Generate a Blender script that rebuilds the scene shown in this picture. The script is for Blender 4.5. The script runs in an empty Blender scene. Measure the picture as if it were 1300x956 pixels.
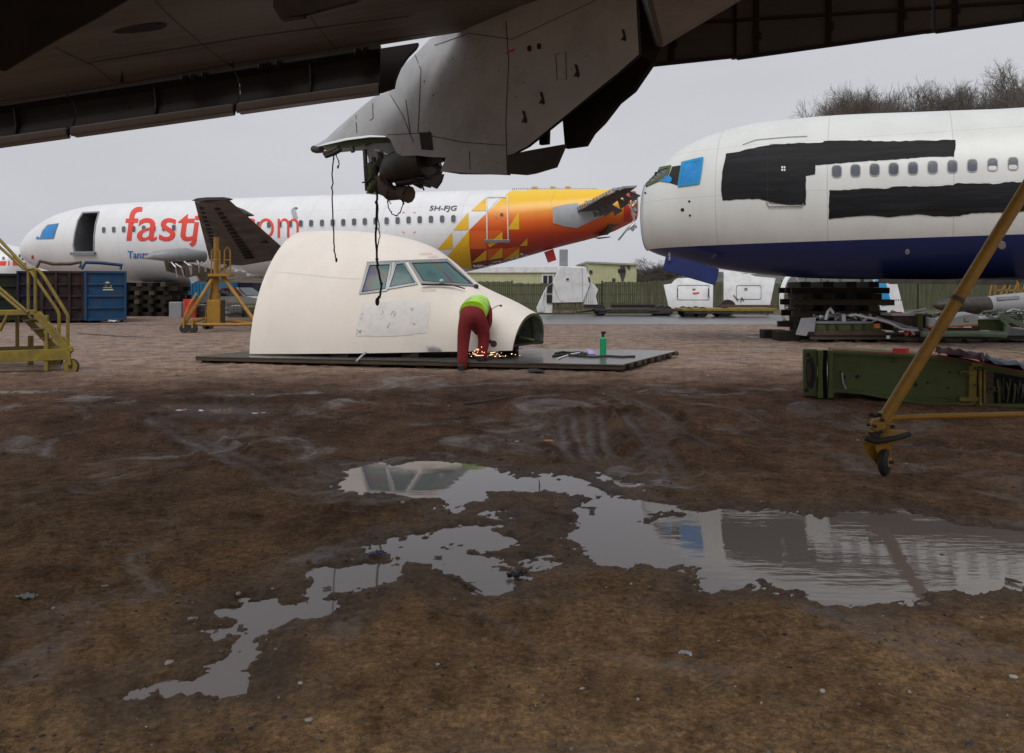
import bpy, bmesh, math, random
import numpy as np
from mathutils import Vector, Matrix
from mathutils.geometry import delaunay_2d_cdt
from mathutils.bvhtree import BVHTree

random.seed(7)
rng = np.random.RandomState(11)
scene = bpy.context.scene
COL = scene.collection
R = math.radians

# ------------------------------------------------------------------ camera
F = 1300 * 28 / 36.0          # focal length in photo pixels
CAMZ, HY = 1.42, 366.0        # eye height and horizon row
cd = bpy.data.cameras.new("camera")
cd.lens, cd.sensor_width = 28, 36
cd.shift_y = -(478 - HY) / 1300
cd.clip_start, cd.clip_end = 0.05, 4000
cam = bpy.data.objects.new("camera", cd)
cam.location = (0, 0, CAMZ)
cam.rotation_euler = (R(90), 0, 0)
COL.objects.link(cam)
scene.camera = cam

# ------------------------------------------------------------------ light
SUN_EL, SUN_AZ = R(52), R(200)        # azimuth clockwise from +Y: behind the camera
world = bpy.data.worlds.new("World")
scene.world = world
world.use_nodes = True
wn, wl = world.node_tree.nodes, world.node_tree.links
wn.clear()
out = wn.new("ShaderNodeOutputWorld")
bg = wn.new("ShaderNodeBackground")
bg.inputs["Strength"].default_value = 0.1
sky = wn.new("ShaderNodeTexSky")
sky.sky_type = 'NISHITA'
sky.sun_disc = False
sky.sun_elevation, sky.sun_rotation = SUN_EL, SUN_AZ
sky.dust_density = 4
hs = wn.new("ShaderNodeHueSaturation")
hs.inputs["Saturation"].default_value = 0.15
wl.new(sky.outputs[0], hs.inputs["Color"])
tc = wn.new("ShaderNodeTexCoord")
mp = wn.new("ShaderNodeMapping")
mp.inputs["Scale"].default_value = (1, 1, 3.5)
nz = wn.new("ShaderNodeTexNoise")
nz.inputs["Scale"].default_value = 1.6
nz.inputs["Detail"].default_value = 5
wl.new(tc.outputs["Generated"], mp.inputs["Vector"])
wl.new(mp.outputs[0], nz.inputs["Vector"])
cr = wn.new("ShaderNodeValToRGB")
cr.color_ramp.elements[0].position, cr.color_ramp.elements[1].position = 0.3, 0.75
cr.color_ramp.elements[0].color = (0.82, 0.83, 0.86, 1)
cr.color_ramp.elements[1].color = (1, 1, 1, 1)
wl.new(nz.outputs["Fac"], cr.inputs["Fac"])
cl = wn.new("ShaderNodeMix"); cl.data_type = 'RGBA'; cl.blend_type = 'MULTIPLY'
cl.inputs["Factor"].default_value = 1
cl.inputs["A"].default_value = (6.45, 6.55, 6.92, 1)       # cloud deck
wl.new(cr.outputs["Color"], cl.inputs["B"])
mx = wn.new("ShaderNodeMix"); mx.data_type = 'RGBA'
mx.inputs["Factor"].default_value = 0.9
wl.new(hs.outputs[0], mx.inputs["A"])
wl.new(cl.outputs["Result"], mx.inputs["B"])
wl.new(mx.outputs["Result"], bg.inputs["Color"])
wl.new(bg.outputs[0], out.inputs[0])

sd_ = bpy.data.lights.new("sun", 'SUN')
sd_.energy, sd_.angle, sd_.color = 1.5, R(35), (1.0, 0.97, 0.93)
sun = bpy.data.objects.new("sun", sd_)
sv = Vector((math.sin(SUN_AZ) * math.cos(SUN_EL), math.cos(SUN_AZ) * math.cos(SUN_EL), math.sin(SUN_EL)))
sun.rotation_euler = sv.to_track_quat('Z', 'Y').to_euler()
sun.location = (0, -10, 30)
COL.objects.link(sun)

vs = scene.view_settings
vs.view_transform, vs.look, vs.exposure, vs.gamma = 'Standard', 'None', 0.0, 1.0
vs.use_curve_mapping = False

# ------------------------------------------------------------------ helpers
def P(px, py, Y):
    """point at depth Y seen at photo pixel (px, py)"""
    return Vector(((px - 650) / F * Y, Y, CAMZ - (py - HY) / F * Y))

def smooth01(t):
    t = min(1.0, max(0.0, t)); return t * t * (3 - 2 * t)

DIP = 0.25                     # the yard dips towards the puddles
def G(px, py):
    """ground point seen at photo pixel"""
    return P(px, py, (CAMZ + DIP * smooth01((py - 470) / 112.0)) * F / (py - HY))
_row = np.linspace(372, 1500, 2400)
_s = np.clip((_row - 470) / 112.0, 0, 1); _s = _s * _s * (3 - 2 * _s)
_Y = (CAMZ + DIP * _s) * F / (_row - HY)
def base_z(Y): return np.interp(Y, _Y[::-1], (-DIP * _s)[::-1])

def RAY(px, py):
    return Vector(((px - 650) / F, 1, -(py - HY) / F))

def onplane(px, py, p0, n):
    d = RAY(px, py)
    o = Vector((0, 0, CAMZ))
    return o + d * ((p0 - o).dot(n) / d.dot(n))

ROOT = {}

def tag(o, label=None, cat=None, group=None, kind=None):
    if label: o["label"] = label
    if cat: o["category"] = cat
    if group: o["group"] = group
    if kind: o["kind"] = kind
    return o

def thing(name, label, cat, loc, group=None):
    o = bpy.data.objects.new(name, None)
    o.empty_display_size = 0.2
    COL.objects.link(o)
    o.location = loc
    ROOT[o.name] = Vector(loc)
    return tag(o, label, cat, group)

def copy_tree(o, loc=None, rz=None, parent=None):
    c = o.copy()
    COL.objects.link(c)
    if parent is not None: c.parent = parent
    if loc is not None:
        c.location = loc
        ROOT[c.name] = Vector(loc)
    if rz is not None: c.rotation_euler = (0, 0, rz)
    for ch in list(o.children): copy_tree(ch, parent=c)
    return c

def link_mesh(name, verts, faces, mat, parent=None, smooth=None, origin=None, bevel=0, mats=None, midx=None):
    base = ROOT[parent.name] if parent is not None else (Vector(origin) if origin is not None else Vector((0, 0, 0)))
    me = bpy.data.meshes.new(name)
    me.from_pydata([tuple(Vector(v) - base) for v in verts], [], faces)
    for m in (mats or [mat]): me.materials.append(m)
    if midx: me.polygons.foreach_set("material_index", midx)
    me.validate()
    bm = bmesh.new(); bm.from_mesh(me)
    bmesh.ops.recalc_face_normals(bm, faces=bm.faces)
    bm.to_mesh(me); bm.free()
    if smooth is not None:
        me.polygons.foreach_set("use_smooth", [True] * len(me.polygons))
        if smooth < 170: me.set_sharp_from_angle(angle=R(smooth))
    o = bpy.data.objects.new(name, me)
    COL.objects.link(o)
    if parent is not None:
        o.parent = parent
        ROOT[o.name] = ROOT[parent.name]
    else:
        o.location = base
        ROOT[o.name] = base
    if bevel:
        b = o.modifiers.new("bevel", 'BEVEL')
        b.width, b.segments, b.limit_method, b.angle_limit = bevel, 1, 'ANGLE', R(40)
    return o

class MB:
    def __init__(s): s.v, s.f = [], []
    def add(s, verts, faces):
        n = len(s.v)
        s.v += [Vector(v) for v in verts]
        s.f += [tuple(i + n for i in f) for f in faces]
        return s
    def box(s, c, size, rot=None):
        c = Vector(c); x, y, z = size[0] / 2, size[1] / 2, size[2] / 2
        vs_ = [Vector((a, b, d)) for d in (-z, z) for a, b in ((-x, -y), (x, -y), (x, y), (-x, y))]
        if rot is not None: vs_ = [rot @ q for q in vs_]
        return s.add([c + q for q in vs_], [(3, 2, 1, 0), (4, 5, 6, 7), (0, 1, 5, 4), (1, 2, 6, 5), (2, 3, 7, 6), (3, 0, 4, 7)])
    def hexa(s, bot, top):
        return s.add(list(bot) + list(top), [(3, 2, 1, 0), (4, 5, 6, 7), (0, 1, 5, 4), (1, 2, 6, 5), (2, 3, 7, 6), (3, 0, 4, 7)])
    def bar(s, p, q, w, h, up=Vector((0, 0, 1))):
        p, q = Vector(p), Vector(q); d = (q - p).normalized()
        if abs(d.dot(up)) > 0.99: up = Vector((0, 1, 0))
        a = d.cross(up).normalized() * w / 2; b = a.cross(d).normalized() * h / 2
        return s.hexa([p - a - b, p + a - b, p + a + b, p - a + b], [q - a - b, q + a - b, q + a + b, q - a + b])
    def tube(s, pts, r, n=8, cap=True):
        pts = [Vector(p) for p in pts]
        rs = r if isinstance(r, (list, tuple)) else [r] * len(pts)
        rings = []; ref = None
        for i, p in enumerate(pts):
            d = (pts[min(i + 1, len(pts) - 1)] - pts[max(i - 1, 0)]).normalized()
            if ref is None: ref = Vector((0, 0, 1)) if abs(d.z) < 0.9 else Vector((1, 0, 0))
            a = d.cross(ref).normalized(); b = d.cross(a).normalized()
            ref = a.cross(d) if a.cross(d).length > .5 else ref
            rings.append([p + (a * math.cos(2 * math.pi * k / n) + b * math.sin(2 * math.pi * k / n)) * rs[i] for k in range(n)])
        vs_ = [q for rg in rings for q in rg]; fs = []
        for i in range(len(pts) - 1):
            for k in range(n):
                fs.append((i * n + k, i * n + (k + 1) % n, (i + 1) * n + (k + 1) % n, (i + 1) * n + k))
        if cap:
            fs.append(tuple(range(n - 1, -1, -1))); fs.append(tuple((len(pts) - 1) * n + k for k in range(n)))
        return s.add(vs_, fs)
    def prism(s, poly, ext):
        """closed slab: polygon swept by vector ext"""
        n = len(poly); ext = Vector(ext)
        vs_ = [Vector(p) for p in poly] + [Vector(p) + ext for p in poly]
        return s.add(vs_, [tuple(range(n)), tuple(range(2 * n - 1, n - 1, -1))] + [(i, (i + 1) % n, n + (i + 1) % n, n + i) for i in range(n)])
    def ball(s, c, r, nu=8, nv=6, sc=(1, 1, 1)):
        c = Vector(c); vs_ = []; fs = []
        for j in range(nv + 1):
            t = math.pi * j / nv
            for k in range(nu):
                a = 2 * math.pi * k / nu
                vs_.append(c + Vector((r * sc[0] * math.sin(t) * math.cos(a), r * sc[1] * math.sin(t) * math.sin(a), r * sc[2] * math.cos(t))))
        for j in range(nv):
            for k in range(nu):
                fs.append((j * nu + k, j * nu + (k + 1) % nu, (j + 1) * nu + (k + 1) % nu, (j + 1) * nu + k))
        return s.add(vs_, fs)
    def build(s, name, mat, parent=None, **kw):
        return link_mesh(name, s.v, s.f, mat, parent, **kw)

def plate(px_poly, p0, n, thick, name, mat, parent=None, **kw):
    """slab whose near face is the pixel polygon laid on plane (p0, n); n faces the camera"""
    n = Vector(n).normalized()
    poly = [onplane(x, y, Vector(p0), n) for x, y in px_poly]
    return MB().prism(poly, -n * thick).build(name, mat, parent, **kw)

# ------------------------------------------------------------------ materials
def pm(name, col, rough=0.5, metal=0.0, var=0.18, scale=2.0, dirt=None, damt=0.0, dscale=1.5, bump=0.0, bscale=40, stretch=(1, 1, 1), coat=0.0, spec=0.5):
    m = bpy.data.materials.new(name); m.use_nodes = True
    n, l = m.node_tree.nodes, m.node_tree.links
    b = n["Principled BSDF"]
    b.inputs["Metallic"].default_value = metal
    b.inputs["Coat Weight"].default_value = coat
    b.inputs["Specular IOR Level"].default_value = spec
    t = n.new("ShaderNodeTexCoord"); mpn = n.new("ShaderNodeMapping")
    mpn.inputs["Scale"].default_value = stretch
    l.new(t.outputs["Object"], mpn.inputs["Vector"])
    z = n.new("ShaderNodeTexNoise"); z.inputs["Scale"].default_value = scale; z.inputs["Detail"].default_value = 6
    z.inputs["Roughness"].default_value = 0.65
    l.new(mpn.outputs[0], z.inputs["Vector"])
    r = n.new("ShaderNodeValToRGB")
    r.color_ramp.elements[0].position, r.color_ramp.elements[1].position = 0.28, 0.72
    c = col
    r.color_ramp.elements[0].color = tuple(max(0, x * (1 - var)) for x in c) + (1,)
    r.color_ramp.elements[1].color = tuple(min(1, x * (1 + var)) for x in c) + (1,)
    l.new(z.outputs["Fac"], r.inputs["Fac"])
    colout = r.outputs["Color"]
    rv = n.new("ShaderNodeMapRange")
    rv.inputs["To Min"].default_value = max(0.02, rough * 0.75); rv.inputs["To Max"].default_value = min(1, rough * 1.3)
    l.new(z.outputs["Fac"], rv.inputs["Value"])
    l.new(rv.outputs[0], b.inputs["Roughness"])
    if dirt is not None:
        z2 = n.new("ShaderNodeTexNoise"); z2.inputs["Scale"].default_value = dscale; z2.inputs["Detail"].default_value = 9
        z2.inputs["Roughness"].default_value = 0.72
        l.new(mpn.outputs[0], z2.inputs["Vector"])
        r2 = n.new("ShaderNodeValToRGB")
        r2.color_ramp.elements[0].position, r2.color_ramp.elements[1].position = 0.45, 0.70
        r2.color_ramp.elements[0].color = (0, 0, 0, 1); r2.color_ramp.elements[1].color = (damt,) * 3 + (1,)
        l.new(z2.outputs["Fac"], r2.inputs["Fac"])
        x = n.new("ShaderNodeMix"); x.data_type = 'RGBA'
        l.new(r2.outputs["Color"], x.inputs["Factor"]); l.new(colout, x.inputs["A"])
        x.inputs["B"].default_value = tuple(dirt) + (1,)
        colout = x.outputs["Result"]
    l.new(colout, b.inputs["Base Color"])
    m["col"] = 0
    if bump:
        z3 = n.new("ShaderNodeTexNoise"); z3.inputs["Scale"].default_value = bscale; z3.inputs["Detail"].default_value = 5
        l.new(mpn.outputs[0], z3.inputs["Vector"])
        bp = n.new("ShaderNodeBump"); bp.inputs["Strength"].default_value = bump; bp.inputs["Distance"].default_value = 0.02
        l.new(z3.outputs["Fac"], bp.inputs["Height"]); l.new(bp.outputs[0], b.inputs["Normal"])
    return m

M = {}
M['white'] = pm('white_paint', (0.78, 0.79, 0.80), 0.32, var=0.04, scale=0.8, dirt=(0.5, 0.5, 0.48), damt=0.25, dscale=0.7, stretch=(1, 1, 0.35))
M['panelwhite'] = pm('weathered_white', (0.72, 0.73, 0.74), 0.45, var=0.07, scale=2, dirt=(0.38, 0.36, 0.32), damt=0.5, dscale=1.6)
M['beige'] = pm('primer_beige', (0.80, 0.735, 0.66), 0.6, var=0.035, scale=1.2, dirt=(0.62, 0.55, 0.48), damt=0.35, dscale=0.9, stretch=(1, 1, 0.5))
M['patch'] = pm('grey_patch', (0.73, 0.71, 0.675), 0.55, var=0.06, scale=4, dirt=(0.45, 0.43, 0.4), damt=0.4, dscale=6)
M['blackpaint'] = pm('black_brushed_paint', (0.008, 0.008, 0.010), 0.6, spec=.22, var=0.6, scale=3, stretch=(0.4, 0.4, 6), dirt=(0.035, 0.035, 0.04), damt=0.5, dscale=1.6)
M['bluetape'] = pm('blue_masking_film', (0.015, 0.24, 0.62), 0.35, var=0.25, scale=4, bump=0.5, bscale=6)
M['glass'] = pm('dark_glass', (0.03, 0.035, 0.045), 0.08, var=0.4, scale=1.5, coat=0.3)
M['cabinpane'] = pm('cabin_window_pane', (0.10, 0.11, 0.135), 0.2, var=0.35, scale=1.2)
M['frame'] = pm('window_frame_grey', (0.26, 0.275, 0.28), 0.4, metal=0.3)
M['dark'] = pm('dark_cavity', (0.02, 0.018, 0.016), 0.8, var=0.5, scale=6)
M['interior'] = pm('grey_interior', (0.20, 0.20, 0.215), 0.8, var=0.25, scale=2)
M['greenprimer'] = pm('green_primer', (0.10, 0.13, 0.04), 0.55, spec=.3, var=0.25, scale=3, dirt=(0.03, 0.03, 0.015), damt=0.7, dscale=3)
M['palegreen'] = pm('pale_green_primer', (0.28, 0.38, 0.24), 0.5, var=0.25, scale=4, dirt=(0.1, 0.09, 0.06), damt=0.6, dscale=4)
M['metal'] = pm('bare_aluminium', (0.55, 0.56, 0.57), 0.35, metal=0.85, var=0.2, scale=5, dirt=(0.2, 0.18, 0.16), damt=0.7, dscale=4)
M['greymetal'] = pm('grey_painted_metal', (0.30, 0.31, 0.33), 0.45, var=0.2, scale=3, dirt=(0.08, 0.07, 0.06), damt=0.6, dscale=3)
M['darkmetal'] = pm('sooty_metal', (0.055, 0.048, 0.042), 0.55, metal=0.4, var=0.5, scale=6)
M['rust'] = pm('rusty_steel', (0.09, 0.055, 0.038), 0.75, var=0.45, scale=6, bump=0.3)
M['yellow'] = pm('worn_yellow_paint', (0.36, 0.185, 0.010), 0.5, var=0.25, scale=5, dirt=(0.09, 0.045, 0.02), damt=0.85, dscale=5)
M['stairyellow'] = pm('olive_yellow_paint', (0.23, 0.165, 0.012), 0.5, var=0.25, scale=5, dirt=(0.09, 0.06, 0.03), damt=0.8, dscale=4)
M['rubber'] = pm('black_rubber', (0.02, 0.02, 0.02), 0.7, var=0.4, scale=8)
M['timber'] = pm('old_dark_timber', (0.026, 0.020, 0.015), 0.85, spec=.25, var=0.5, scale=4, bump=0.5, bscale=18, stretch=(0.3, 1, 3))
M['timber2'] = pm('brown_timber', (0.065, 0.046, 0.028), 0.8, var=0.4, scale=4, bump=0.5, bscale=18, stretch=(0.3, 1, 3))
M['deck'] = pm('wet_plywood', (0.10, 0.095, 0.09), 0.22, var=0.4, scale=1.6, bump=0.15, bscale=8)
M['fence'] = pm('mossy_fence_board', (0.085, 0.088, 0.045), 0.85, var=0.4, scale=2.5, stretch=(3, 3, 0.3), dirt=(0.04, 0.035, 0.025), damt=0.8, dscale=2)
M['red'] = pm('red_paint', (0.62, 0.045, 0.03), 0.4, var=0.12)
M['logored'] = pm('logo_red', (0.78, 0.06, 0.035), 0.35, var=0.05)
M['logoblue'] = pm('logo_blue', (0.04, 0.17, 0.42), 0.35, var=0.05)
M['logodark'] = pm('registration_grey', (0.06, 0.062, 0.07), 0.4, var=0.1)
M['livyellow'] = pm('livery_yellow', (0.83, 0.48, 0.02), 0.35, var=0.06)
M['livorange'] = pm('livery_orange', (0.74, 0.13, 0.02), 0.35, var=0.08)
M['navy'] = pm('navy_paint', (0.009, 0.021, 0.115), 0.4, spec=.3, var=0.25, scale=1.5, dirt=(0.02, 0.02, 0.05), damt=0.5, dscale=2)
M['skipblue'] = pm('skip_blue_paint', (0.005, 0.058, 0.145), 0.55, spec=.3, var=0.3, scale=2.5, dirt=(0.06, 0.04, 0.035), damt=0.85, dscale=2.2)
M['skipnavy'] = pm('skip_navy_paint', (0.010, 0.013, 0.032), 0.65, spec=.25, var=0.3, scale=2.5, dirt=(0.05, 0.03, 0.022), damt=0.8, dscale=1.4)
M['skipgreen'] = pm('skip_green_paint', (0.010, 0.018, 0.011), 0.65, spec=.25, var=0.3, scale=2.5, dirt=(0.04, 0.025, 0.02), damt=0.7, dscale=2.2)
M['skipbrown'] = pm('skip_brown_paint', (0.022, 0.016, 0.02), 0.7, spec=.25, var=0.4, scale=2.5, dirt=(0.09, 0.04, 0.025), damt=0.7, dscale=1.2)
M['bark'] = pm('bare_bark', (0.115, 0.098, 0.082), 0.9, var=0.4, scale=5)
M['leafbush'] = pm('bush_green', (0.055, 0.065, 0.03), 0.8, var=0.5, scale=4)
M['cable'] = pm('black_cable', (0.015, 0.014, 0.014), 0.55)
M['shedwall'] = pm('pale_green_cladding', (0.47, 0.49, 0.29), 0.6, var=0.08, scale=1, dirt=(0.3, 0.3, 0.2), damt=0.4, dscale=1.2)
M['shedroof'] = pm('grey_green_roof', (0.33, 0.35, 0.27), 0.6, var=0.15)
M['concrete'] = pm('grey_concrete', (0.22, 0.23, 0.24), 0.85, var=0.2)
M['carwhite'] = pm('car_white_paint', (0.75, 0.76, 0.76), 0.2, var=0.05, coat=0.5)
M['carglass'] = pm('tinted_car_glass', (0.03, 0.08, 0.075), 0.06, var=0.3, coat=0.4)
M['hivis'] = pm('hi_vis_lime', (0.42, 0.82, 0.03), 0.8, var=0.1, scale=8, bump=0.4, bscale=14)
M['silvertape'] = pm('reflective_tape', (0.45, 0.47, 0.48), 0.4)
M['maroon'] = pm('maroon_overalls', (0.20, 0.012, 0.014), 0.85, var=0.3, scale=9, bump=0.7, bscale=12)
M['skin'] = pm('skin', (0.45, 0.27, 0.19), 0.55, var=0.1)
M['hair'] = pm('dark_hair', (0.03, 0.02, 0.015), 0.6)
M['boot'] = pm('black_boot', (0.02, 0.02, 0.02), 0.55)
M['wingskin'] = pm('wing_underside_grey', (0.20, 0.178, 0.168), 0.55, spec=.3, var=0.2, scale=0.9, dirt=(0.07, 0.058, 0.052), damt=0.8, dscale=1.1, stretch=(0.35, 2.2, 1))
M['pylonskin'] = pm('pylon_grey_paint', (0.36, 0.36, 0.365), 0.42, var=0.12, scale=0.9, dirt=(0.2, 0.18, 0.165), damt=0.55, dscale=1.3)
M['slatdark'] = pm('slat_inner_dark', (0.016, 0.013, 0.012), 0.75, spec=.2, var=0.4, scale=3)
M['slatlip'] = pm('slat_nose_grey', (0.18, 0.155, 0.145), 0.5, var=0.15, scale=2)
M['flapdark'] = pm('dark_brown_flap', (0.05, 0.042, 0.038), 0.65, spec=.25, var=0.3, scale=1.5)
M['bottlegreen'] = pm('bottle_green_plastic', (0.0, 0.33, 0.13), 0.3, var=0.1)
M['blackplastic'] = pm('black_plastic', (0.015, 0.015, 0.015), 0.4)
M['purple'] = pm('lilac_rag', (0.42, 0.33, 0.6), 0.9, bump=0.5)
M['cream'] = pm('cream_plastic', (0.6, 0.56, 0.3), 0.5)
M['rag'] = pm('dark_red_rag', (0.045, 0.012, 0.016), 0.9, var=0.5, scale=8, bump=0.8, bscale=14)
M['pinkred'] = pm('faded_red_paint', (0.60, 0.09, 0.10), 0.45, var=0.15, scale=2, dirt=(0.3, 0.12, 0.11), damt=0.5)
M['bluecontainer'] = pm('container_blue', (0.03, 0.22, 0.42), 0.5, var=0.15)
M['orange'] = pm('orange_stripe', (0.75, 0.2, 0.03), 0.5)
M['greytail'] = pm('fairing_grey', (0.36, 0.38, 0.41), 0.45, var=0.12, scale=3)
M['stabdark'] = pm('dark_stabiliser_skin', (0.085, 0.08, 0.08), 0.5, var=0.25, scale=3)

# iridescent delaminated windscreen glass
def glass_iris():
    m = pm('delaminated_glass', (0.06, 0.12, 0.13), 0.2, var=0.3, spec=.22)
    n, l = m.node_tree.nodes, m.node_tree.links
    b = n["Principled BSDF"]
    t = n.new("ShaderNodeTexCoord")
    z = n.new("ShaderNodeTexNoise"); z.inputs["Scale"].default_value = 1.7; z.inputs["Detail"].default_value = 2; z.inputs["Distortion"].default_value = 1.0
    l.new(t.outputs["Object"], z.inputs["Vector"])
    r = n.new("ShaderNodeValToRGB")
    e = r.color_ramp.elements
    e[0].position, e[0].color = 0.25, (0.05, 0.085, 0.09, 1)
    e[1].position, e[1].color = 0.85, (0.07, 0.11, 0.12, 1)
    for p_, c_ in ((0.40, (0.08, 0.17, 0.17, 1)), (0.47, (0.11, 0.15, 0.10, 1)), (0.52, (0.15, 0.115, 0.12, 1)), (0.57, (0.08, 0.09, 0.18, 1)), (0.64, (0.07, 0.17, 0.17, 1))):
        q = e.new(p_); q.color = c_
    l.new(z.outputs["Fac"], r.inputs["Fac"]); l.new(r.outputs["Color"], b.inputs["Base Color"])
    return m
M['irisglass'] = glass_iris()

def glow(name, col, st):
    m = bpy.data.materials.new(name); m.use_nodes = True
    n, l = m.node_tree.nodes, m.node_tree.links
    b = n["Principled BSDF"]
    b.inputs["Base Color"].default_value = (0.02, 0.01, 0.0, 1)
    b.inputs["Emission Color"].default_value = tuple(col) + (1,)
    b.inputs["Emission Strength"].default_value = st
    return m
M['spark'] = glow('hot_spark', (1.0, 0.55, 0.30), 5)

def livery_mat(name, base, axis_dir, thr, zones, seam=2.2, s_min=None):
    """painted aluminium fuselage: base paint plus a height-banded paint zone for stations beyond s_min along the axis, ring and stringer seams"""
    m = pm(name, base, 0.3, var=0.035, scale=0.6, dirt=tuple(x * 0.72 for x in base), damt=0.35, dscale=0.8, stretch=(1, 1, 0.3))
    n, l = m.node_tree.nodes, m.node_tree.links
    b = n["Principled BSDF"]
    src = b.inputs["Base Color"].links[0].from_socket
    t = n.new("ShaderNodeTexCoord")
    sx = n.new("ShaderNodeSeparateXYZ"); l.new(t.outputs["Object"], sx.inputs[0])
    ramp = n.new("ShaderNodeValToRGB")
    mr = n.new("ShaderNodeMapRange")
    z0, z1 = zones[0][0], zones[-1][0]
    mr.inputs["From Min"].default_value, mr.inputs["From Max"].default_value = z0, z1
    l.new(sx.outputs["Z"], mr.inputs["Value"]); l.new(mr.outputs[0], ramp.inputs["Fac"])
    e = ramp.color_ramp.elements
    e[0].position, e[0].color = 0, tuple(zones[0][1]) + (1,)
    e[1].position, e[1].color = 1, tuple(zones[-1][1]) + (1,)
    for z, c in zones[1:-1]:
        q = e.new((z - z0) / (z1 - z0)); q.color = tuple(c) + (1,)
    dp = n.new("ShaderNodeVectorMath"); dp.operation = 'DOT_PRODUCT'
    l.new(t.outputs["Object"], dp.inputs[0]); dp.inputs[1].default_value = axis_dir
    gt = n.new("ShaderNodeMath"); gt.operation = 'GREATER_THAN'
    if s_min is not None:
        l.new(dp.outputs["Value"], gt.inputs[0]); gt.inputs[1].default_value = s_min
    else:
        gt.operation = 'LESS_THAN'
        tl = n.new("ShaderNodeMath"); tl.operation = 'MULTIPLY_ADD'; tl.inputs[1].default_value = 0.011; tl.inputs[2].default_value = thr
        l.new(dp.outputs["Value"], tl.inputs[0]); l.new(sx.outputs["Z"], gt.inputs[0]); l.new(tl.outputs[0], gt.inputs[1])
    x = n.new("ShaderNodeMix"); x.data_type = 'RGBA'
    l.new(gt.outputs[0], x.inputs["Factor"]); l.new(src, x.inputs["A"]); l.new(ramp.outputs["Color"], x.inputs["B"])
    # seams
    md = n.new("ShaderNodeMath"); md.operation = 'PINGPONG'; md.inputs[1].default_value = seam
    l.new(dp.outputs["Value"], md.inputs[0])
    lt = n.new("ShaderNodeMath"); lt.operation = 'LESS_THAN'; lt.inputs[1].default_value = 0.012
    l.new(md.outputs[0], lt.inputs[0])
    md2 = n.new("ShaderNodeMath"); md2.operation = 'PINGPONG'; md2.inputs[1].default_value = 0.62
    l.new(sx.outputs["Z"], md2.inputs[0])
    lt2 = n.new("ShaderNodeMath"); lt2.operation = 'LESS_THAN'; lt2.inputs[1].default_value = 0.006
    l.new(md2.outputs[0], lt2.inputs[0])
    ad = n.new("ShaderNodeMath"); ad.operation = 'MAXIMUM'
    l.new(lt.outputs[0], ad.inputs[0]); l.new(lt2.outputs[0], ad.inputs[1])
    sc = n.new("ShaderNodeMath"); sc.operation = 'MULTIPLY'; sc.inputs[1].default_value = 0.22
    l.new(ad.outputs[0], sc.inputs[0])
    x2 = n.new("ShaderNodeMix"); x2.data_type = 'RGBA'; x2.blend_type = 'MULTIPLY'
    l.new(sc.outputs[0], x2.inputs["Factor"]); l.new(x.outputs["Result"], x2.inputs["A"]); x2.inputs["B"].default_value = (0.1, 0.1, 0.1, 1)
    l.new(x2.outputs["Result"], b.inputs["Base Color"])
    # skin ripple between frames
    z3 = n.new("ShaderNodeTexNoise"); z3.inputs["Scale"].default_value = 1.1; z3.inputs["Detail"].default_value = 3
    l.new(t.outputs["Object"], z3.inputs["Vector"])
    bp = n.new("ShaderNodeBump"); bp.inputs["Strength"].default_value = 0.12; bp.inputs["Distance"].default_value = 0.1
    l.new(z3.outputs["Fac"], bp.inputs["Height"]); l.new(bp.outputs[0], b.inputs["Normal"])
    return m

# ------------------------------------------------------------------ ground with ruts and puddles
def vnoise(x, y, seed):
    xi, yi = np.floor(x).astype(np.int64), np.floor(y).astype(np.int64)
    fx, fy = x - xi, y - yi
    fx = fx * fx * fx * (fx * (fx * 6 - 15) + 10); fy = fy * fy * fy * (fy * (fy * 6 - 15) + 10)
    def h(a, b):
        n = (a * 374761393 + b * 668265263 + seed * 974711) & 0xFFFFFFFF
        n = ((n ^ (n >> 13)) * 1274126177) & 0xFFFFFFFF
        return ((n ^ (n >> 16)) & 0xFFFF) / 65535.0 * 2 - 1
    return (h(xi, yi) * (1 - fx) + h(xi + 1, yi) * fx) * (1 - fy) + (h(xi, yi + 1) * (1 - fx) + h(xi + 1, yi + 1) * fx) * fy

def fbm(x, y, f, octs, seed, gain=0.5):
    s = np.zeros_like(x); a = 1.0
    for o in range(octs):
        s += a * vnoise(x * f + o * 17.3, y * f - o * 9.1, seed + o); f *= 2.03; a *= gain
    return s

def z1(pts): return [(x * .408, 480 + y * .408) for x, y in pts]
def z2(pts): return [(400 + x * .408, 480 + y * .408) for x, y in pts]
def z3(pts): return [(800 + x * .408, 480 + y * .408) for x, y in pts]

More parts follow.
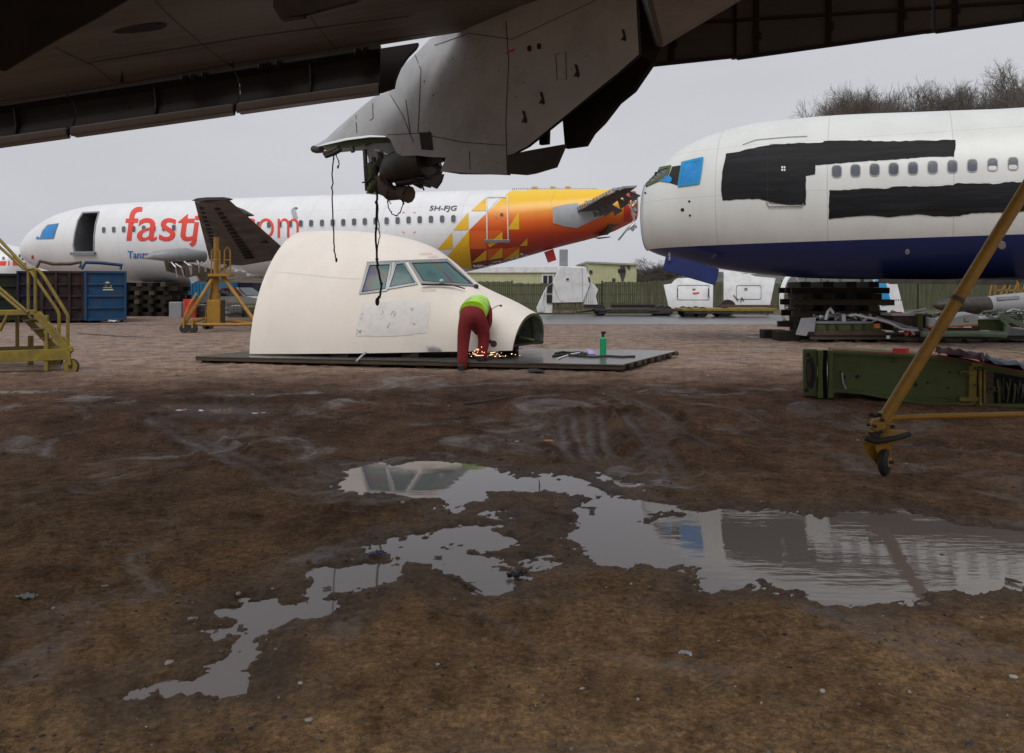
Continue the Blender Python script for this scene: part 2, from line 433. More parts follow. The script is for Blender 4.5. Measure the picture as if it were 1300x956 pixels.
puddles = [
    z2([(80, 285), (150, 262), (400, 255), (500, 256), (590, 272), (650, 300), (760, 310), (840, 310), (870, 340), (940, 360), (1010, 380), (1100, 400), (1040, 440), (870, 440), (850, 400), (800, 395), (800, 380), (870, 372), (780, 352), (700, 342), (600, 348), (520, 352), (530, 372), (490, 388), (440, 422), (390, 415), (400, 378), (350, 366), (150, 362), (80, 345)]),
    z2([(800, 392), (850, 402), (870, 440), (1020, 440), (1090, 430)]) + z3([(110, 425), (300, 408), (420, 410), (600, 425), (700, 402), (830, 412), (1000, 450), (1226, 470), (1400, 475), (1400, 655), (1226, 650), (1100, 650), (950, 660), (900, 688), (690, 700), (640, 690), (520, 665), (420, 640), (230, 655), (190, 630), (210, 590), (100, 575), (0, 560)]) + z2([(970, 558), (960, 580), (850, 568), (845, 545), (850, 520), (810, 490), (830, 460), (820, 430)]),
    z2([(150, 520), (220, 505), (330, 505), (440, 512), (490, 540), (560, 545), (700, 553), (780, 562), (850, 565), (720, 592), (565, 582), (600, 612), (640, 660), (540, 668), (450, 625), (420, 592), (300, 567), (270, 588), (200, 560)]),
    z1([(980, 640), (1000, 600), (1080, 570), (1180, 545), (1250, 560), (1260, 600), (1180, 640), (1050, 660), (1000, 722), (900, 772), (830, 800), (822, 850), (780, 900), (815, 950), (830, 985), (700, 1000), (400, 985), (420, 945), (520, 913), (620, 905), (660, 862), (740, 840), (735, 800), (640, 780), (700, 760), (700, 720), (790, 685), (930, 700), (945, 680)]),
    [(-20, 497), (40, 494), (88, 491), (88, 493), (40, 497), (-20, 500)],
    [(228, 519), (277, 511), (302, 516), (326, 525), (281, 527), (245, 524)],
    z2([(395, 470), (470, 455), (560, 470), (600, 500), (600, 540), (500, 545), (430, 505), (400, 490)]),
    [(281, 499.6), (326, 498.4), (318, 501.5), (284, 503)],
    z2([(860, 285), (905, 292), (960, 320), (1000, 328), (990, 336), (930, 325), (880, 305)]),
    z2([(530, 400), (640, 398), (620, 412), (560, 420)]),
    z2([(615, 176), (760, 178), (740, 190), (640, 190)]),
]
ruts = [z2([(785, 120), (790, 170), (800, 220), (830, 260), (900, 300), (990, 345), (1080, 395)]),
        z2([(868, 118), (872, 170), (884, 230), (932, 278), (1000, 312), (1100, 342)]),
        z2([(1110, 140), (1050, 225), (960, 280), (860, 318)]),
        z2([(905, 40), (980, 70), (1060, 110), (1130, 170), (1226, 215)]),
        z2([(560, 205), (660, 200), (760, 205)]),
        z1([(480, 130), (600, 190), (700, 235), (800, 280), (900, 330), (1000, 390)]),
        z3([(850, 212), (1000, 228), (1226, 243), (1500, 258)]), z3([(0, 120), (60, 180), (100, 240), (160, 330)])]

def gpoly(pxs): return np.array([[G(x, y).x, G(x, y).y] for x, y in pxs])

def seg_dist(px, py, a, b):
    ax, ay = a; bx, by = b
    dx, dy = bx - ax, by - ay
    L = dx * dx + dy * dy + 1e-12
    t = np.clip(((px - ax) * dx + (py - ay) * dy) / L, 0, 1)
    return np.hypot(px - ax - t * dx, py - ay - t * dy)

def poly_sd(px, py, poly):
    d = np.full(px.shape, 1e9); ins = np.zeros(px.shape, bool)
    n = len(poly)
    for i in range(n):
        a, b = poly[i], poly[(i + 1) % n]
        d = np.minimum(d, seg_dist(px, py, a, b))
        if a[1] != b[1]:
            c = ((a[1] > py) != (b[1] > py)) & (px < (b[0] - a[0]) * (py - a[1]) / (b[1] - a[1]) + a[0])
            ins ^= c
    return np.where(ins, -d, d)

GLOSS = {}
def ground_height(X, Y):
    """height, wetness for arrays of ground points"""
    z = 0.019 * fbm(X, Y, 0.55, 4, 3) + 0.012 * fbm(X, Y, 3.5, 5, 21, 0.62)
    lump = np.clip(fbm(X, Y, 6.5, 3, 40, 0.6) - 0.25, 0, 1)
    z = z + 0.016 * lump
    z = z + 0.012
    near = Y < 17
    rw = np.zeros(X.shape)
    for r in ruts:
        q = gpoly(r)
        d = np.full(X.shape, 1e9)
        for i in range(len(q) - 1): d = np.minimum(d, seg_dist(X, Y, q[i], q[i + 1]))
        dd = np.abs(d + 0.02 * fbm(X, Y, 4, 2, 60) - 0.075)
        vis = np.clip(.85 + .6 * fbm(X, Y, 1.1, 2, 61), .25, 1)
        rw = np.maximum(rw, vis * np.exp(-(dd / 0.055) ** 2))
        z = z - 0.062 * vis * np.exp(-(dd / 0.07) ** 2) + 0.044 * vis * np.exp(-((dd - 0.16) / 0.055) ** 2)
        z = z + 0.006 * np.sin(X * 33 + Y * 24) * np.exp(-(dd / 0.10) ** 2) * vis
    sdm = np.full(X.shape, 9.0)
    base = base_z(Y); flat = np.zeros(X.shape); lev = np.zeros(X.shape)
    for p in puddles:
        q = gpoly(p)
        sel = near & (X > q[:, 0].min() - 1.2) & (X < q[:, 0].max() + 1.2) & (Y > q[:, 1].min() - 1.2) & (Y < q[:, 1].max() + 1.2)
        if sel.any():
            sdp = poly_sd(X[sel], Y[sel], q)
            sdm[sel] = np.minimum(sdm[sel], sdp)
            wp = np.clip(1.1 - np.maximum(sdp, 0) / 0.8, 0, 1)
            up_ = wp > flat[sel]
            fs_, ls_ = flat[sel], lev[sel]
            fs_[up_] = wp[up_]; ls_[up_] = float(base_z(q[:, 1].mean()))
            flat[sel] = fs_; lev[sel] = ls_
    sc = np.clip(Y / 6.0, 0.55, 2.2)
    d = sdm + 0.028 * sc + 0.085 * sc * fbm(X, Y, 2.6, 4, 77, 0.66) + 0.03 * sc * fbm(X, Y, 13, 4, 78, 0.75)
    k = np.clip(0.5 + d / (0.26 * sc), 0, 1); k = k * k * (3 - 2 * k)
    bed = -0.032 + 0.010 * fbm(X, Y, 7, 5, 31, 0.72)
    land = np.maximum(z, -0.009 + 0.006 * fbm(X, Y, 7, 2, 12)) 
    sh = np.clip(d / (0.55 * sc), 0, 1); sh = sh * sh * (3 - 2 * sh)
    shelf = fbm(X, Y, 7, 5, 31, 0.72)
    low = 0.0 + 0.0075 * shelf
    zz = bed * (1 - k) + (low + (np.maximum(land, 0.0) - low) * sh) * k
    wet = np.maximum(np.clip(1 - d / 0.42, 0, 1), .9 * rw)
    GLOSS['rut'] = rw
    return zz + base * (1 - flat) + lev * flat, wet

WATER_Z = -DIP - 0.012
def build_ground():
    ys = [1.5]
    while ys[-1] < 20: ys.append(ys[-1] + max(0.014, 0.0042 * ys[-1] + 0.0006 * ys[-1] ** 2))
    while ys[-1] < 70: ys.append(ys[-1] * 1.03)
    while ys[-1] < 1500: ys.append(ys[-1] * 1.25)
    ys = np.array(ys)
    ks = np.concatenate([np.linspace(-2.6, -0.78, 40)[:-1], np.linspace(-0.78, 0.78, 520), np.linspace(0.78, 2.6, 40)[1:]])
    K, Yg = np.meshgrid(ks, ys)
    X = K * Yg; Y = Yg
    z, wet = ground_height(X.ravel(), Y.ravel())
    rut = np.append(GLOSS["rut"], [0] * 4)
    fade = np.clip((Y.ravel() - 22) / 7, 0, 1)
    z = z * (1 - fade) + 0.0
    v = np.stack([X.ravel(), Y.ravel(), z], 1)
    nr, nc = K.shape
    i = np.arange(nr * nc).reshape(nr, nc)
    q = np.stack([i[:-1, :-1], i[:-1, 1:], i[1:, 1:], i[1:, :-1]], -1).reshape(-1, 4)
    # apron behind and below the camera
    ex = np.array([[-1500, -300, -.32], [1500, -300, -.32], [1500, 1.9, -.32], [-1500, 1.9, -.32]])
    q = np.vstack([q, np.arange(4)[None] + len(v)])
    v = np.vstack([v, ex]); wet = np.append(wet, [0] * 4)
    me = bpy.data.meshes.new("ground")
    me.vertices.add(len(v)); me.vertices.foreach_set("co", v.ravel())
    me.loops.add(q.size); me.loops.foreach_set("vertex_index", q.ravel().astype(np.int32))
    me.polygons.add(len(q)); me.polygons.foreach_set("loop_start", np.arange(0, q.size, 4, dtype=np.int32))
    me.update(calc_edges=True)
    me.polygons.foreach_set("use_smooth", [True] * len(q))
    at = me.attributes.new("wet", 'FLOAT', 'POINT'); at.data.foreach_set("value", wet.astype(np.float32))
    at = me.attributes.new("rut", 'FLOAT', 'POINT'); at.data.foreach_set("value", rut.astype(np.float32))
    o = bpy.data.objects.new("ground", me); COL.objects.link(o)
    tag(o, kind='structure')
    return o

def ground_mat():
    m = bpy.data.materials.new("wet_mud"); m.use_nodes = True
    n, l = m.node_tree.nodes, m.node_tree.links
    b = n["Principled BSDF"]
    b.inputs["Specular IOR Level"].default_value = 0.3
    geo = n.new("ShaderNodeNewGeometry")
    sx = n.new("ShaderNodeSeparateXYZ"); l.new(geo.outputs["Position"], sx.inputs[0])
    def noise(sc, det=6, ro=0.6, dist=0):
        z = n.new("ShaderNodeTexNoise"); z.inputs["Scale"].default_value = sc; z.inputs["Detail"].default_value = det
        z.inputs["Roughness"].default_value = ro; z.inputs["Distortion"].default_value = dist
        l.new(geo.outputs["Position"], z.inputs["Vector"]); return z
    def math_(op, a, b_):
        q = n.new("ShaderNodeMath"); q.operation = op
        for i, s in enumerate((a, b_)):
            if isinstance(s, (int, float)): q.inputs[i].default_value = s
            else: l.new(s, q.inputs[i])
        return q.outputs[0]
    def ramp(src, stops):
        r = n.new("ShaderNodeValToRGB"); e = r.color_ramp.elements
        e[0].position, e[0].color = stops[0][0], tuple(stops[0][1]) + (1,)
        e[1].position, e[1].color = stops[-1][0], tuple(stops[-1][1]) + (1,)
        for p_, c_ in stops[1:-1]:
            q = e.new(p_); q.color = tuple(c_) + (1,)
        l.new(src, r.inputs["Fac"]); return r.outputs["Color"]
    def mix(f, a, b_, bt='MIX'):
        x = n.new("ShaderNodeMix"); x.data_type = 'RGBA'; x.blend_type = bt
        for s, k in ((f, "Factor"), (a, "A"), (b_, "B")):
            if isinstance(s, (int, float)): x.inputs[k].default_value = s
            elif isinstance(s, tuple): x.inputs[k].default_value = s + (1,)
            else: l.new(s, x.inputs[k])
        return x.outputs["Result"]
    big = noise(0.35, 5, 0.6, 0.6); med = noise(2.2, 7, 0.68); fine = noise(34, 8, 0.78); crumb = noise(9, 6, 0.75)
    # kinds of soil from the sandy foreground through churned mud to gravelly hardstanding
    yy = math_('ADD', sx.outputs["Y"], math_('MULTIPLY', math_('SUBTRACT', big.outputs["Fac"], 0.5), 5.0))
    yf = math_('DIVIDE', yy, 40.0)
    soil = ramp(yf, [(0.045, SOIL[0]), (0.115, SOIL[1]), (0.185, SOIL[2]), (0.28, SOIL[3]), (0.36, SOIL[4]), (0.7, SOIL[5])])
    c = mix(1.0, soil, ramp(med.outputs["Fac"], [(0.3, (0.42, 0.38, 0.36)), (0.5, (0.95, 0.93, 0.92)), (0.72, (1.5, 1.47, 1.4))]), 'MULTIPLY')
    c = mix(1.0, c, ramp(fine.outputs["Fac"], [(0.30, (0.34, 0.33, 0.33)), (0.5, (0.92, 0.92, 0.92)), (0.74, (1.9, 1.83, 1.7))]), 'MULTIPLY')
    c = mix(1.0, c, ramp(crumb.outputs['Fac'], [(0.34, (0.64, 0.61, 0.59)), (0.5, (1, 1, 1)), (0.68, (1.28, 1.26, 1.2))]), 'MULTIPLY')  # grain and crumb contrast deepened in colour to replace weak bump shading
    # pale grit flecks
    vo = n.new("ShaderNodeTexVoronoi"); vo.inputs["Scale"].default_value = 30
    l.new(geo.outputs["Position"], vo.inputs["Vector"])
    grit = math_('LESS_THAN', vo.outputs["Distance"], 0.13)
    sel = math_('GREATER_THAN', noise(5, 3).outputs["Fac"], 0.56)
    c = mix(math_('MULTIPLY', math_('MULTIPLY', grit, sel), 0.7), c, (0.22, 0.19, 0.16))
    at = n.new("ShaderNodeAttribute"); at.attribute_name = "wet"
    c = mix(math_('MULTIPLY', at.outputs["Fac"], 0.62), c, (0.035, 0.023, 0.016))
    film = ramp(noise(0.8, 7, 0.7, 0.8).outputs["Fac"], [(0.52, (0, 0, 0)), (0.66, (.85, .85, .85))])
    c = mix(math_('MULTIPLY', film, 0.6), c, (0.045, 0.028, 0.02))
    l.new(c, b.inputs["Base Color"])
    ar = n.new("ShaderNodeAttribute"); ar.attribute_name = "rut"
    wetf = math_('MAXIMUM', math_('MAXIMUM', film, math_('MULTIPLY', at.outputs["Fac"], 0.4)), math_('MULTIPLY', math_('MULTIPLY', ar.outputs["Fac"], noise(2.6, 4).outputs["Fac"]), 0.95))
    mr = n.new("ShaderNodeMapRange"); mr.inputs["To Min"].default_value = 0.78; mr.inputs["To Max"].default_value = 0.17
    l.new(wetf, mr.inputs["Value"]); l.new(mr.outputs[0], b.inputs["Roughness"])
    ms = n.new("ShaderNodeMapRange"); ms.inputs["To Min"].default_value = 0.06; ms.inputs["To Max"].default_value = 0.65
    l.new(wetf, ms.inputs["Value"]); l.new(ms.outputs[0], b.inputs["Specular IOR Level"])
    bp = n.new("ShaderNodeBump"); bp.inputs["Distance"].default_value = 0.045
    bs = n.new("ShaderNodeMapRange"); bs.inputs["To Min"].default_value = 1.0; bs.inputs["To Max"].default_value = 0.35
    l.new(wetf, bs.inputs["Value"]); l.new(bs.outputs[0], bp.inputs["Strength"])
    hsum = math_('ADD', math_('MULTIPLY', med.outputs["Fac"], 1.0), math_('ADD', math_('MULTIPLY', crumb.outputs["Fac"], 0.6), math_('MULTIPLY', fine.outputs["Fac"], 0.5)))
    l.new(hsum, bp.inputs["Height"]); l.new(bp.outputs[0], b.inputs["Normal"])
    return m
SOIL = [(0.42, 0.275, 0.145), (0.36, 0.228, 0.125), (0.235, 0.140, 0.084), (0.118, 0.066, 0.044), (0.315, 0.228, 0.178), (0.30, 0.232, 0.195)]
M['mud'] = ground_mat()
ground = build_ground()
ground.data.materials.append(M['mud'])

def water_mat():
    m = bpy.data.materials.new("muddy_water"); m.use_nodes = True
    n, l = m.node_tree.nodes, m.node_tree.links
    b = n["Principled BSDF"]
    b.inputs["Base Color"].default_value = (0.29, 0.243, 0.22, 1)
    b.inputs["Roughness"].default_value = 0.02
    b.inputs["IOR"].default_value = 1.36
    geo = n.new("ShaderNodeNewGeometry")
    mpn = n.new("ShaderNodeMapping"); mpn.inputs["Scale"].default_value = (1.2, 5, 1)
    l.new(geo.outputs["Position"], mpn.inputs["Vector"])
    z = n.new("ShaderNodeTexNoise"); z.inputs["Scale"].default_value = 2.2; z.inputs["Detail"].default_value = 3
    l.new(mpn.outputs[0], z.inputs["Vector"])
    bp = n.new("ShaderNodeBump"); bp.inputs["Strength"].default_value = 0.012; bp.inputs["Distance"].default_value = 0.05
    sx = n.new("ShaderNodeSeparateXYZ"); l.new(geo.outputs["Position"], sx.inputs[0])
    mr = n.new("ShaderNodeMapRange"); mr.inputs["From Min"].default_value = 0.6; mr.inputs["From Max"].default_value = 2.4; mr.inputs["To Min"].default_value = 0.6; mr.inputs["To Max"].default_value = 4.0
    l.new(sx.outputs["X"], mr.inputs["Value"])
    mu = n.new("ShaderNodeMath"); mu.operation = 'MULTIPLY'; l.new(z.outputs["Fac"], mu.inputs[0]); l.new(mr.outputs[0], mu.inputs[1])
    l.new(mu.outputs[0], bp.inputs["Height"]); l.new(bp.outputs[0], b.inputs["Normal"])
    return m
M['water'] = water_mat()
w = MB().add([(-9, 1.6, WATER_Z), (9, 1.6, WATER_Z), (9, 7.75, WATER_Z), (-9, 7.75, WATER_Z)], [(0, 1, 2, 3)]).build("puddle_water", M['water'])
tag(w, kind='structure')
for p in puddles:
    q = gpoly(p); yc = q[:, 1].mean()
    if yc > 7.6:
        z_ = float(base_z(yc)) - 0.012
        w = MB().add([(q[:, 0].min() - .1, q[:, 1].min() - .1, z_), (q[:, 0].max() + .1, q[:, 1].min() - .1, z_), (q[:, 0].max() + .1, q[:, 1].max() + .1, z_), (q[:, 0].min() - .1, q[:, 1].max() + .1, z_)], [(0, 1, 2, 3)]).build("puddle_water", M['water'])
        tag(w, kind='structure')

# ------------------------------------------------------------------ far setting: road, verge
def sheet(name, pts, mat, kind='structure', z=None):
    o = MB().add(pts, [tuple(range(len(pts)))]).build(name, mat)
    return tag(o, kind=kind)

def road_mat():
    m = pm('wet_asphalt', (0.15, 0.155, 0.165), 0.3, var=0.3, scale=0.5, bump=0.2, bscale=30, dirt=(0.07, 0.062, 0.055), damt=0.8, dscale=0.35)
    return m
M['asphalt'] = road_mat()
M['grass'] = pm('rough_grass', (0.075, 0.078, 0.028), 0.9, var=0.5, scale=3, dirt=(0.12, 0.09, 0.05), damt=0.7, dscale=1.0)
RX0 = -5
sheet("road", [(-60, 32.0, .006), (60, 30.5, .006), (60, 41.5, .006), (-60, 43, .006)], M['asphalt'])
# the road is only bare east of the yard; mud lies over its western end
sheet("grass_verge", [(-10, 43.3, .005), (70, 42.0, .005), (70, 62, .005), (-10, 62, .005)], M['grass'])
sheet("mud_apron", [(-60, 31, .010), (-5.5, 31, .010), (-6.5, 36, .010), (-5, 46, .010), (-60, 46, .010)], M['mud'])

# ------------------------------------------------------------------ lofted shells and things laid on them
def pchip(x, y, xq):
    x = np.array(x, float); y = np.array(y, float); xq = np.array(xq, float)
    h = np.diff(x); d = np.diff(y) / h
    m = np.zeros_like(y); m[0], m[-1] = d[0], d[-1]
    for i in range(1, len(x) - 1):
        if d[i - 1] * d[i] > 0:
            w1, w2 = 2 * h[i] + h[i - 1], h[i] + 2 * h[i - 1]
            m[i] = (w1 + w2) / (w1 / d[i - 1] + w2 / d[i])
    i = np.clip(np.searchsorted(x, xq) - 1, 0, len(x) - 2)
    t = (xq - x[i]) / h[i]
    return ((2 * t**3 - 3 * t**2 + 1) * y[i] + (t**3 - 2 * t**2 + t) * h[i] * m[i] + (-2 * t**3 + 3 * t**2) * y[i + 1] + (t**3 - t**2) * h[i] * m[i + 1])

class Shell:
    """lofted body about a level axis A->B; stations are (photo column on the axis, top row, bottom row, half width)"""
    def __init__(s, A, B, st, n=48, nst=60, ex=2.0, extra=None):
        s.A, s.B = Vector(A), Vector(B)
        s.ax = (s.B - s.A).normalized(); s.sd = Vector((s.ax.y, -s.ax.x, 0))
        rows = []
        for px, t, b, hw in st:
            k = (px - 650) / F
            d = s.B - s.A
            u = (k * s.A.y - s.A.x) / (d.x - k * d.y)
            c = s.A + d * u; Y = c.y
            rows.append(((c - s.A).dot(s.ax), CAMZ - (t - HY) / F * Y, CAMZ - (b - HY) / F * Y, hw))
        if extra: rows += extra(rows)
        rows.sort()
        r = np.array(rows)
        s.rows = r
        q = np.unique(np.concatenate([np.linspace(r[0, 0], r[-1, 0], nst), r[:, 0]]))
        zt, zb, hw = (pchip(r[:, 0], r[:, i], q) for i in (1, 2, 3))
        s.v, s.f = [], []
        for j, l in enumerate(q):
            c = s.A + s.ax * l; zc, rz = (zt[j] + zb[j]) / 2, (zt[j] - zb[j]) / 2
            for k in range(n):
                a = 2 * math.pi * k / n
                ca, sa = math.cos(a), math.sin(a)
                ca = math.copysign(abs(ca) ** (2 / ex), ca); sa = math.copysign(abs(sa) ** (2 / ex), sa)
                p = c + s.sd * (hw[j] * ca); p.z = zc + rz * sa
                s.v.append(p)
        m = len(q)
        for j in range(m - 1):
            for k in range(n):
                s.f.append((j * n + k, (j + 1) * n + k, (j + 1) * n + (k + 1) % n, j * n + (k + 1) % n))
        s.f.append(tuple(range(n))); s.f.append(tuple((m - 1) * n + k for k in range(n - 1, -1, -1)))
        s.bvh = BVHTree.FromPolygons(s.v, s.f)

ORI = Vector((0, 0, CAMZ))
def laid(bvh, px, py, off):
    d = RAY(px, py).normalized()
    h = bvh.ray_cast(ORI, d)
    if h[0] is None:
        q = bvh.find_nearest(ORI + d * LAID_D[0])
        p, nn = q[0], q[1]
    else:
        p, nn = h[0], h[1]; LAID_D[0] = h[3]
    if nn.dot(d) > 0: nn = -nn
    return p + nn * off
LAID_D = [30.0]

def flat_bm(polys):
    bm = bmesh.new()
    for poly in polys:
        r = delaunay_2d_cdt([Vector(p) for p in poly], [], [list(range(len(poly)))], 1, 1e-6)
        vs_ = [bm.verts.new((p.x, p.y, 0)) for p in r[0]]
        for f in r[2]:
            if len(set(f)) > 2: bm.faces.new([vs_[i] for i in f])
    return bm

def grid_cut(bm, step, stepy=None):
    xs = [v.co.x for v in bm.verts]; ys = [v.co.y for v in bm.verts]
    stepy = stepy or step
    for ax, lo, hi, st in ((0, min(xs), max(xs), step), (1, min(ys), max(ys), stepy)):
        c = math.floor(lo / st) * st + st
        while c < hi - 1e-6:
            co = [0, 0, 0]; no = [0, 0, 0]; co[ax] = c; no[ax] = 1
            bmesh.ops.bisect_plane(bm, geom=bm.verts[:] + bm.edges[:] + bm.faces[:], dist=1e-5, plane_co=co, plane_no=no)
            c += st

def decal(shell, polys, name, mat, parent, off=0.01, step=6, thick=0.0, bm=None):
    """paint, film or plate lying on the shell, outlined in photo columns and rows"""
    if bm is None: bm = flat_bm(polys)
    grid_cut(bm, step)
    bm.verts.index_update()
    n = len(bm.verts)
    v = [laid(shell.bvh, q.co.x, q.co.y, off) for q in bm.verts]
    f = [tuple(q.index for q in fc.verts) for fc in bm.faces]
    if thick:
        v2 = [laid(shell.bvh, q.co.x, q.co.y, off - thick) for q in bm.verts]
        bd = [(e.verts[0].index, e.verts[1].index) for e in bm.edges if len(e.link_faces) == 1]
        f = f + [tuple(i + n for i in reversed(q)) for q in f] + [(a, b, b + n, a + n) for a, b in bd]
        v = v + v2
    bm.free()
    return link_mesh(name, v, f, mat, parent, smooth=None if thick else 180)

def rrect(cx, cy, w, h, r, n=4, slant=0.0):
    pts = []
    for qx, qy, a0 in ((1, 1, 0), (-1, 1, 90), (-1, -1, 180), (1, -1, 270)):
        for i in range(n + 1):
            a = R(a0 + 90 * i / n)
            x = qx * (w / 2 - r) + r * math.cos(a); y = qy * (h / 2 - r) + r * math.sin(a)
            pts.append((cx + x - slant * y, cy + y))
    return pts

def ring_bm(outer, inner):
    bm = bmesh.new()
    a = [bm.verts.new((x, y, 0)) for x, y in outer]; b = [bm.verts.new((x, y, 0)) for x, y in inner]
    n = len(a)
    for i in range(n): bm.faces.new((a[i], a[(i + 1) % n], b[(i + 1) % n], b[i]))
    return bm

def ribbon(pts, w):
    """outline strip along a pixel polyline, as quads"""
    bm = bmesh.new(); L = []
    for i, p in enumerate(pts):
        a = Vector(pts[max(i - 1, 0)]); b = Vector(pts[min(i + 1, len(pts) - 1)])
        d = (b - a).normalized(); nn = Vector((-d.y, d.x)) * w / 2
        L.append((bm.verts.new((p[0] + nn.x, p[1] + nn.y, 0)), bm.verts.new((p[0] - nn.x, p[1] - nn.y, 0))))
    for i in range(len(L) - 1): bm.faces.new((L[i][0], L[i + 1][0], L[i + 1][1], L[i][1]))
    return bm

def text_bm(s, box, slant=0.0, bold=0.0, space=1.0):
    cu = bpy.data.curves.new("lettering", 'FONT'); cu.body = s; cu.offset = bold; cu.space_character = space; cu.shear = slant
    o = bpy.data.objects.new("lettering", cu); COL.objects.link(o)
    dg = bpy.context.evaluated_depsgraph_get(); dg.update()
    me = bpy.data.meshes.new_from_object(o.evaluated_get(dg))
    bm = bmesh.new(); bm.from_mesh(me)
    bpy.data.objects.remove(o); bpy.data.curves.remove(cu); bpy.data.meshes.remove(me)
    bmesh.ops.remove_doubles(bm, verts=bm.verts[:], dist=1e-5)
    xs = [v.co.x for v in bm.verts]; ys = [v.co.y for v in bm.verts]
    x0, y0, x1, y1 = box
    for v in bm.verts:
        v.co.x = x0 + (v.co.x - min(xs)) / (max(xs) - min(xs)) * (x1 - x0)
        v.co.y = y1 - (v.co.y - min(ys)) / (max(ys) - min(ys)) * (y1 - y0)
    bmesh.ops.triangulate(bm, faces=bm.faces[:])
    return bm

def ragged(pts, amp, step, seed):
    r = random.Random(seed); o = []
    for i in range(len(pts)):
        a, b = Vector(pts[i]), Vector(pts[(i + 1) % len(pts)])
        n = max(1, int((b - a).length / step))
        d = (b - a).normalized(); nn = Vector((-d.y, d.x))
        for k in range(n):
            q = a.lerp(b, (k + (0 if k == 0 else r.uniform(-.3, .3))) / n)
            if k: q = q + nn * r.uniform(-amp, amp)
            o.append((q.x, q.y))
    return o

def cut_pocket(obj, bvh, px_poly, depth1, mat):
    """real opening cut into a body: boolean with a cutter swept along the view rays of the outline, then the cutter is deleted"""
    n = len(px_poly)
    m_ = [laid(bvh, x, y, 0) for x, y in px_poly]; a = [q - Vector((0, 1.6, 0)) for q in m_]; b = [q + Vector((0, depth1, 0)) for q in m_]
    c = link_mesh("cutter", a + b, [tuple(range(n)), tuple(range(2 * n - 1, n - 1, -1))] + [(i, (i + 1) % n, n + (i + 1) % n, n + i) for i in range(n)], mat)
    if mat.name not in [q.name for q in obj.data.materials]: obj.data.materials.append(mat)
    md = obj.modifiers.new("cut", 'BOOLEAN'); md.object = c; md.operation = 'DIFFERENCE'; md.solver = 'EXACT'
    md.material_mode = 'TRANSFER'
    dg = bpy.context.evaluated_depsgraph_get(); dg.update()
    me = bpy.data.meshes.new_from_object(obj.evaluated_get(dg), preserve_all_data_layers=True, depsgraph=dg)
    old = obj.data; obj.modifiers.clear(); obj.data = me; bpy.data.meshes.remove(old)
    me.name = obj.name
    me.set_sharp_from_angle(angle=R(35))
    bpy.data.objects.remove(c)

# ------------------------------------------------------------------ white airliner with the yellow and red tail
JA, JB = Vector((-27.9, 45.5, 0)), Vector((5.1, 33.0, 0))
jet = Shell(JA, JB, [(30, 317, 323, .10), (36, 306, 331, .55), (46, 295, 337, .95), (60, 284, 342.5, 1.3), (78, 273.5, 347, 1.6), (100, 266, 351.5, 1.82), (130, 260.5, 355, 1.95), (170, 257.5, 357.8, 1.975),
                      (330, 251, 359, 1.975), (520, 244.6, 359, 1.975), (560, 243.2, 352, 1.96), (600, 242, 343, 1.86), (650, 241, 330.5, 1.65), (700, 240.3, 316, 1.36), (774, 240.5, 295.5, .95), (806, 242.5, 280, .72)], nst=80)
jr = thing("passenger_jet", "white airliner with red fast lettering and a yellow, orange and red tail", "aircraft", (-12, 40, 0))
jet_axis = tuple(jet.ax)
jbase = ROOT[jr.name]
def s_at(sh, px, base):
    k = (px - 650) / F; d = sh.B - sh.A
    u = (k * sh.A.y - sh.A.x) / (d.x - k * d.y)
    return (sh.A + d * u - base).dot(sh.ax)
TAILZ = [(2.6, (0.24, 0.022, 0.012)), (3.7, (0.58, 0.06, 0.015)), (4.25, (0.78, 0.15, 0.018)), (4.65, (0.86, 0.32, 0.02)), (4.95, (0.88, 0.50, 0.025)), (5.7, (0.90, 0.60, 0.04))]
M['jetskin'] = livery_mat('airliner_paint', (0.80, 0.81, 0.825), jet_axis, 0, TAILZ, seam=1.9, s_min=s_at(jet, 672, jbase))
M['tailgrad'] = livery_mat('tail_paint_fade', (0.8, 0.8, 0.8), jet_axis, 0, TAILZ, seam=1.9, s_min=-999)
body = link_mesh("fuselage", jet.v, jet.f, M['jetskin'], jr, smooth=40)
cut_pocket(body, jet.bvh, [(97, 322), (94, 312), (96, 296), (100, 280), (106, 271), (125, 270), (121, 284), (119, 300), (118.5, 322)], 2.0, M['interior'])
decal(jet, None, "door_surround", M['greymetal'], jr, 0.03, 4, bm=ring_bm([(94.5, 324), (92.5, 312), (94.5, 296), (98.5, 280), (104.5, 269.5), (127, 268.5), (122.5, 284), (120.5, 300), (120, 324)],
      [(97, 322), (94, 312), (96, 296), (100, 280), (106, 271), (125, 270), (121, 284), (119, 300), (118.5, 322)]))
decal(jet, [[(92, 319.5), (122, 319.5), (122, 323), (92, 323)]], "door_sill", M['greymetal'], jr, 0.16, 6, thick=0.2)
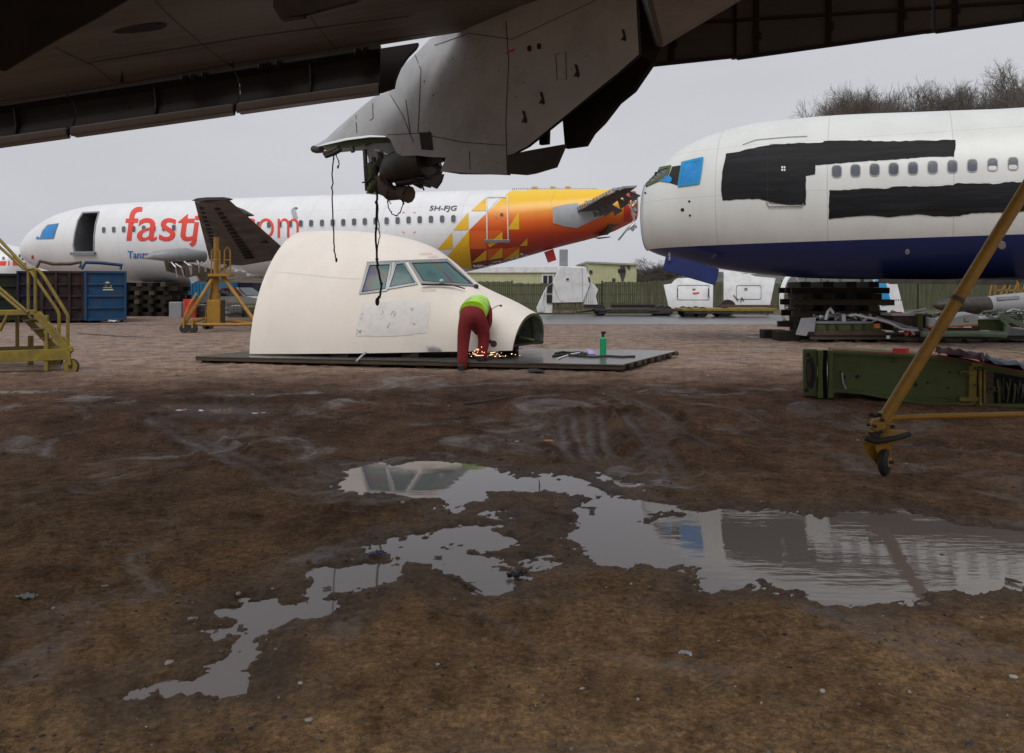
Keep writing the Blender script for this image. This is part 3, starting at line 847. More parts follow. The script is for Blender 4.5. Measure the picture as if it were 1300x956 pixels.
# windscreen under blue film
decal(jet, [[(51.5, 303), (55, 294), (61, 286.5), (73.5, 284.5), (70.5, 292), (67.5, 302.2)]], "blue_film", M['bluetape'], jr, 0.03, 4)
decal(jet, [[(45.5, 303.2), (48, 300), (50.5, 301.5), (49.5, 303.6)]], "film_scrap", M['bluetape'], jr, 0.03, 4)
decal(jet, None, "windscreen_frame", M['frame'], jr, 0.02, 4, bm=ring_bm([(50, 304), (54, 293), (60.5, 285.5), (75, 283.5), (72, 292), (68.5, 303.4)], [(51.5, 303), (55, 294), (61, 286.5), (73.5, 284.5), (70.5, 292), (67.5, 302.2)]))
decal(jet, [rrect(41.5, 326.5, 3.2, 5, 1)], "static_port", M['pinkred'], jr, 0.012, 4)
wx = [(132 + 12.7 * i, 292.2 - 0.40 * i) for i in range(9)] + [(313, 286.3), (328.6, 285.9), (341.8, 285.5), (355.3, 285), (368.7, 284.6)] + [(382, 284), (395.2, 283.7), (409, 283.4), (422.5, 283), (436, 282.7), (449.8, 282), (463.4, 281.5), (477, 281), (491, 280.7), (505, 280.3), (519, 279.7), (533, 279.2), (547.3, 278.8), (561.5, 278.4), (575.8, 277.9)]
for x, y in wx:
    k = 0.8 + 0.2 * (x - 130) / 450
    fr = decal(jet, None, "window", M['panelwhite'], jr, 0.016, 20, bm=ring_bm(rrect(x, y, 7.6 * k, 11.6 * k, 3 * k, 3), rrect(x, y, 5.9 * k, 9.6 * k, 2.5 * k, 3)))
    decal(jet, [rrect(x, y, 5.9 * k, 9.6 * k, 2.5 * k, 3)], "pane", M['cabinpane'], fr, 0.006, 20)
# lettering
decal(jet, None, "lettering", M['logored'], jr, 0.026, 5, bm=text_bm("fast", (159.5, 263, 247.5, 306), slant=0.12, bold=0.003, space=0.98))
decal(jet, None, "lettering", M['logored'], jr, 0.026, 5, bm=text_bm("j", (240, 274, 254, 313), slant=0.12, bold=0.012))
decal(jet, None, "lettering", M['logored'], jr, 0.026, 5, bm=text_bm("et", (258, 268, 305, 302), slant=0.12, bold=0.012))
decal(jet, None, "lettering", M['logored'], jr, 0.026, 5, bm=text_bm("com", (310, 277.5, 379.5, 302), bold=-0.012))
decal(jet, None, "lettering", M['logoblue'], jr, 0.026, 5, bm=text_bm("Tanzania", (162.5, 318.5, 202, 328), bold=0.01))
decal(jet, None, "lettering", M['logodark'], jr, 0.026, 5, bm=text_bm("5H-FJG", (545, 261.5, 580.5, 269.5), slant=0.2, bold=0.014))
# grey bird emblem
decal(jet, [[(372, 276), (370.2, 271), (370, 267), (371.5, 264.8), (374.5, 264.4), (376.8, 265.6), (376, 266.8), (374.8, 267), (376.6, 270), (378.5, 278)]], "bird_emblem", M['greytail'], jr, 0.026, 5)
decal(jet, [[(373, 264.4), (376, 263.6), (378.8, 264.4), (377, 265.6), (374.5, 265.3)]], "bird_crest", M['logodark'], jr, 0.034, 5)
def q6(pts): return [(540 + x * .272, 220 + y * .272) for x, y in pts]
# tail livery: big fields, then triangles
decal(jet, [q6([(408, 80), (385, 92), (345, 130), (290, 182), (205, 265), (205, 330), (210, 385), (218, 445), (330, 450), (470, 380), (520, 300), (520, 84)])], "livery_field", M['tailgrad'], jr, 0.012, 5)
decal(jet, [q6([(205, 265), (205, 330), (212, 400), (100, 391)])], "livery_triangle", M['livyellow'], jr, 0.020, 5)
decal(jet, [q6([(100, 391), (212, 400), (218, 448), (165, 440)])], "livery_triangle", M['livyellow'], jr, 0.020, 5)
for tri in ([(285, 113), (285, 176), (213, 176)], [(201, 182), (201, 263), (131, 265)], [(125, 275), (127, 352), (57, 356)], [(438, 176), (438, 262), (383, 262)], [(476, 302), (476, 336), (440, 338)],
            [(285, 355), (285, 404), (216, 416)], [(360, 345), (360, 392), (293, 404)], [(438, 345), (438, 386), (362, 404)], [(360, 270), (360, 310), (300, 345), (290, 330)]):
    decal(jet, [q6(tri)], "livery_triangle", M['livyellow'], jr, 0.020, 5)
for tri in ([(205, 268), (358, 266), (288, 330), (288, 352), (208, 352)], [(288, 352), (358, 348), (290, 404)], [(362, 352), (440, 340), (364, 400)]):
    decal(jet, [q6(tri)], "livery_triangle", M['livorange'], jr, 0.016, 5)
decal(jet, [q6([(285, 130), (350, 112), (300, 168), (287, 176)])], "livery_triangle", M['white'], jr, 0.020, 5)
decal(jet, [q6([(926, 78), (1000, 78), (1000, 225), (926, 225)])], "tail_band", M['red'], jr, 0.02, 4)
decal(jet, [q6([(595, 160), (655, 146), (705, 140), (745, 158), (800, 162), (866, 166), (862, 185), (800, 212), (705, 255), (650, 247), (596, 232)])], "stabiliser_fairing", M['greytail'], jr, 0.024, 4)
dr = decal(jet, None, "rear_door", M['panelwhite'], jr, 0.04, 5, bm=ring_bm(q6([(284, 110), (386, 110), (390, 318), (286, 318)]), q6([(290, 116), (380, 116), (384, 310), (292, 310)])))
decal(jet, [q6([(276, 308), (396, 308), (396, 320), (276, 320)])], "door_threshold", M['greymetal'], jr, 0.07, 6, thick=0.05)
decal(jet, [rrect(*q6([(357, 194)])[0], 4, 4.4, 2)], "door_window", M['logodark'], jr, 0.035, 6)
decal(jet, [rrect(*q6([(331, 206)])[0], 1.6, 3.6, .6)], "door_latch", M['greymetal'], jr, 0.035, 6)
for a, b in (((511, 270.5), (514, 269.5)), ((525, 269.5), (528, 270.5)), ((511, 294), (514, 296)), ((525, 296), (528, 294))):
    decal(jet, None, "exit_mark", M['logored'], jr, 0.02, 6, bm=ribbon([a, b], 0.8))
# ventral blade, tail torn end, roof stubs
tp = Vector((2.0, 34.4, 0)); tn = -jet.sd
plate([(691.5, 320), (702.5, 316), (706.5, 330), (696.5, 333.5)], tp, Vector((0.2, -1, 0)), 0.12, "ventral_blade", M['red'], jr)
for x in (679, 702, 721):
    e = MB()
    for k in range(5): e.box(P(x + (k - 2) * 1.6, 239.5 - (k % 2) * 1.2, 34.6 - .015 * (x - 679)), (.07, .1, .14))
    e.box(P(x, 240.5, 34.6), (.28, .2, .1))
    e.build("fin_attachment", M['cream'], jr)
e = MB()
for k in range(46): e.box(P(651 + k * 2.35, 240.1, 34.5), (.03, .05, .07))
e.build("fastener_row", M['rust'], jr)
# torn tail end: dark rim, hanging struts
plate([(774, 284), (806, 276), (806, 280.5), (779, 287.5), (776, 293), (772, 298), (768, 298)], Vector((4.6, 32.9, 0)), Vector((0.35, -1, 0)), 0.6, "torn_bulkhead", M['darkmetal'], jr)
plate([(758, 301.5), (775, 300.2), (775, 301.4), (764, 303)], Vector((4.2, 33.2, 0)), Vector((0.35, -1, 0)), 0.3, "drain_fairing", M['darkmetal'], jr)
for a, b, r in (((783, 240), (802, 266), .035), ((802, 266), (805, 280), .05), ((806, 279), (785, 305), .04), ((797, 292), (806, 283), .05), ((803, 262), (808, 255), .06)):
    MB().tube([P(*a, 32.0), P(*b, 32.0)], r, 6).build("hanging_strut", M['metal'], jr)
for k, (x, y) in enumerate([(805, 257), (806, 266), (804, 272), (806, 288), (803, 291)]):
    MB().box(P(x, y, 32.0), (.15, .1, .12), Matrix.Rotation(k, 3, 'Y')).build("torn_bracket", M['greymetal'], jr)
# left stabiliser stub reaching towards the viewer
def z7(pts, ox=690, oy=220, s=0.123): return [(ox + x * s, oy + y * s) for x, y in pts]
root_ = [P(712, 268, 33.0), P(722, 274, 33.0), P(775, 262, 32.6), P(775, 256, 32.6)]
tipA, tipB = P(779, 238.5, 28.8), P(809, 237, 28.2)
le0 = P(727, 272, 33.2)
sb = MB()
sb.hexa([P(727, 272.5, 33.2), P(766, 268, 32.8), P(808, 237.5, 28.4), P(783, 240.0, 28.8)], [P(729, 269.0, 33.3), P(768, 262, 33.3), P(809, 235.5, 28.6), P(784, 238.0, 29)])
sb.build("stabiliser_skin", M['stabdark'], jr)
for (a, b, ya, yb) in (((730, 267.5), (751, 256.2), 33.0, 31.6), ((753, 255.2), (781, 241.0), 31.4, 29.0)):
    e = MB(); pa, pb = P(*a, ya), P(*b, yb)
    e.bar(pa, pb, .10, .16); e.build("stabiliser_spar", M['metal'], jr)
    e = MB()
    for k in range(7):
        q = pa.lerp(pb, (k + .5) / 7) + Vector((0, -.07, 0)); MB().box(q, (.09, .03, .08)).build("spar_hole", M['dark'], jr)
for poly, Y in (([(715, 266.2), (729, 264), (731, 268.5), (725, 269.5)], 32.9), ([(741, 255.3), (752, 254.3), (753, 257.5), (746, 258)], 31.4), ([(777, 239.5), (785, 238), (784, 241), (780, 241.5)], 28.7)):
    MB().prism([P(x, y, Y) for x, y in poly], Vector((0, .12, .02))).build("broken_rib", M['metal'], jr)
plate([(784, 240), (790, 236.5), (808, 235.4), (808, 238), (792, 239), (786, 242)], P(795, 238, 28.3), Vector((0, -1, 0)), .06, "leading_edge_cap", M['greymetal'], jr)
e = MB()
for x, y, s in ((763, 262, .5), (770, 258, .4), (776, 262, .45), (758, 266, .35), (783, 252, .5), (790, 247, .4), (798, 243, .45), (752, 268, .3)):
    q = P(x, y, 31.5 - (x - 752) * .06)
    e = MB(); e.add([q, q + Vector((s, 0, -.15)), q + Vector((s * .3, .1, -s * .8)), q + Vector((s * .4, .15, .0))], [(0, 1, 2), (0, 3, 1), (0, 2, 3), (1, 3, 2)])
    e.build("torn_skin", M['stabdark'], jr)

# jet wing reaching over the yard towards the viewer
def jw(px, py, Y): return P(px, py, Y)
tipLE, tipTE = P(247, 256, 25.2), P(290, 253, 24.8)
rLE, rTE = P(266, 330, 36.5), P(372, 326, 35.2)
up = Vector((0, 0, 1))
stations = []
NW = 10
wv = []; 
for i in range(NW + 1):
    t = i / NW
    a, b = tipLE.lerp(rLE, t), tipTE.lerp(rTE, t)
    th = 0.12 + 0.5 * t
    prof = [(0, 0), (.12, -.35), (.4, -.5), (.75, -.22), (1, 0), (.75, .38), (.4, .5), (.12, .42)]
    for u, hgt in prof: wv.append(a.lerp(b, u) + up * (hgt * th))
nf = 8; wf = []
for i in range(NW):
    for k in range(nf): wf.append((i * nf + k, i * nf + (k + 1) % nf, (i + 1) * nf + (k + 1) % nf, (i + 1) * nf + k))
wf += [tuple(range(nf)), tuple(NW * nf + k for k in range(nf))]
M['wingdark'] = pm('dark_wing_underside', (0.15, 0.135, 0.125), 0.55, var=0.35, scale=1.2, dirt=(0.02, 0.018, 0.015), damt=0.9, dscale=0.9)  # dark skin with random near-black mottling
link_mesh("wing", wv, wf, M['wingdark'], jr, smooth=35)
# access panels along the underside, rib by rib
e = MB()
for row, (u0, u1) in enumerate(((.10, .20), (.48, .60))):
    for i in range(15):
        t = .05 + .055 * i + row * .02
        a, b = tipLE.lerp(rLE, t), tipTE.lerp(rTE, t); a2, b2 = tipLE.lerp(rLE, t + .026), tipTE.lerp(rTE, t + .026)
        th = 0.12 + .5 * t
        dz = -th * (.33 if row == 0 else .46) - .03
        q = [a.lerp(b, u0), a.lerp(b, u1), a2.lerp(b2, u1), a2.lerp(b2, u0)]
        e.prism([p + up * dz for p in q], up * .05)
o_ = e.build("access_panel", M['dark'], jr); tag(o_, kind='stuff')
MB().prism([P(243, 254.5, 24.6), P(250, 251.6, 24.6), P(262, 250.4, 24.6), P(284, 250.2, 24.6), P(289, 252, 24.6), P(286, 253.4, 24.6), P(262, 253.8, 24.6), P(250, 256, 24.6)], Vector((0, .5, .03))).build("wing_tip", M['darkmetal'], jr)
for (p0, p1, p2) in (((296, 268), (322, 273.5), 27.5), ((318, 301), (341, 308.5), 31.5)):
    a, b = P(*p0, p2 + .6), P(*p1, p2 - .3)
    MB().tube([a + (a - b) * .4, a, a.lerp(b, .5), b], [.05, .2, .14, .02], 8).build("flap_track_fairing", M['darkmetal'], jr, smooth=60)
# engine pylon hanging from the leading edge
py = MB().tube([P(183, 327.5, 31.5), P(195, 325, 31.6), P(212, 324.2, 31.8), P(235, 324, 32.2), P(258, 326, 33)], [.03, .16, .26, .30, .25], 10)
pyl = py.build("engine_pylon", M['greymetal'], jr, smooth=50)
plate([(208, 331), (228, 331), (262, 340), (268, 350), (262, 357.5), (250, 356), (211, 344)], P(235, 342, 32), Vector((-.2, -1, .1)), .5, "engine_mount", M['timber2'], pyl)
for k in range(9):
    a = P(212 + k * 5.5, 331 + (k * 37 % 7), 31.6); b = P(216 + k * 5 + (k * 13 % 9), 343 + (k * 29 % 10), 31.5)
    MB().tube([a, a.lerp(b, .5) + Vector((.1, -.1, .1)), b], .035, 5).build("pylon_pipe", M['metal'] if k % 3 else M['darkmetal'], pyl)
plate([(240, 352), (249, 350), (252, 356), (243, 360.5)], P(246, 355, 31.5), Vector((-.2, -1, .1)), .1, "torn_skin", M['greymetal'], pyl)
decal(jet, [[(262, 344), (350, 345), (350, 362), (262, 360)]], "wing_root_fairing", M['panelwhite'], jr, 0.05, 8)

# ------------------------------------------------------------------ the big white and navy airliner on the right
BA_, BB_ = P(815, HY, 22.4), P(1300, HY, 18.6); BA_.z = BB_.z = 0
def ext(rows):
    l = max(rows); return [(l[0] + 3, l[1], l[2], l[3]), (l[0] + 9, l[1] , l[2], l[3])]
big = Shell(BA_, BB_, [(823, 233, 317.5, .72), (829, 227, 320.5, .92), (841, 214, 325, 1.2), (866, 192, 331.5, 1.5), (915, 169.5, 341.5, 1.74), (973, 156.5, 349, 1.86), (1039, 150, 353.5, 1.88), (1185, 143.5, 355.5, 1.88), (1300, 138.6, 356, 1.88)], nst=60, ex=2.12, extra=ext, n=56)
br = thing("passenger_jet", "white and navy airliner with titles brushed over in black, nose cone missing", "aircraft", (8, 20, 0))
bz = [(1.0, (0.008, 0.020, 0.105)), (1.8, (0.008, 0.021, 0.110)), (2.52, (0.009, 0.022, 0.118))]
M['bigskin'] = livery_mat('airliner_white_over_navy', (0.72, 0.74, 0.715), tuple(big.ax), 2.545, bz, seam=1.3)
link_mesh("fuselage", big.v, big.f, M['bigskin'], br, smooth=40)
def q3(pts): return [(800 + x * .385, y * .385) for x, y in pts]
def q8(pts): return [(790 + x * .3923, 130 + y * .3923) for x, y in pts]
blk1 = q8([(336, 166), (380, 160), (415, 150), (470, 140), (560, 133), (650, 130), (652, 126), (770, 123), (850, 127), (990, 124), (1078, 122), (1078, 150), (1073, 176), (990, 176), (860, 186), (760, 192), (625, 203), (624, 233), (594, 238), (594, 331), (530, 331), (500, 326), (465, 318), (440, 312), (390, 314), (325, 318), (320, 285), (326, 215)])
decal(big, [ragged(blk1, 0.55, 5, 3)], "black_overpaint", M['blackpaint'], br, 0.012, 6)
blk2 = q8([(670, 284), (720, 283), (800, 278), (850, 280), (875, 273), (960, 272), (1070, 268), (1080, 262), (1210, 264), (1240, 258), (1400, 257), (1400, 345), (1240, 356), (1130, 358), (1090, 368), (1010, 369), (960, 362), (860, 372), (800, 366), (700, 374), (668, 378)])
decal(big, [ragged(blk2, 0.6, 5, 5)], "black_overpaint", M['blackpaint'], br, 0.012, 6)
for i, (x, y) in enumerate([(1062.3, 217.8), (1086, 216.8), (1110.3, 215.8), (1134.5, 214.8), (1159, 213.8), (1184, 212.6), (1209, 211.6), (1234.3, 210.4), (1260, 209.2), (1286, 208)]):
    k = 1 + .004 * i
    fr = decal(big, None, "window", M['frame'], br, 0.016, 20, bm=ring_bm(rrect(x, y, 13.2 * k, 16.6 * k, 5, 4), rrect(x, y, 11.2 * k, 14.4 * k, 4.2, 4)))
    decal(big, [rrect(x, y, 11.2 * k, 14.4 * k, 4.2, 4)], "pane", M['cabinpane'], fr, 0.006, 20)
    if i >= 8: decal(big, [rrect(x, y + 4.2, 10.4 * k, 5.6, 2.4, 4)], "window_blind", M['panelwhite'], fr, 0.010, 20)
# forward door: seam ring, sill, small window
decal(big, None, "door_seam", M['dark'], br, 0.02, 6, bm=ring_bm(rrect(996, 221, 43, 75, 6), rrect(996, 221, 41.4, 73.4, 5.4)))
decal(big, None, "door_sill", M['metal'], br, 0.03, 6, bm=ribbon([(973, 256), (976, 262.5), (1018, 262), (1020, 258)], 2))
for dx in (-1.5, 1.5):
    for dy in (-1.7, 1.7): decal(big, [rrect(994.6 + dx, 214.4 + dy, 2.2, 2.6, .5)], "door_window", M['panelwhite'], br, 0.024, 6)  # white squares paint the bright reflection in the door window
decal(big, None, "door_edge", M['frame'], br, 0.018, 6, bm=ribbon([(943, 184), (960, 178), (1000, 174.5), (1025, 173.5)], .8))
# flight deck windows
decal(big, [q3([(45, 608), (98, 560), (132, 552), (120, 578), (95, 590), (62, 607)])], "windscreen", M['cabinpane'], br, 0.012, 4)
decal(big, None, "windscreen_frame", M['greenprimer'], br, 0.03, 4, bm=ring_bm(q3([(40, 612), (96, 553), (138, 546), (126, 582), (100, 596), (64, 612)]), q3([(56, 604), (99, 563), (128, 555), (117, 577), (93, 588), (65, 604)])))
decal(big, [q3([(140, 550), (174, 545), (168, 560), (158, 612), (120, 600), (128, 580)])], "side_window", M['dark'], br, 0.014, 4)
decal(big, [q3([(96, 598), (112, 590), (124, 572), (140, 590), (136, 602)])], "film_scrap", M['bluetape'], br, 0.03, 4)
decal(big, [q3([(172, 540), (240, 522), (236, 560), (228, 604), (160, 614), (166, 575)])], "blue_film", M['bluetape'], br, 0.03, 4)
M['bluetape2'] = pm('blue_tape_edge', (0.01, 0.27, 0.55), 0.35, var=0.1)
decal(big, None, "tape_edge", M['bluetape2'], br, 0.036, 4, bm=ring_bm(q3([(171, 536), (243, 519), (238, 560), (230, 607), (158, 617), (164, 575)]), q3([(182, 542), (234, 530), (230, 560), (222, 595), (167, 606), (174, 575)])))
for x, y, r in ((866.5, 266.3, 2.3), (875.2, 255.7, 1.5), (876, 273.5, 1.5), (819.5, 245, 1.3)):
    decal(big, [rrect(x, y, 2 * r, 2 * r, r)], "static_port", M['dark'], br, 0.01, 8)
for x, y, r in ((1152, 319.5, 3), (1272, 311, 5)):
    decal(big, [rrect(x, y, 2 * r, 2 * r, r)], "drain_port", M['greymetal'], br, 0.02, 8, thick=.04)
for y in (281, ):
    pass
# nose bulkhead rim and gear door
e = MB()
c = big.A + big.ax * big.rows[0, 0]; zc = (big.rows[0, 1] + big.rows[0, 2]) / 2; rz = (big.rows[0, 1] - big.rows[0, 2]) / 2
rim = [c + big.sd * (.73 * math.cos(2 * math.pi * k / 24)) + Vector((0, 0, zc + (rz + .01) * math.sin(2 * math.pi * k / 24))) - big.ax * .02 for k in range(25)]
MB().tube(rim, .015, 6).build("bulkhead_rim", M['greymetal'], br)
gp = P(876, 340, 20.6)
plate([(845.5, 324), (880, 331), (913, 341.5), (911, 352), (908, 362), (875, 352.5), (841.5, 342.5)], gp, Vector((-.15, -1, .12)), .07, "gear_door", M['navy'], br, bevel=.01)
MB().tube([P(850, 322, 20.9), P(850, 330, 20.6)], .03, 6).build("door_hinge", M['metal'], br)
MB().tube([P(900, 336, 20.9), P(902, 344, 20.6)], .03, 6).build("door_hinge", M['metal'], br)
# belly keel step on the right
e = MB(); e.bar(P(1120, 357, 19.3), P(1290, 359, 17.8), 1.2, .10); e.build("belly_fairing", M['darkmetal'], br)

# ------------------------------------------------------------------ far left airliner, only its forward side in view
fl = thing("passenger_jet", "white airliner with a red stripe, half hidden behind the yellow steps", "aircraft", (-34, 50, 0))
fs = Shell(P(-120, HY, 55) * 1.0 - Vector((0, 0, CAMZ)), P(40, HY, 52) - Vector((0, 0, CAMZ)), [(-120, 296, 372, 1.7), (-20, 305, 372, 1.7), (10, 310.5, 370, 1.6), (28, 316, 366, 1.2), (36, 326, 350, .4)], nst=24, n=32)
link_mesh("fuselage", fs.v, fs.f, M['white'], fl, smooth=40)
decal(fs, [[(-30, 332), (12, 331.5), (12, 337), (-30, 337.5)]], "red_stripe", M['logored'], fl, .02, 6)
decal(fs, [[(16, 332), (33, 334), (33, 337), (16, 337)]], "red_stripe", M['logored'], fl, .02, 6)
for x, y, w_, h_ in ((4.5, 328, 3.2, 4), (18.5, 326, 4, 6), (25, 325, 2.4, 4), (28.5, 329, 2.4, 3), (21, 331, 2, 2.4)):
    decal(fs, [rrect(x, y, w_, h_, 1)], "window", M['logodark'], fl, .02, 6)

# ------------------------------------------------------------------ wing overhead, with the stripped engine pylon
wr = thing("aircraft_wing", "grey aircraft wing overhead with a torn engine pylon and slats hanging from its front", "wing", (0, 8, 0))
WS = 0.75          # everything on this wing hangs at about nine metres
LEA, LEB = P(-160, 158, 12.0 * WS), P(1420, -90, 12.0 * WS)
TEA, TEB = LEA + Vector((-2.5, -10.6, .25)), LEB + Vector((.5, -9.2, .2))  # chord lengthened back over the camera, unseen, to shade pylon and foreground
NS, NU = 24, 10
wv, wf = [], []
for i in range(NS + 1):
    t = i / NS
    a, b = LEA.lerp(LEB, t), TEA.lerp(TEB, t)
    for j in range(NU + 1):
        u = j / NU
        wv.append(a.lerp(b, u) + up * (-.22 * math.sin(math.pi * min(1, u * 1.1)) ** .8 if u < .9 else 0))
    for j in range(NU + 1):
        u = 1 - j / NU
        wv.append(a.lerp(b, u) + up * (.04 + .75 * math.sin(math.pi * u) ** .6 * (1 - .4 * u)))
nf = 2 * (NU + 1)
for i in range(NS):
    for k in range(nf): wf.append((i * nf + k, i * nf + (k + 1) % nf, (i + 1) * nf + (k + 1) % nf, (i + 1) * nf + k))
wf += [tuple(range(nf)), tuple(NS * nf + k for k in range(nf))]
wsh = type('S', (), {})(); wsh.bvh = BVHTree.FromPolygons(wv, wf)
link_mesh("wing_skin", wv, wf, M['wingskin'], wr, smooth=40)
# oval access hole, panel seams
decal(wsh, [[(142, 40.5), (150, 36.5), (165, 33.5), (185, 29.5), (203, 27.8), (212, 29.5), (211, 33.5), (203, 37), (190, 39.5), (170, 41.5), (152, 42.5)]], "access_hole", M['dark'], wr, 0.004, 8)
for seam in ([(0, 128), (120, 112), (300, 80), (420, 62), (540, 42)], [(110, 80), (320, 46), (520, 20)], [(300, 90), (250, 50), (215, 20), (196, 0)], [(430, 66), (400, 30), (380, 0)], [(160, 116), (120, 84), (70, 60)]):
    decal(wsh, None, "panel_seam", M['dark'], wr, 0.004, 8, bm=ribbon(seam, .7))
e = MB()
# slats: left run in three lengths with a torn end, right run in two
def slat_run(px0, t0, b0, px1, t1, b1, Y, name, lip=.2, endcut=0.0):
    A0, A1 = P(px0, t0, Y), P(px0, b0, Y); B0, B1 = P(px1, t1, Y), P(px1, b1, Y)
    prof_o = [(0, 1.0), (.16, 1.03), (.36, .92), (.50, .66), (.50, .40), (.36, .16), (.14, .0)]
    prof_i = [(.10, .17), (.30, .30), (.40, .50), (.38, .66), (.26, .82), (.02, .92)]
    pr = prof_o + prof_i
    v = []; n = len(pr); NN = 8
    for i in range(NN + 1):
        t = i / NN
        a, b = A0.lerp(B0, t), A1.lerp(B1, t)
        for d, h in pr:
            q = b.lerp(a, h); q = q + Vector((0, d * (a - b).length * .9, 0)); q = q + (B0 - A0).normalized() * (endcut * (h - .5) * (1 if i == NN else 0))
            v.append(q)
    f = []
    for i in range(NN):
        for k in range(n): f.append((i * n + k, i * n + (k + 1) % n, (i + 1) * n + (k + 1) % n, (i + 1) * n + k))
    f += [tuple(range(n)), tuple(NN * n + k for k in range(n))]
    s_ = link_mesh(name, v, f, M['slatdark'], wr, smooth=30)
    L = MB()
    dl = (B1 - B0).length
    lo = [A1 + (A0 - A1) * lip, B1 + (B0 - B1) * lip]
    g = (B1 - A1).normalized() * .012
    L.hexa([A1 + g, B1 - g, B1 - g + Vector((0, .30 * dl, -.01 * dl)), A1 + g + Vector((0, .30 * dl, -.01 * dl))], [lo[0] + g, lo[1] - g, lo[1] - g + Vector((0, .12 * dl, .0)), lo[0] + g + Vector((0, .12 * dl, .0))])
    L.build("slat_nose", M['slatlip'], s_, bevel=.015)
    for i in (1,):
        t = i / 2
        a, b = A0.lerp(B0, t), A1.lerp(B1, t)
        rb = MB(); q = [b.lerp(a, h) + Vector((0, d * (a - b).length * .9, 0)) for d, h in ((.16, .18), (.46, .45), (.44, .7), (.3, .84), (.12, .88), (.22, .5))]
        rb.prism(q, (B0 - A0).normalized() * .02).build("slat_rib", M['slatdark'], s_)
    return s_
def ltop(x): return 168 + (52 - 168) * 0 + (134 - 168) * 0 + (132.5 - x * 0.1512)
def tline(x): return 130.5 - x * 0.1535
def bline(x): return 184 - x * 0.1405
for x0, x1 in ((-60, 84), (86.5, 296), (298, 482)):
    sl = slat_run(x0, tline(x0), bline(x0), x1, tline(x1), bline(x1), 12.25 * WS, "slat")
# torn slanting end of the left run
plate([(483, 61.5), (531, 54), (528, 60), (518, 70), (508, 84), (502, 99), (500, 110), (482, 116.5)], P(490, 85, 12.25 * WS), Vector((0, -1, 0)), .10, "slat_end_rib", M['slatdark'], wr)
for x in (232, 243, 258, 330, 338, 352, 452, 462):
    MB().bar(P(x, tline(x) + 5, 12.3 * WS), P(x + 2, tline(x) - 4, 12.1 * WS), .05, .08).build("slat_bracket", M['dark'], wr)
# right run: slabs with flanges and stiffeners
def rb_(x): return 85 - (x - 830) * .1215
def slab(x0, b0, x1, b1, ytop, name, Y=12.2 * WS):
    s_ = plate([(x0, b0), (x1, b1), (x1, ytop), (x0, ytop)], P(x0, b0, Y), Vector((0, -1, -.25)), .22, name, M['flapdark'], wr, bevel=.01)
    dn = Vector((0, -1, -.25)).normalized()
    def on(x, y): return onplane(x, y, P(x0, b0, Y), dn) + dn * .02
    L = MB(); L.bar(on(x0 + 1, b0 - 1.5), on(x1 - 1, b1 - 1.5), .05, .035); L.build("lower_flange", M['slatdark'], s_)
    L = MB(); L.bar(on(x0 + 1, b0 - (b0 + 20) * .52), on(x1 - 1, b1 - (b1 + 20) * .50), .03, .03); L.build("mid_stringer", M['slatdark'], s_)
    k = x0 + 25
    while k < x1 - 10:
        t = (k - x0) / (x1 - x0); bb = b0 + (b1 - b0) * t
        L = MB(); L.bar(on(k, bb - 3), on(k + 1, ytop + 6), .05, .03); L.build("stiffener", M['slatdark'], s_)
        L = MB(); L.box(on(k + 3, bb - 26), (.07, .05, .10)); L.build("hinge_lug", M['slatdark'], s_, bevel=.02)
        k += 92
    return s_
slab(828, 84, 934, 73, -46, "slat")
slab(934.6, 75.5, 1182.5, 41, -52, "slat", 12.1 * WS)
slab(1186.5, 42, 1420, 10, -80, "slat", 12.1 * WS)

# pylon: closed box whose near side carries the outline, nose far left, tail near right
pf, prr = Vector((-3.66, 14.5, 0)) * WS, Vector((0.95, 10.4, 0)) * WS
pax = (pf - prr).normalized(); pn = Vector((pax.y, -pax.x, 0))
if pn.y > 0: pn = -pn
out_px = [(392, 189), (413, 177), (430, 161), (445, 148), (460, 135), (475, 123), (486, 119), (493, 116), (496, 107), (500, 100), (507, 90), (514, 81), (528, 68), (546, 49), (620, 22), (700, -6), (760, -30), (806, -30), (811, 69), (785, 92), (760, 112), (715, 149), (669, 186), (650, 196), (644, 222), (600, 220), (559, 217.5), (563, 208), (566, 200), (548, 199.5), (530, 197.5), (511, 198), (503, 194), (498, 183), (495, 176.5), (488, 172.5), (470, 171.5), (440, 175), (415, 181)]
bm = flat_bm([out_px]); grid_cut(bm, 14)
bm.verts.index_update()
PY0 = pf
def pface(x, y):
    """near side, rounding back towards the nose crown and the top edge"""
    q = onplane(x, y, PY0, pn)
    k = max(0.0, (560 - x) / 170); crown = max(0.0, 1 - (y - (190 - (x - 392) * 1.05)) / 60.0) if x < 560 else 0
    return q
n = len(bm.verts)
fr_ = [pface(v.co.x, v.co.y) for v in bm.verts]
dep = []
edge2 = [Vector((a, b)) for a, b in out_px]
def edist(x, y):
    p = Vector((x, y)); best = 1e9
    for i in range(13):
        a, b = edge2[i], edge2[i + 1]; d = b - a; t = max(0, min(1, (p - a).dot(d) / d.dot(d)))
        best = min(best, (p - a - d * t).length)
    return best
for i, v in enumerate(bm.verts):
    r_ = min(1, edist(v.co.x, v.co.y) / 62.0)
    fr_[i] = onplane(v.co.x, v.co.y, PY0 - pn * (.40 * (1 - math.sqrt(max(0, 1 - (1 - r_) ** 2)))), pn)
bk_ = [onplane(v.co.x, v.co.y, PY0 - pn * .42, pn) if edist(v.co.x, v.co.y) < 62 else pface(v.co.x, v.co.y) - pn * (.05 + .37 * max(0, min(1, (620 - v.co.x) / 80))) for v in bm.verts]
faces = [tuple(q.index for q in fc.verts) for fc in bm.faces]
bd = [(e_.verts[0].index, e_.verts[1].index) for e_ in bm.edges if len(e_.link_faces) == 1]
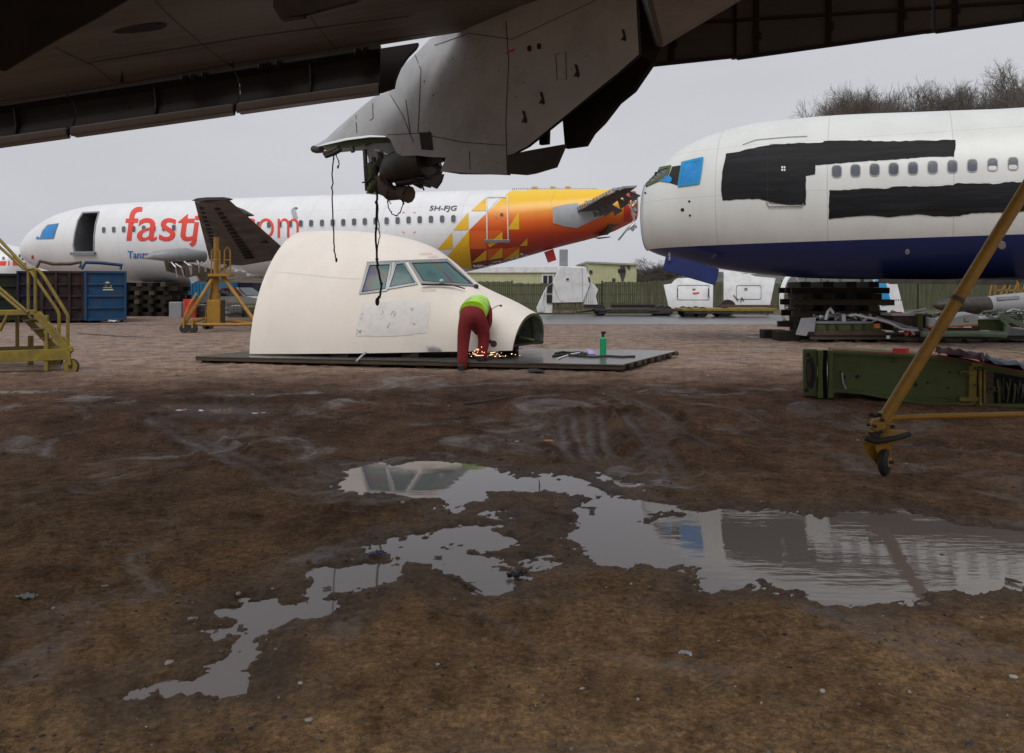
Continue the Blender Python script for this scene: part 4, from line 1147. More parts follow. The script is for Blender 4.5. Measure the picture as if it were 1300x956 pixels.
pylon = link_mesh("engine_pylon", fr_ + bk_, faces + [tuple(i + n for i in reversed(q)) for q in faces] + [(a, b, b + n, a + n) for a, b in bd], None, wr, smooth=38, mats=[M['pylonskin'], M['slatdark']], midx=[0] * len(faces) + [1] * (len(faces) + len(bd)))
psh = type('S', (), {})(); psh.bvh = BVHTree.FromPolygons(fr_, faces)
bm.free()
def zp(pts): return [(350 + x / 2.6, y / 2.6) for x, y in pts]
for sm in (zp([(760, 70), (770, 200), (760, 400), (765, 580)]), zp([(525, 150), (640, 110), (780, 130), (1060, 0)]), zp([(320, 330), (322, 390), (312, 398)]), zp([(430, 330), (445, 440)]), zp([(370, 300), (420, 380), (455, 470)]), zp([(265, 380), (268, 440)]),
           zp([(640, 500), (642, 560)]), zp([(370, 445), (470, 440), (620, 470), (760, 480)]), zp([(460, 180), (480, 230), (470, 440)]), zp([(925, 180), (930, 265), (960, 262), (958, 170), (925, 180)])):
    decal(psh, None, "panel_seam", M['dark'], pylon, 0.004, 6, bm=ribbon(sm, .8))
decal(psh, [zp([(474, 437), (514, 437), (521, 496), (482, 494)])], "access_hole", M['dark'], pylon, .004, 10)
for x, y in ((838, 160), (870, 153)):
    decal(psh, [rrect(*zp([(x, y)])[0], 5.5, 8, 2.7)], "access_hole", M['dark'], pylon, .004, 10)
for x, y, s in ((995, 238, 1.0), (880, 328, .95), (822, 390, .95), (1150, 120, .9)):
    decal(psh, [zp([(x - 9 * s, y - 26 * s), (x + 2, y - 24 * s), (x + 10 * s, y + 10 * s), (x + 6 * s, y + 20 * s), (x - 2 * s, y + 14 * s), (x - 12 * s, y + 16 * s), (x - 2 * s, y - 2)])], "drain_slot", M['dark'], pylon, .005, 10)
decal(psh, [zp([(757, 180), (762, 172), (790, 160), (790, 168)])], "red_mark", M['red'], pylon, .005, 10)
rr = random.Random(4)
for k in range(26):
    x, y = rr.uniform(480, 1100), rr.uniform(150, 560)
    if y < 480 - (x - 830) * .83:
        decal(psh, [rrect(*zp([(x, y)])[0], rr.uniform(.8, 1.8), rr.uniform(.8, 2.0), .4)], "rivet_hole", M['dark'], pylon, .004, 10)
# tail hatch flap, dark far-side fairing, small frame
plate(zp([(765, 512), (832, 497), (952, 476), (920, 551), (850, 572), (820, 577), (765, 573)]), onplane(680, 200, PY0, pn) + pn * .02, pn, .05, "hatch_panel", M['flapdark'], pylon)
plate(zp([(945, 376), (1080, 270), (1195, 178), (1245, 205), (1180, 300), (1130, 340), (1080, 405), (1045, 440), (1020, 481), (955, 490)]), onplane(760, 130, PY0, pn) - pn * .45, pn, .06, "aft_fairing", M['slatdark'], pylon)
plate(zp([(868, 440), (898, 415), (896, 475), (870, 478)]), onplane(685, 175, PY0, pn) - pn * .3, pn, .05, "hatch_frame", M['slatdark'], pylon)
# engine mount torn open beneath the nose
mp0 = onplane(480, 205, PY0, pn) - pn * .35
plate([(461, 177), (496, 173), (501, 184), (505, 202), (492, 216), (480, 226), (474, 244), (464, 246), (468, 226), (467, 202)], mp0, pn, .18, "mount_frame", M['greymetal'], pylon, bevel=.01)
plate([(470, 236), (484, 222), (498, 206), (512, 201), (515, 206), (500, 218), (488, 236), (478, 244)], mp0 + pn * .12, pn, .1, "mount_strut", M['darkmetal'], pylon)
plate([(404, 186), (440, 178), (470, 174), (494, 174), (498, 180), (470, 181), (452, 187), (430, 188), (410, 190)], onplane(450, 180, PY0, pn) - pn * .3, pn, .3, "nose_lining", M['greenprimer'], pylon)
Yd = mp0.y
def D(x, y, dy=0): 
    q = onplane(x, y, mp0 + pn * .15, pn); return q + Vector((0, dy, 0))
MB().tube([D(489, 221), D(500, 214), D(520, 207), D(543, 203)], [.10, .19, .22, .19], 12).build("engine_duct", M['darkmetal'], pylon, smooth=50)
MB().tube([D(486, 226), D(489, 238), D(496, 245), D(508, 245), D(519, 247)], [.08, .10, .10, .085, .11], 10).build("exhaust_elbow", M['rust'], pylon, smooth=60)
MB().tube([D(470, 242), D(478, 232), D(492, 216), D(508, 207)], .055, 8).build("bleed_pipe", M['greenprimer'], pylon, smooth=60)
plate([(536, 231), (546, 224), (562, 221), (559, 231), (553, 239.5)], mp0 + pn * .2, pn, .03, "torn_flap", M['darkmetal'], pylon)
plate([(528, 201), (546, 199), (560, 197), (562, 204), (548, 210), (534, 212)], mp0 + pn * .2, pn, .05, "torn_flap", M['darkmetal'], pylon)
for a, b, r_ in (((500, 222), (540, 216), .05), ((505, 232), (535, 226), .05), ((520, 226), (545, 232), .035), ((463, 190), (466, 242), .03), ((474, 200), (478, 230), .03), ((482, 192), (486, 215), .04), ((545, 204), (560, 215), .03), ((408, 190), (398, 189), .05), ((430, 187), (412, 195), .035), ((432, 190), (414, 198), .035), ((447, 186), (448, 193), .03)):
    MB().tube([D(*a), D((a[0] + b[0]) / 2, (a[1] + b[1]) / 2 + 1), D(*b)], r_, 7).build("torn_pipe", M['darkmetal'], pylon, smooth=60)
for k in range(14):
    x, y = rr.uniform(468, 545), rr.uniform(205, 240)
    MB().box(D(x, y, rr.uniform(-.1, .25)), (rr.uniform(.06, .22), .12, rr.uniform(.05, .18)), Matrix.Rotation(rr.uniform(0, 3), 3, 'Y')).build("mount_fitting", M['darkmetal'] if k % 3 else M['greenprimer'], pylon, bevel=.01)
for k in range(16):
    x, y = rr.uniform(460, 540), rr.uniform(192, 238); q0 = (x, y); q1 = (x + rr.uniform(-14, 14), y + rr.uniform(4, 20)); q2 = (q1[0] + rr.uniform(-8, 10), q1[1] + rr.uniform(2, 12))
    MB().tube([D(*q0, -.1), D((q0[0] + q1[0]) / 2 + rr.uniform(-3, 3), (q0[1] + q1[1]) / 2, -.15), D(*q1, -.1), D(*q2, -.1)], rr.uniform(.005, .012), 5).build("loose_wire", M['cable'] if k % 4 else M['metal'], pylon)
plate([(488, 212), (540, 200), (545, 212), (540, 224), (500, 232), (488, 226)], mp0 - pn * .1, pn, .25, "mount_block", M['darkmetal'], pylon)
# light fairing body and dark slot on the right of the pylon
fpl = P(880, 30, 10.2 * WS)
plate([(813, -40), (838.5, 62), (870, 43), (946, -2), (990, -40)], fpl, Vector((.05, -1, -.3)), .8, "track_fairing", M['wingskin'], wr, bevel=.04)
plate([(806, -40), (813, -40), (838.5, 62), (828, 86), (812, 72)], P(820, 40, 10.6 * WS), Vector((.0, -1, -.2)), .7, "fairing_slot", M['slatdark'], wr)
# inboard flap upper left and hinge bracket
plate([(-80, -60), (250, -50), (166, 0), (120, 27), (60, 60), (6, 92.5), (-80, 82)], P(60, 40, 8.0 * WS), Vector((.1, -1, -1.2)), .16, "inner_flap", M['slatdark'], wr, bevel=.02)
plate([(347, -20), (346, 9), (357, 28), (372, 24), (384, 22), (420, 12), (452, 4), (470, -20)], P(390, 10, 9.0 * WS), Vector((0, -1, -.4)), .3, "hinge_bracket", M['darkmetal'], wr, bevel=.02)
plate([(360, 24), (384, 20), (386, 24), (362, 28)], P(390, 10, 8.9 * WS), Vector((0, -1, -.4)), .1, "bracket_bolt", M['darkmetal'], wr)

def cable(label, pts, r, name="hanging_cable"):
    P0 = pts[0]
    m = MB().tube(pts, r, 6)
    for i in range(3, len(pts) - 1, 7): m.ball(pts[i], r * 1.5, 6, 4)
    m.ball(pts[-1], r * 1.9, 6, 4, (1, 1, 2))
    o = m.build(name, M['cable'], origin=pts[-1], smooth=60)
    return tag(o, label, "cable", "wires dangling from the torn pylon")
def cpts(pxs, seed):
    r_ = random.Random(seed); o = []
    for i in range(len(pxs) - 1):
        for k in range(6):
            t = k / 6
            o.append(D(pxs[i][0] * (1 - t) + pxs[i + 1][0] * t + (r_.uniform(-.5, .5) if i + k else 0), pxs[i][1] * (1 - t) + pxs[i + 1][1] * t, r_.uniform(-.02, .02)))
    o.append(D(*pxs[-1])); return o
cable("thin black wire hanging from the pylon nose over the letters, the longer left one", cpts([(425, 188), (422, 215), (422, 250), (423.5, 290), (424, 318), (427, 330)], 1), .009)
cable("short looped wire end beside the top of the long left wire", cpts([(424, 192), (429, 202), (431, 208), (429, 212)], 2), .007)
cable("thick black cable hanging from the engine mount in front of the cockpit side window", cpts([(479, 244), (478, 270), (477, 300), (478.5, 335), (484, 360), (482, 376), (479, 383)], 3), .015)
cable("thin wire twisting alongside the thick black cable over the cockpit", cpts([(479, 246), (480, 275), (482, 300), (478, 322), (480, 336)], 4), .007)
cable("loop of thin wire drooping below the exhaust elbow", cpts([(491, 250), (493, 263), (498, 272), (503, 274), (508, 270), (512, 258), (513, 248)], 5), .007)

# ------------------------------------------------------------------ timber platform under the cockpit section
u0 = Vector((7.82, -1.71, 0)); v0 = Vector((1.52, 2.95, 0)); FL = Vector((-5.97, 15.02, 0))
def dk(a, b, z): return FL + u0 * a + v0 * b + up * z
pr_ = thing("timber_platform", "low timber platform with wet plywood top under the cut cockpit", "platform", dk(.5, .5, 0))
for i in range(5):
    a0, a1 = i / 5 + .0008, (i + 1) / 5 - .0008
    dz = .004 * ((i * 7) % 3)
    MB().hexa([dk(a0, -.004, .122 + dz), dk(a1, -.004, .122 + dz), dk(a1, 1.004, .122 + dz), dk(a0, 1.004, .122 + dz)], [dk(a0, -.004, .142 + dz), dk(a1, -.004, .142 + dz), dk(a1, 1.004, .142 + dz), dk(a0, 1.004, .142 + dz)]).build("deck_sheet", M['deck'], pr_)
for j in range(9):
    b0 = j / 8 * .955
    ex_ = .002 * (j % 3)
    MB().hexa([dk(-ex_, b0, .055), dk(1 + ex_, b0, .055), dk(1 + ex_, b0 + .045, .055), dk(-ex_, b0 + .045, .055)], [dk(-ex_, b0, .1215), dk(1 + ex_, b0, .1215), dk(1 + ex_, b0 + .045, .1215), dk(-ex_, b0 + .045, .1215)]).build("joist", M['timber2'], pr_, bevel=.004)
for i in range(10):
    a0 = .012 + i / 9 * .955
    MB().hexa([dk(a0, .01, -.02), dk(a0 + .02, .01, -.02), dk(a0 + .02, .985, -.02), dk(a0, .985, -.02)], [dk(a0, .01, .0545), dk(a0 + .02, .01, .0545), dk(a0 + .02, .985, .0545), dk(a0, .985, .0545)]).build("bearer", M['timber'], pr_)

# ------------------------------------------------------------------ cut cockpit section
CA = P(386, HY, 16.94); CA.z = 0
cax = Vector((math.cos(R(20)), -math.sin(R(20)), 0)); csd = Vector((cax.y, -cax.x, 0))
cst = [(386, 294, 1.78), (400, 293.2, 1.78), (430, 292.8, 1.76), (470, 295, 1.70), (510, 301, 1.60), (545, 312.5, 1.45), (570, 330.5, 1.32), (600, 358, 1.18), (625, 371, 1.08), (650, 383, .98), (674, 397.5, .90)]
rows = []
for px, t_, hw in cst:
    k = (px - 650) / F
    u_ = (k * CA.y - CA.x) / (cax.x - k * cax.y)
    c = CA + cax * u_
    rows.append((u_, CAMZ - (t_ - HY) / F * c.y, hw))
rows = np.array(rows); LC = rows[-1, 0]
qs = np.unique(np.concatenate([np.linspace(0, LC, 44), rows[:, 0]]))
zt, hw = pchip(rows[:, 0], rows[:, 1], qs), pchip(rows[:, 0], rows[:, 2], qs)
cv, cf = [], []; NA = 40
for j, l in enumerate(qs):
    zb = .165 + .13 * (l / LC)
    lean = .10 * (l / LC) ** 6
    ex_ = 1.78 + .4 * (l / LC)
    for k in range(NA + 1):
        a = math.pi * k / NA
        ca, sa = math.cos(a), math.sin(a)
        y_ = math.copysign(abs(ca) ** (2 / ex_), ca); z_ = abs(sa) ** (2 / ex_)
        if k in (0, NA): z_ = 0
        p = CA + cax * (l + lean * (z_ - .5)) + csd * (hw[j] * y_); p.z = zb + (zt[j] - zb) * z_
        cv.append(p)
for j in range(len(qs) - 1):
    for k in range(NA): cf.append((j * (NA + 1) + k, (j + 1) * (NA + 1) + k, (j + 1) * (NA + 1) + k + 1, j * (NA + 1) + k + 1))
M['seambeige'] = pm('seam_sealant', (0.60, 0.54, 0.475), 0.6)
ck = thing("cockpit_section", "beige cut off cockpit section of an airliner resting on the timber platform", "cockpit", CA + cax * 2.5)
csh = type('S', (), {})(); csh.bvh = BVHTree.FromPolygons(cv, cf)
inner = [(v - CA - cax * ((v - CA).dot(cax))) for v in cv]
iv = []
for v, dlt in zip(cv, inner):
    h = Vector((dlt.x, dlt.y, 0)); q = v - h.normalized() * .05 if h.length > .05 else v.copy()
    if v.z > .6: q.z -= .05
    iv.append(q)
nv = len(cv)
link_mesh("skin", cv, cf, M['beige'], ck, smooth=60)
M['cockpitlining'] = pm('cockpit_lining', (0.34, 0.35, 0.30), 0.75, var=0.4, scale=4)
link_mesh("lining", iv, cf, M['cockpitlining'], ck, smooth=60)
# cut edges closing skin to lining, and ring frames inside the nose
m_ = MB(); rng_ = [(0, False), (len(qs) - 1, True)]
for j, _ in rng_:
    o_ = j * (NA + 1)
    m_.add(cv[o_:o_ + NA + 1] + iv[o_:o_ + NA + 1], [(k, k + 1, k + NA + 2, k + NA + 1) for k in range(NA)])
for k in (0, NA):
    a_ = [cv[j * (NA + 1) + k] for j in range(len(qs))]; b_ = [iv[j * (NA + 1) + k] for j in range(len(qs))]
    L_ = len(a_); m_.add(a_ + b_, [(i, i + 1, i + 1 + L_, i + L_) for i in range(L_ - 1)])
m_.build("cut_edge", M['greenprimer'], ck)
for j in (len(qs) - 3, len(qs) - 7, len(qs) - 12, len(qs) - 18, 4, 10):
    o_ = j * (NA + 1)
    ring = [iv[o_ + k] for k in range(NA + 1)]
    c0 = CA + cax * qs[j]; c0.z = .4
    inn = [q + (c0 - q).normalized() * .09 for q in ring]
    MB().add(ring + inn + [q + cax * .03 for q in ring] + [q + cax * .03 for q in inn], [(k, k + 1, k + NA + 2, k + NA + 1) for k in range(NA)] + [(2 * NA + 2 + k, 2 * NA + 3 + k, 3 * NA + 4 + k, 3 * NA + 3 + k) for k in range(NA)] + [(NA + 1 + k, NA + 2 + k, 3 * NA + 4 + k, 3 * NA + 3 + k) for k in range(NA)]).build("ring_frame", M['greenprimer'], ck)
def zc5(pts): return [(300 + x * .277, 220 + y * .277) for x, y in pts]
wins = [zc5([(612, 424), (704, 420), (684, 532), (576, 547)]), zc5([(735, 420), (766, 416), (820, 503), (702, 524)]), zc5([(803, 414), (965, 410), (1082, 512), (856, 497)])]
outs = [zc5([(600, 413), (716, 410), (692, 541), (563, 556)]), zc5([(725, 410), (772, 406), (832, 510), (690, 534)]), zc5([(786, 406), (970, 400), (1100, 521), (846, 507)])]
def densify(p, m=6):
    o = []
    for i in range(len(p)):
        for k in range(m):
            t = k / m; o.append((p[i][0] * (1 - t) + p[(i + 1) % len(p)][0] * t, p[i][1] * (1 - t) + p[(i + 1) % len(p)][1] * t))
    return o
for wi, ou in zip(wins, outs):
    fr = decal(csh, None, "window_frame", M['frame'], ck, .022, 5, bm=ring_bm(densify(ou), densify(wi)))
    cc = Vector((sum(p[0] for p in wi) / 4, sum(p[1] for p in wi) / 4))
    sm_ = [tuple(cc + (Vector(p) - cc) * .955) for p in wi]
    decal(csh, None, "window_gasket", M['rubber'], fr, .026, 5, bm=ring_bm(densify(wi), densify(sm_)))
    decal(csh, [densify(wi)], "glass_pane", M['irisglass'], fr, .012, 6)
decal(csh, None, "pillar_seal", M['frame'], ck, .016, 5, bm=ribbon(zc5([(598, 410), (700, 405), (800, 402), (900, 399), (968, 396)]), 1.6))
# wiper, vents, grey patch with stencil remains, seams
wp = [laid(csh.bvh, *zc5([q])[0], .06) for q in ((850, 518), (930, 517), (985, 522), (1045, 540))]
MB().tube(wp, .014, 6).build("wiper_arm", M['cable'], ck)
MB().bar(laid(csh.bvh, *zc5([(848, 519)])[0], .07), laid(csh.bvh, *zc5([(985, 524)])[0], .07), .02, .03).build("wiper_blade", M['cable'], ck)
MB().ball(laid(csh.bvh, *zc5([(938, 500)])[0], .03), .05, 8, 6).build("wiper_pivot", M['metal'], ck)
MB().ball(laid(csh.bvh, *zc5([(1097, 525)])[0], .03), .05, 8, 6).build("wiper_pivot", M['darkmetal'], ck)
decal(csh, [ragged(zc5([(548, 745), (560, 680), (578, 600), (700, 588), (800, 582), (890, 590), (872, 730), (760, 745), (640, 748)]), .5, 4, 8)], "grey_patch", M['patch'], ck, .006, 6)
r8 = random.Random(8)
for (x, y) in ((580, 655), (575, 725), (670, 640), (716, 632), (700, 695), (815, 690), (808, 625), (560, 730), (720, 655)):
    for k in range(3):
        a = Vector((x + r8.uniform(-8, 8), y + r8.uniform(-10, 10))); b = a + Vector((r8.uniform(-10, 10), r8.uniform(-14, 14)))
        decal(csh, None, "paint_remnant", M['greymetal'], ck, .010, 6, bm=ribbon(zc5([a, b]), .7))
decal(csh, None, "skin_seam", M['patch'], ck, .004, 6, bm=ribbon(zc5([(165, 450), (250, 457), (400, 472), (480, 480), (566, 484)]), .9))
decal(csh, None, "skin_seam", M['frame'], ck, .006, 5, bm=ribbon(zc5([(1150, 665), (1158, 640), (1175, 620), (1195, 608), (1210, 605)]), .9))
r10 = random.Random(10)
for x0, y0, x1, y1, n__ in ((600, 395, 960, 388, 44), (590, 570, 1000, 545, 50), (180, 462, 560, 492, 46)):
    for k in range(n__):
        t = k / n__; x = x0 + (x1 - x0) * t; y = y0 + (y1 - y0) * t
        if r10.random() < .8: decal(csh, [rrect(*zc5([(x, y)])[0], .5, .5, .2, 1)], "rivet", M['seambeige'], ck, .004, 9)
decal(csh, [rrect(*zc5([(1212, 608)])[0], 3.2, 2.2, 1)], "pitot_plate", M['darkmetal'], ck, .01, 6)
for x, y, s in ((868, 370, 1), (880, 537, 1.2), (900, 382, .8)):
    decal(csh, [ragged(zc5([(x - 30 * s, y - 3), (x + 26 * s, y - 6), (x + 30 * s, y + 3), (x - 24 * s, y + 5)]), .3, 3, int(x))], "paint_scuff", M['pinkscuff'] if 'pinkscuff' in M else M.setdefault('pinkscuff', pm('pink_scuff', (0.72, 0.55, 0.49), 0.6)), ck, .005, 6)
# packing under the raised lower edge, bent scrap at the cut
for px_, l_ in ((470, 0), (560, 0)):
    pass
for k, (l_, s_) in enumerate(((1.9, 1), (3.2, 1), (4.3, 1), (1.9, -1), (3.2, -1), (4.3, -1))):
    hw_ = float(np.interp(l_, qs, hw)); zb = .165 + .13 * l_ / LC
    c = CA + cax * l_ + csd * s_ * (hw_ - .16)
    MB().box(c + up * ((zb + .146) / 2), (.35, .25, max(.02, zb - .15)), Matrix.Rotation(R(-20), 3, 'Z')).build("packing_block", M['timber'], ck)
flr = MB()
fl_ = [CA + cax * qs[j] + csd * (hw[j] - .10) + up * (.24 + .13 * qs[j] / LC) for j in range(0, len(qs), 3)] + [CA + cax * qs[j] - csd * (hw[j] - .10) + up * (.24 + .13 * qs[j] / LC) for j in range(len(qs) - 1, -1, -3)]
flr.prism(fl_, Vector((0, 0, -.04))).build("floor", M['darkmetal'], ck)
sc_ = [laid(csh.bvh, *zc5([q])[0], .05) for q in ((868, 792), (900, 790), (935, 800), (930, 806), (880, 806))]
MB().prism(sc_, Vector((.05, -.12, -.03))).build("torn_skin", M['metal'], ck)
MB().tube([P(452, 459, 14.2), P(459, 452, 14.4), P(465, 447.5, 14.5)], .02, 6).build("torn_strip", M['metal'], ck)
# debris inside the nose opening
nb = CA + cax * (LC - .5)
for k in range(10):
    q = nb + cax * r8.uniform(-.8, .3) + csd * r8.uniform(-.45, .45); q.z = r8.uniform(.42, .8)
    MB().tube([q, q + Vector((r8.uniform(-.3, .3), r8.uniform(-.2, .2), r8.uniform(-.1, .35)))], .025, 5).build("loose_pipe", M['greenprimer'] if k % 2 else M['darkmetal'], ck)

# ------------------------------------------------------------------ fence, shed, trees behind the yard
fn = thing("board_fence", "long weathered green brown board fence along the far side of the road", "fence", (20, 53, 0))
FX0, FX1, FY = -9.0, 48.0, 53.0
nb_ = 19; bw = (FX1 - FX0) / nb_
rf = random.Random(2)
for i in range(nb_):
    m = MB(); x = FX0 + i * bw + .06
    while x < FX0 + (i + 1) * bw - .05:
        h = 1.82 + rf.uniform(-.03, .03) + .1 * math.sin(i * 1.3); d = rf.choice((0, .022))
        m.box((x + .065, FY - d + rf.uniform(-.004, .004), h / 2), (.125, .02, h)); x += .135
    for z in (.4, 1.0, 1.6): m.box((FX0 + (i + .5) * bw, FY + .045, z), (bw, .05, .09))
    tag(m.build("fence_panel", M['fence'], fn), kind='stuff')
    MB().box((FX0 + i * bw, FY + .03, .96), (.1, .1, 1.95)).build("fence_post", M['timber'], fn)

def shed():
    s = thing("shed", "pale green corrugated metal shed beyond the fence with a dark smoke stain", "building", (9, 78, 0))
    Y = 76
    def X(px, y=Y): return (px - 650) / F * y
    def Z(py, y=Y): return CAMZ - (py - HY) / F * y
    bx0, bx1, bt = X(747), X(808), Z(334)
    MB().hexa([(bx0, Y, 0), (bx1, Y, 0), (bx1, Y + 12, 0), (bx0, Y + 12, 0)], [(bx0, Y, bt), (bx1, Y, Z(337)), (bx1, Y + 12, Z(337)), (bx0, Y + 12, bt)]).build("gable_block", M['shedwall'], s)
    m = MB(); k = bx0 + .12
    while k < bx1: m.box((k, Y - .03, bt / 2 - .06), (.07, .06, bt - .3)); k += .3
    tag(m.build("cladding_rib", M['shedwall'], s), kind='stuff')
    MB().hexa([(bx0 - .25, Y - .2, bt), (bx1 + .2, Y - .2, Z(337)), (bx1 + .2, Y + 12, Z(337)), (bx0 - .25, Y + 12, bt)], [(bx0 - .25, Y - .2, bt + .16), (bx1 + .2, Y - .2, Z(337) + .16), (bx1 + .2, Y + 12, Z(337) + .16), (bx0 - .25, Y + 12, bt + .16)]).build("roof", M['shedroof'], s)
    lx0 = X(588, 77); lt = Z(346, 77)
    MB().box(((lx0 + bx0) / 2, 79.5, lt / 2), (bx0 - lx0, 5, lt)).build("low_block", M['shedwall'], s)
    MB().hexa([(lx0 - .3, 76.8, lt), (bx0 - .02, 76.8, lt), (bx0 - .02, 82, lt + .5), (lx0 - .3, 82, lt + .5)], [(lx0 - .3, 76.8, lt + .55), (bx0 - .02, 76.8, lt + .55), (bx0 - .02, 82, lt + .75), (lx0 - .3, 82, lt + .75)]).build("low_roof", M['panelwhite'], s)
    wx0, wx1 = X(688, 77), X(703, 77)
    f_ = MB().box(((wx0 + wx1) / 2, 76.97, Z(355, 77)), (wx1 - wx0, .08, 1.0)).build("window", M['carwhite'], s)
    for q in (.28, .72): MB().box((wx0 + (wx1 - wx0) * q, 76.91, Z(355, 77)), ((wx1 - wx0) * .36, .06, .8)).build("pane", M['glass'], f_)
    m = MB(); k = lx0
    while k < bx0 - .1:
        if not wx0 - .1 < k < wx1 + .1: m.box((k, 76.97, lt / 2), (.05, .06, lt - .2))
        k += .4
    tag(m.build("cladding_rib", M['shedwall'], s), kind='stuff')
    MB().box((X(715.5, 80), 80, Z(332, 80)), (.8, .8, 2.4)).build("chimney", M['concrete'], s, bevel=.03)
    MB().box((X(789), Y - .05, Z(344)), (.7, .1, .35)).build("smoke_vent", M['dark'], s)
    mm = pm('smoke_stain', (0.06, 0.06, 0.045), 0.9, var=.6, scale=2)
    b = [(787, 338), (793, 337.5), (794.5, 344), (793, 352), (791, 357), (788.5, 357), (786.5, 347)]
    MB().prism([(X(x), Y - .062, Z(y)) for x, y in b], (0, -.012, 0)).build("smoke_stain", mm, s)
    for x, y in ((779, 355.5), (750, 345), (798, 339)): MB().box((X(x), Y - .08, Z(y)), (.3, .12, .3)).build("wall_lamp", M['darkmetal'], s)
shed()

def tree_mesh(seed, h, spread=1.0):
    r_ = random.Random(seed); T, C = MB(), MB()
    def grow(p, d, L, rad, lev):
        n = 3 if lev < 4 else 1; pts = [p]; dd = d.copy()
        for k in range(n):
            dd = (dd + Vector((r_.uniform(-.16, .16), r_.uniform(-.16, .16), r_.uniform(-.08, .12)))).normalized()
            pts.append(pts[-1] + dd * L / n)
        rs = [rad * (1 - .38 * k / n) for k in range(n + 1)]
        (T if lev == 0 else C).tube(pts, rs, 5 if lev < 2 else 3, cap=False)
        if lev >= 6: return
        kids = (12, 6, 5, 5, 5, 4)[lev]
        for k in range(kids):
            t = r_.uniform(.35, 1.0) if lev else .3 + .7 * (k + .5) / kids
            i = min(n - 1, int(t * n)); q = pts[i].lerp(pts[i + 1], t * n - i)
            az = r_.uniform(0, 2 * math.pi); tilt = r_.uniform(.35, .95) * (1.0 if lev else .85)
            a = dd.orthogonal().normalized(); b = dd.cross(a)
            nd = (dd * math.cos(tilt) + (a * math.cos(az) + b * math.sin(az)) * math.sin(tilt) * spread + Vector((0, 0, .07))).normalized()
            grow(q, nd, L * r_.uniform(.48, .72), rad * (.55 if lev else .42), lev + 1)
    grow(Vector((0, 0, 0)), Vector((0, 0, 1)), h * .44, h * .016, 0)
    for m in (T, C):
        pass
    zmax = max(v.z for v in C.v)
    k = h / zmax
    for m in (T, C): m.v = [v * k for v in m.v]
    return T, C
protos = []
for k in range(3):
    T, C = tree_mesh(20 + k, 14)
    protos.append((T, C))
TREES = [(1022, 140, 62, "small bare tree at the left end of the row behind the navy airliner"),
         (1044, 124, 63, "bare tree second from the left in the tree row"),
         (1064, 110, 61, "broad bare tree above the front door of the navy airliner"),
         (1092, 100, 64, "bare tree above the first cabin window of the navy airliner"),
         (1114, 98, 60, "bare tree above the second and third cabin windows"),
         (1138, 97, 63, "dense bare tree above the middle cabin windows of the navy airliner"),
         (1162, 100, 61, "bare tree just left of the dip in the tree row"),
         (1186, 106, 64, "lower bare tree at the dip in the tree row"),
         (1208, 103, 60, "bare tree just right of the dip in the tree row"),
         (1230, 99, 63, "bare tree above the eighth cabin window"),
         (1252, 98, 61, "bare tree above the ninth cabin window"),
         (1274, 86, 63, "tall bare tree beside the tallest tree of the row"),
         (1300, 68, 58, "tallest bare tree at the right edge of the picture"),
         (1328, 78, 60, "bare tree past the right edge, only its left twigs in view")]
protobj = {}
for i, (px, pyt, Y, lab) in enumerate(TREES):
    g = P(px, HY, Y); ht = CAMZ + (HY - pyt) / F * Y
    k = i % 3
    if k not in protobj:
        t = thing("bare_tree", lab, "tree", (g.x, Y, 0), "bare trees behind the navy airliner")
        T, C = protos[k]
        for nm, m in (("trunk", T), ("crown", C)):
            o = link_mesh(nm, [v + ROOT[t.name] for v in m.v], m.f, M['bark'], t)
        protobj[k] = t
    else:
        t = copy_tree(protobj[k], (g.x, Y, 0), rz=i * 1.9)
        tag(t, lab, "tree", "bare trees behind the navy airliner")
    t.scale = (ht / 14 * ((.26, .34, .42, .5) + (.62, .75) + (.9,) * 20)[i],) * 2 + (ht / 14,)
for i, px in enumerate(range(1096, 1300, 20)):
    Y = 72 + (i % 3) * 2; g = P(px, HY, Y); ht = CAMZ + (HY - (112 - 4 * (i % 3) - max(0, px - 1250) * .3)) / F * Y
    t = copy_tree(protobj[(i + 1) % 3], (g.x, Y, 0), rz=i * 2.3 + .7)
    tag(t, "bare tree of the further rank showing between the nearer bare trees", "tree", "further rank of bare trees behind the navy airliner"); t.scale = (ht / 14 * (.55 if i < 3 else .85),) * 2 + (ht / 14,)
# low shrubs and a wooded rise far off between the two airliners
def shrub(px, pyt, Y, lab, seed):
    g = P(px, HY, Y); ht = CAMZ + (HY - pyt) / F * Y
    t = copy_tree(protobj[seed % 3], (g.x, Y, 0), rz=seed * 1.3)
    t.name = "bare_shrub"; tag(t, lab, "shrub", "bare shrubs beyond the fence"); t.scale = (ht / 14 * 1.5,) * 2 + (ht / 14,)
shrub(835, 325, 84, "bare shrub rising under the navy airliner's cut nose", 1)
shrub(846, 333, 80, "lower bare shrub right beside the taller one under the cut nose", 2)
shrub(822, 342, 88, "small bare shrub just right of the pale green shed", 4)
shrub(618, 345, 86, "small bare shrub left of the shed, under the red tail", 5)
hx = np.linspace(-120, 160, 90)
hv = [(x, 150 + 8 * math.sin(x * .05), -.1) for x in hx] + [(x, 165 + 8 * math.sin(x * .05), 4.6 + .9 * math.sin(x * .07) + .5 * math.sin(x * .31) + rf.uniform(-.35, .35)) for x in hx] + [(x, 210, 5.2) for x in hx]
nh = len(hx)
M['hill'] = pm('wooded_rise', (0.085, 0.088, 0.075), 0.95, var=.5, scale=.35, bump=.6, bscale=1)
tag(link_mesh("hill", hv, [(r_ * nh + i, r_ * nh + i + 1, (r_ + 1) * nh + i + 1, (r_ + 1) * nh + i) for r_ in (0, 1) for i in range(nh - 1)], M['hill']), kind='structure')

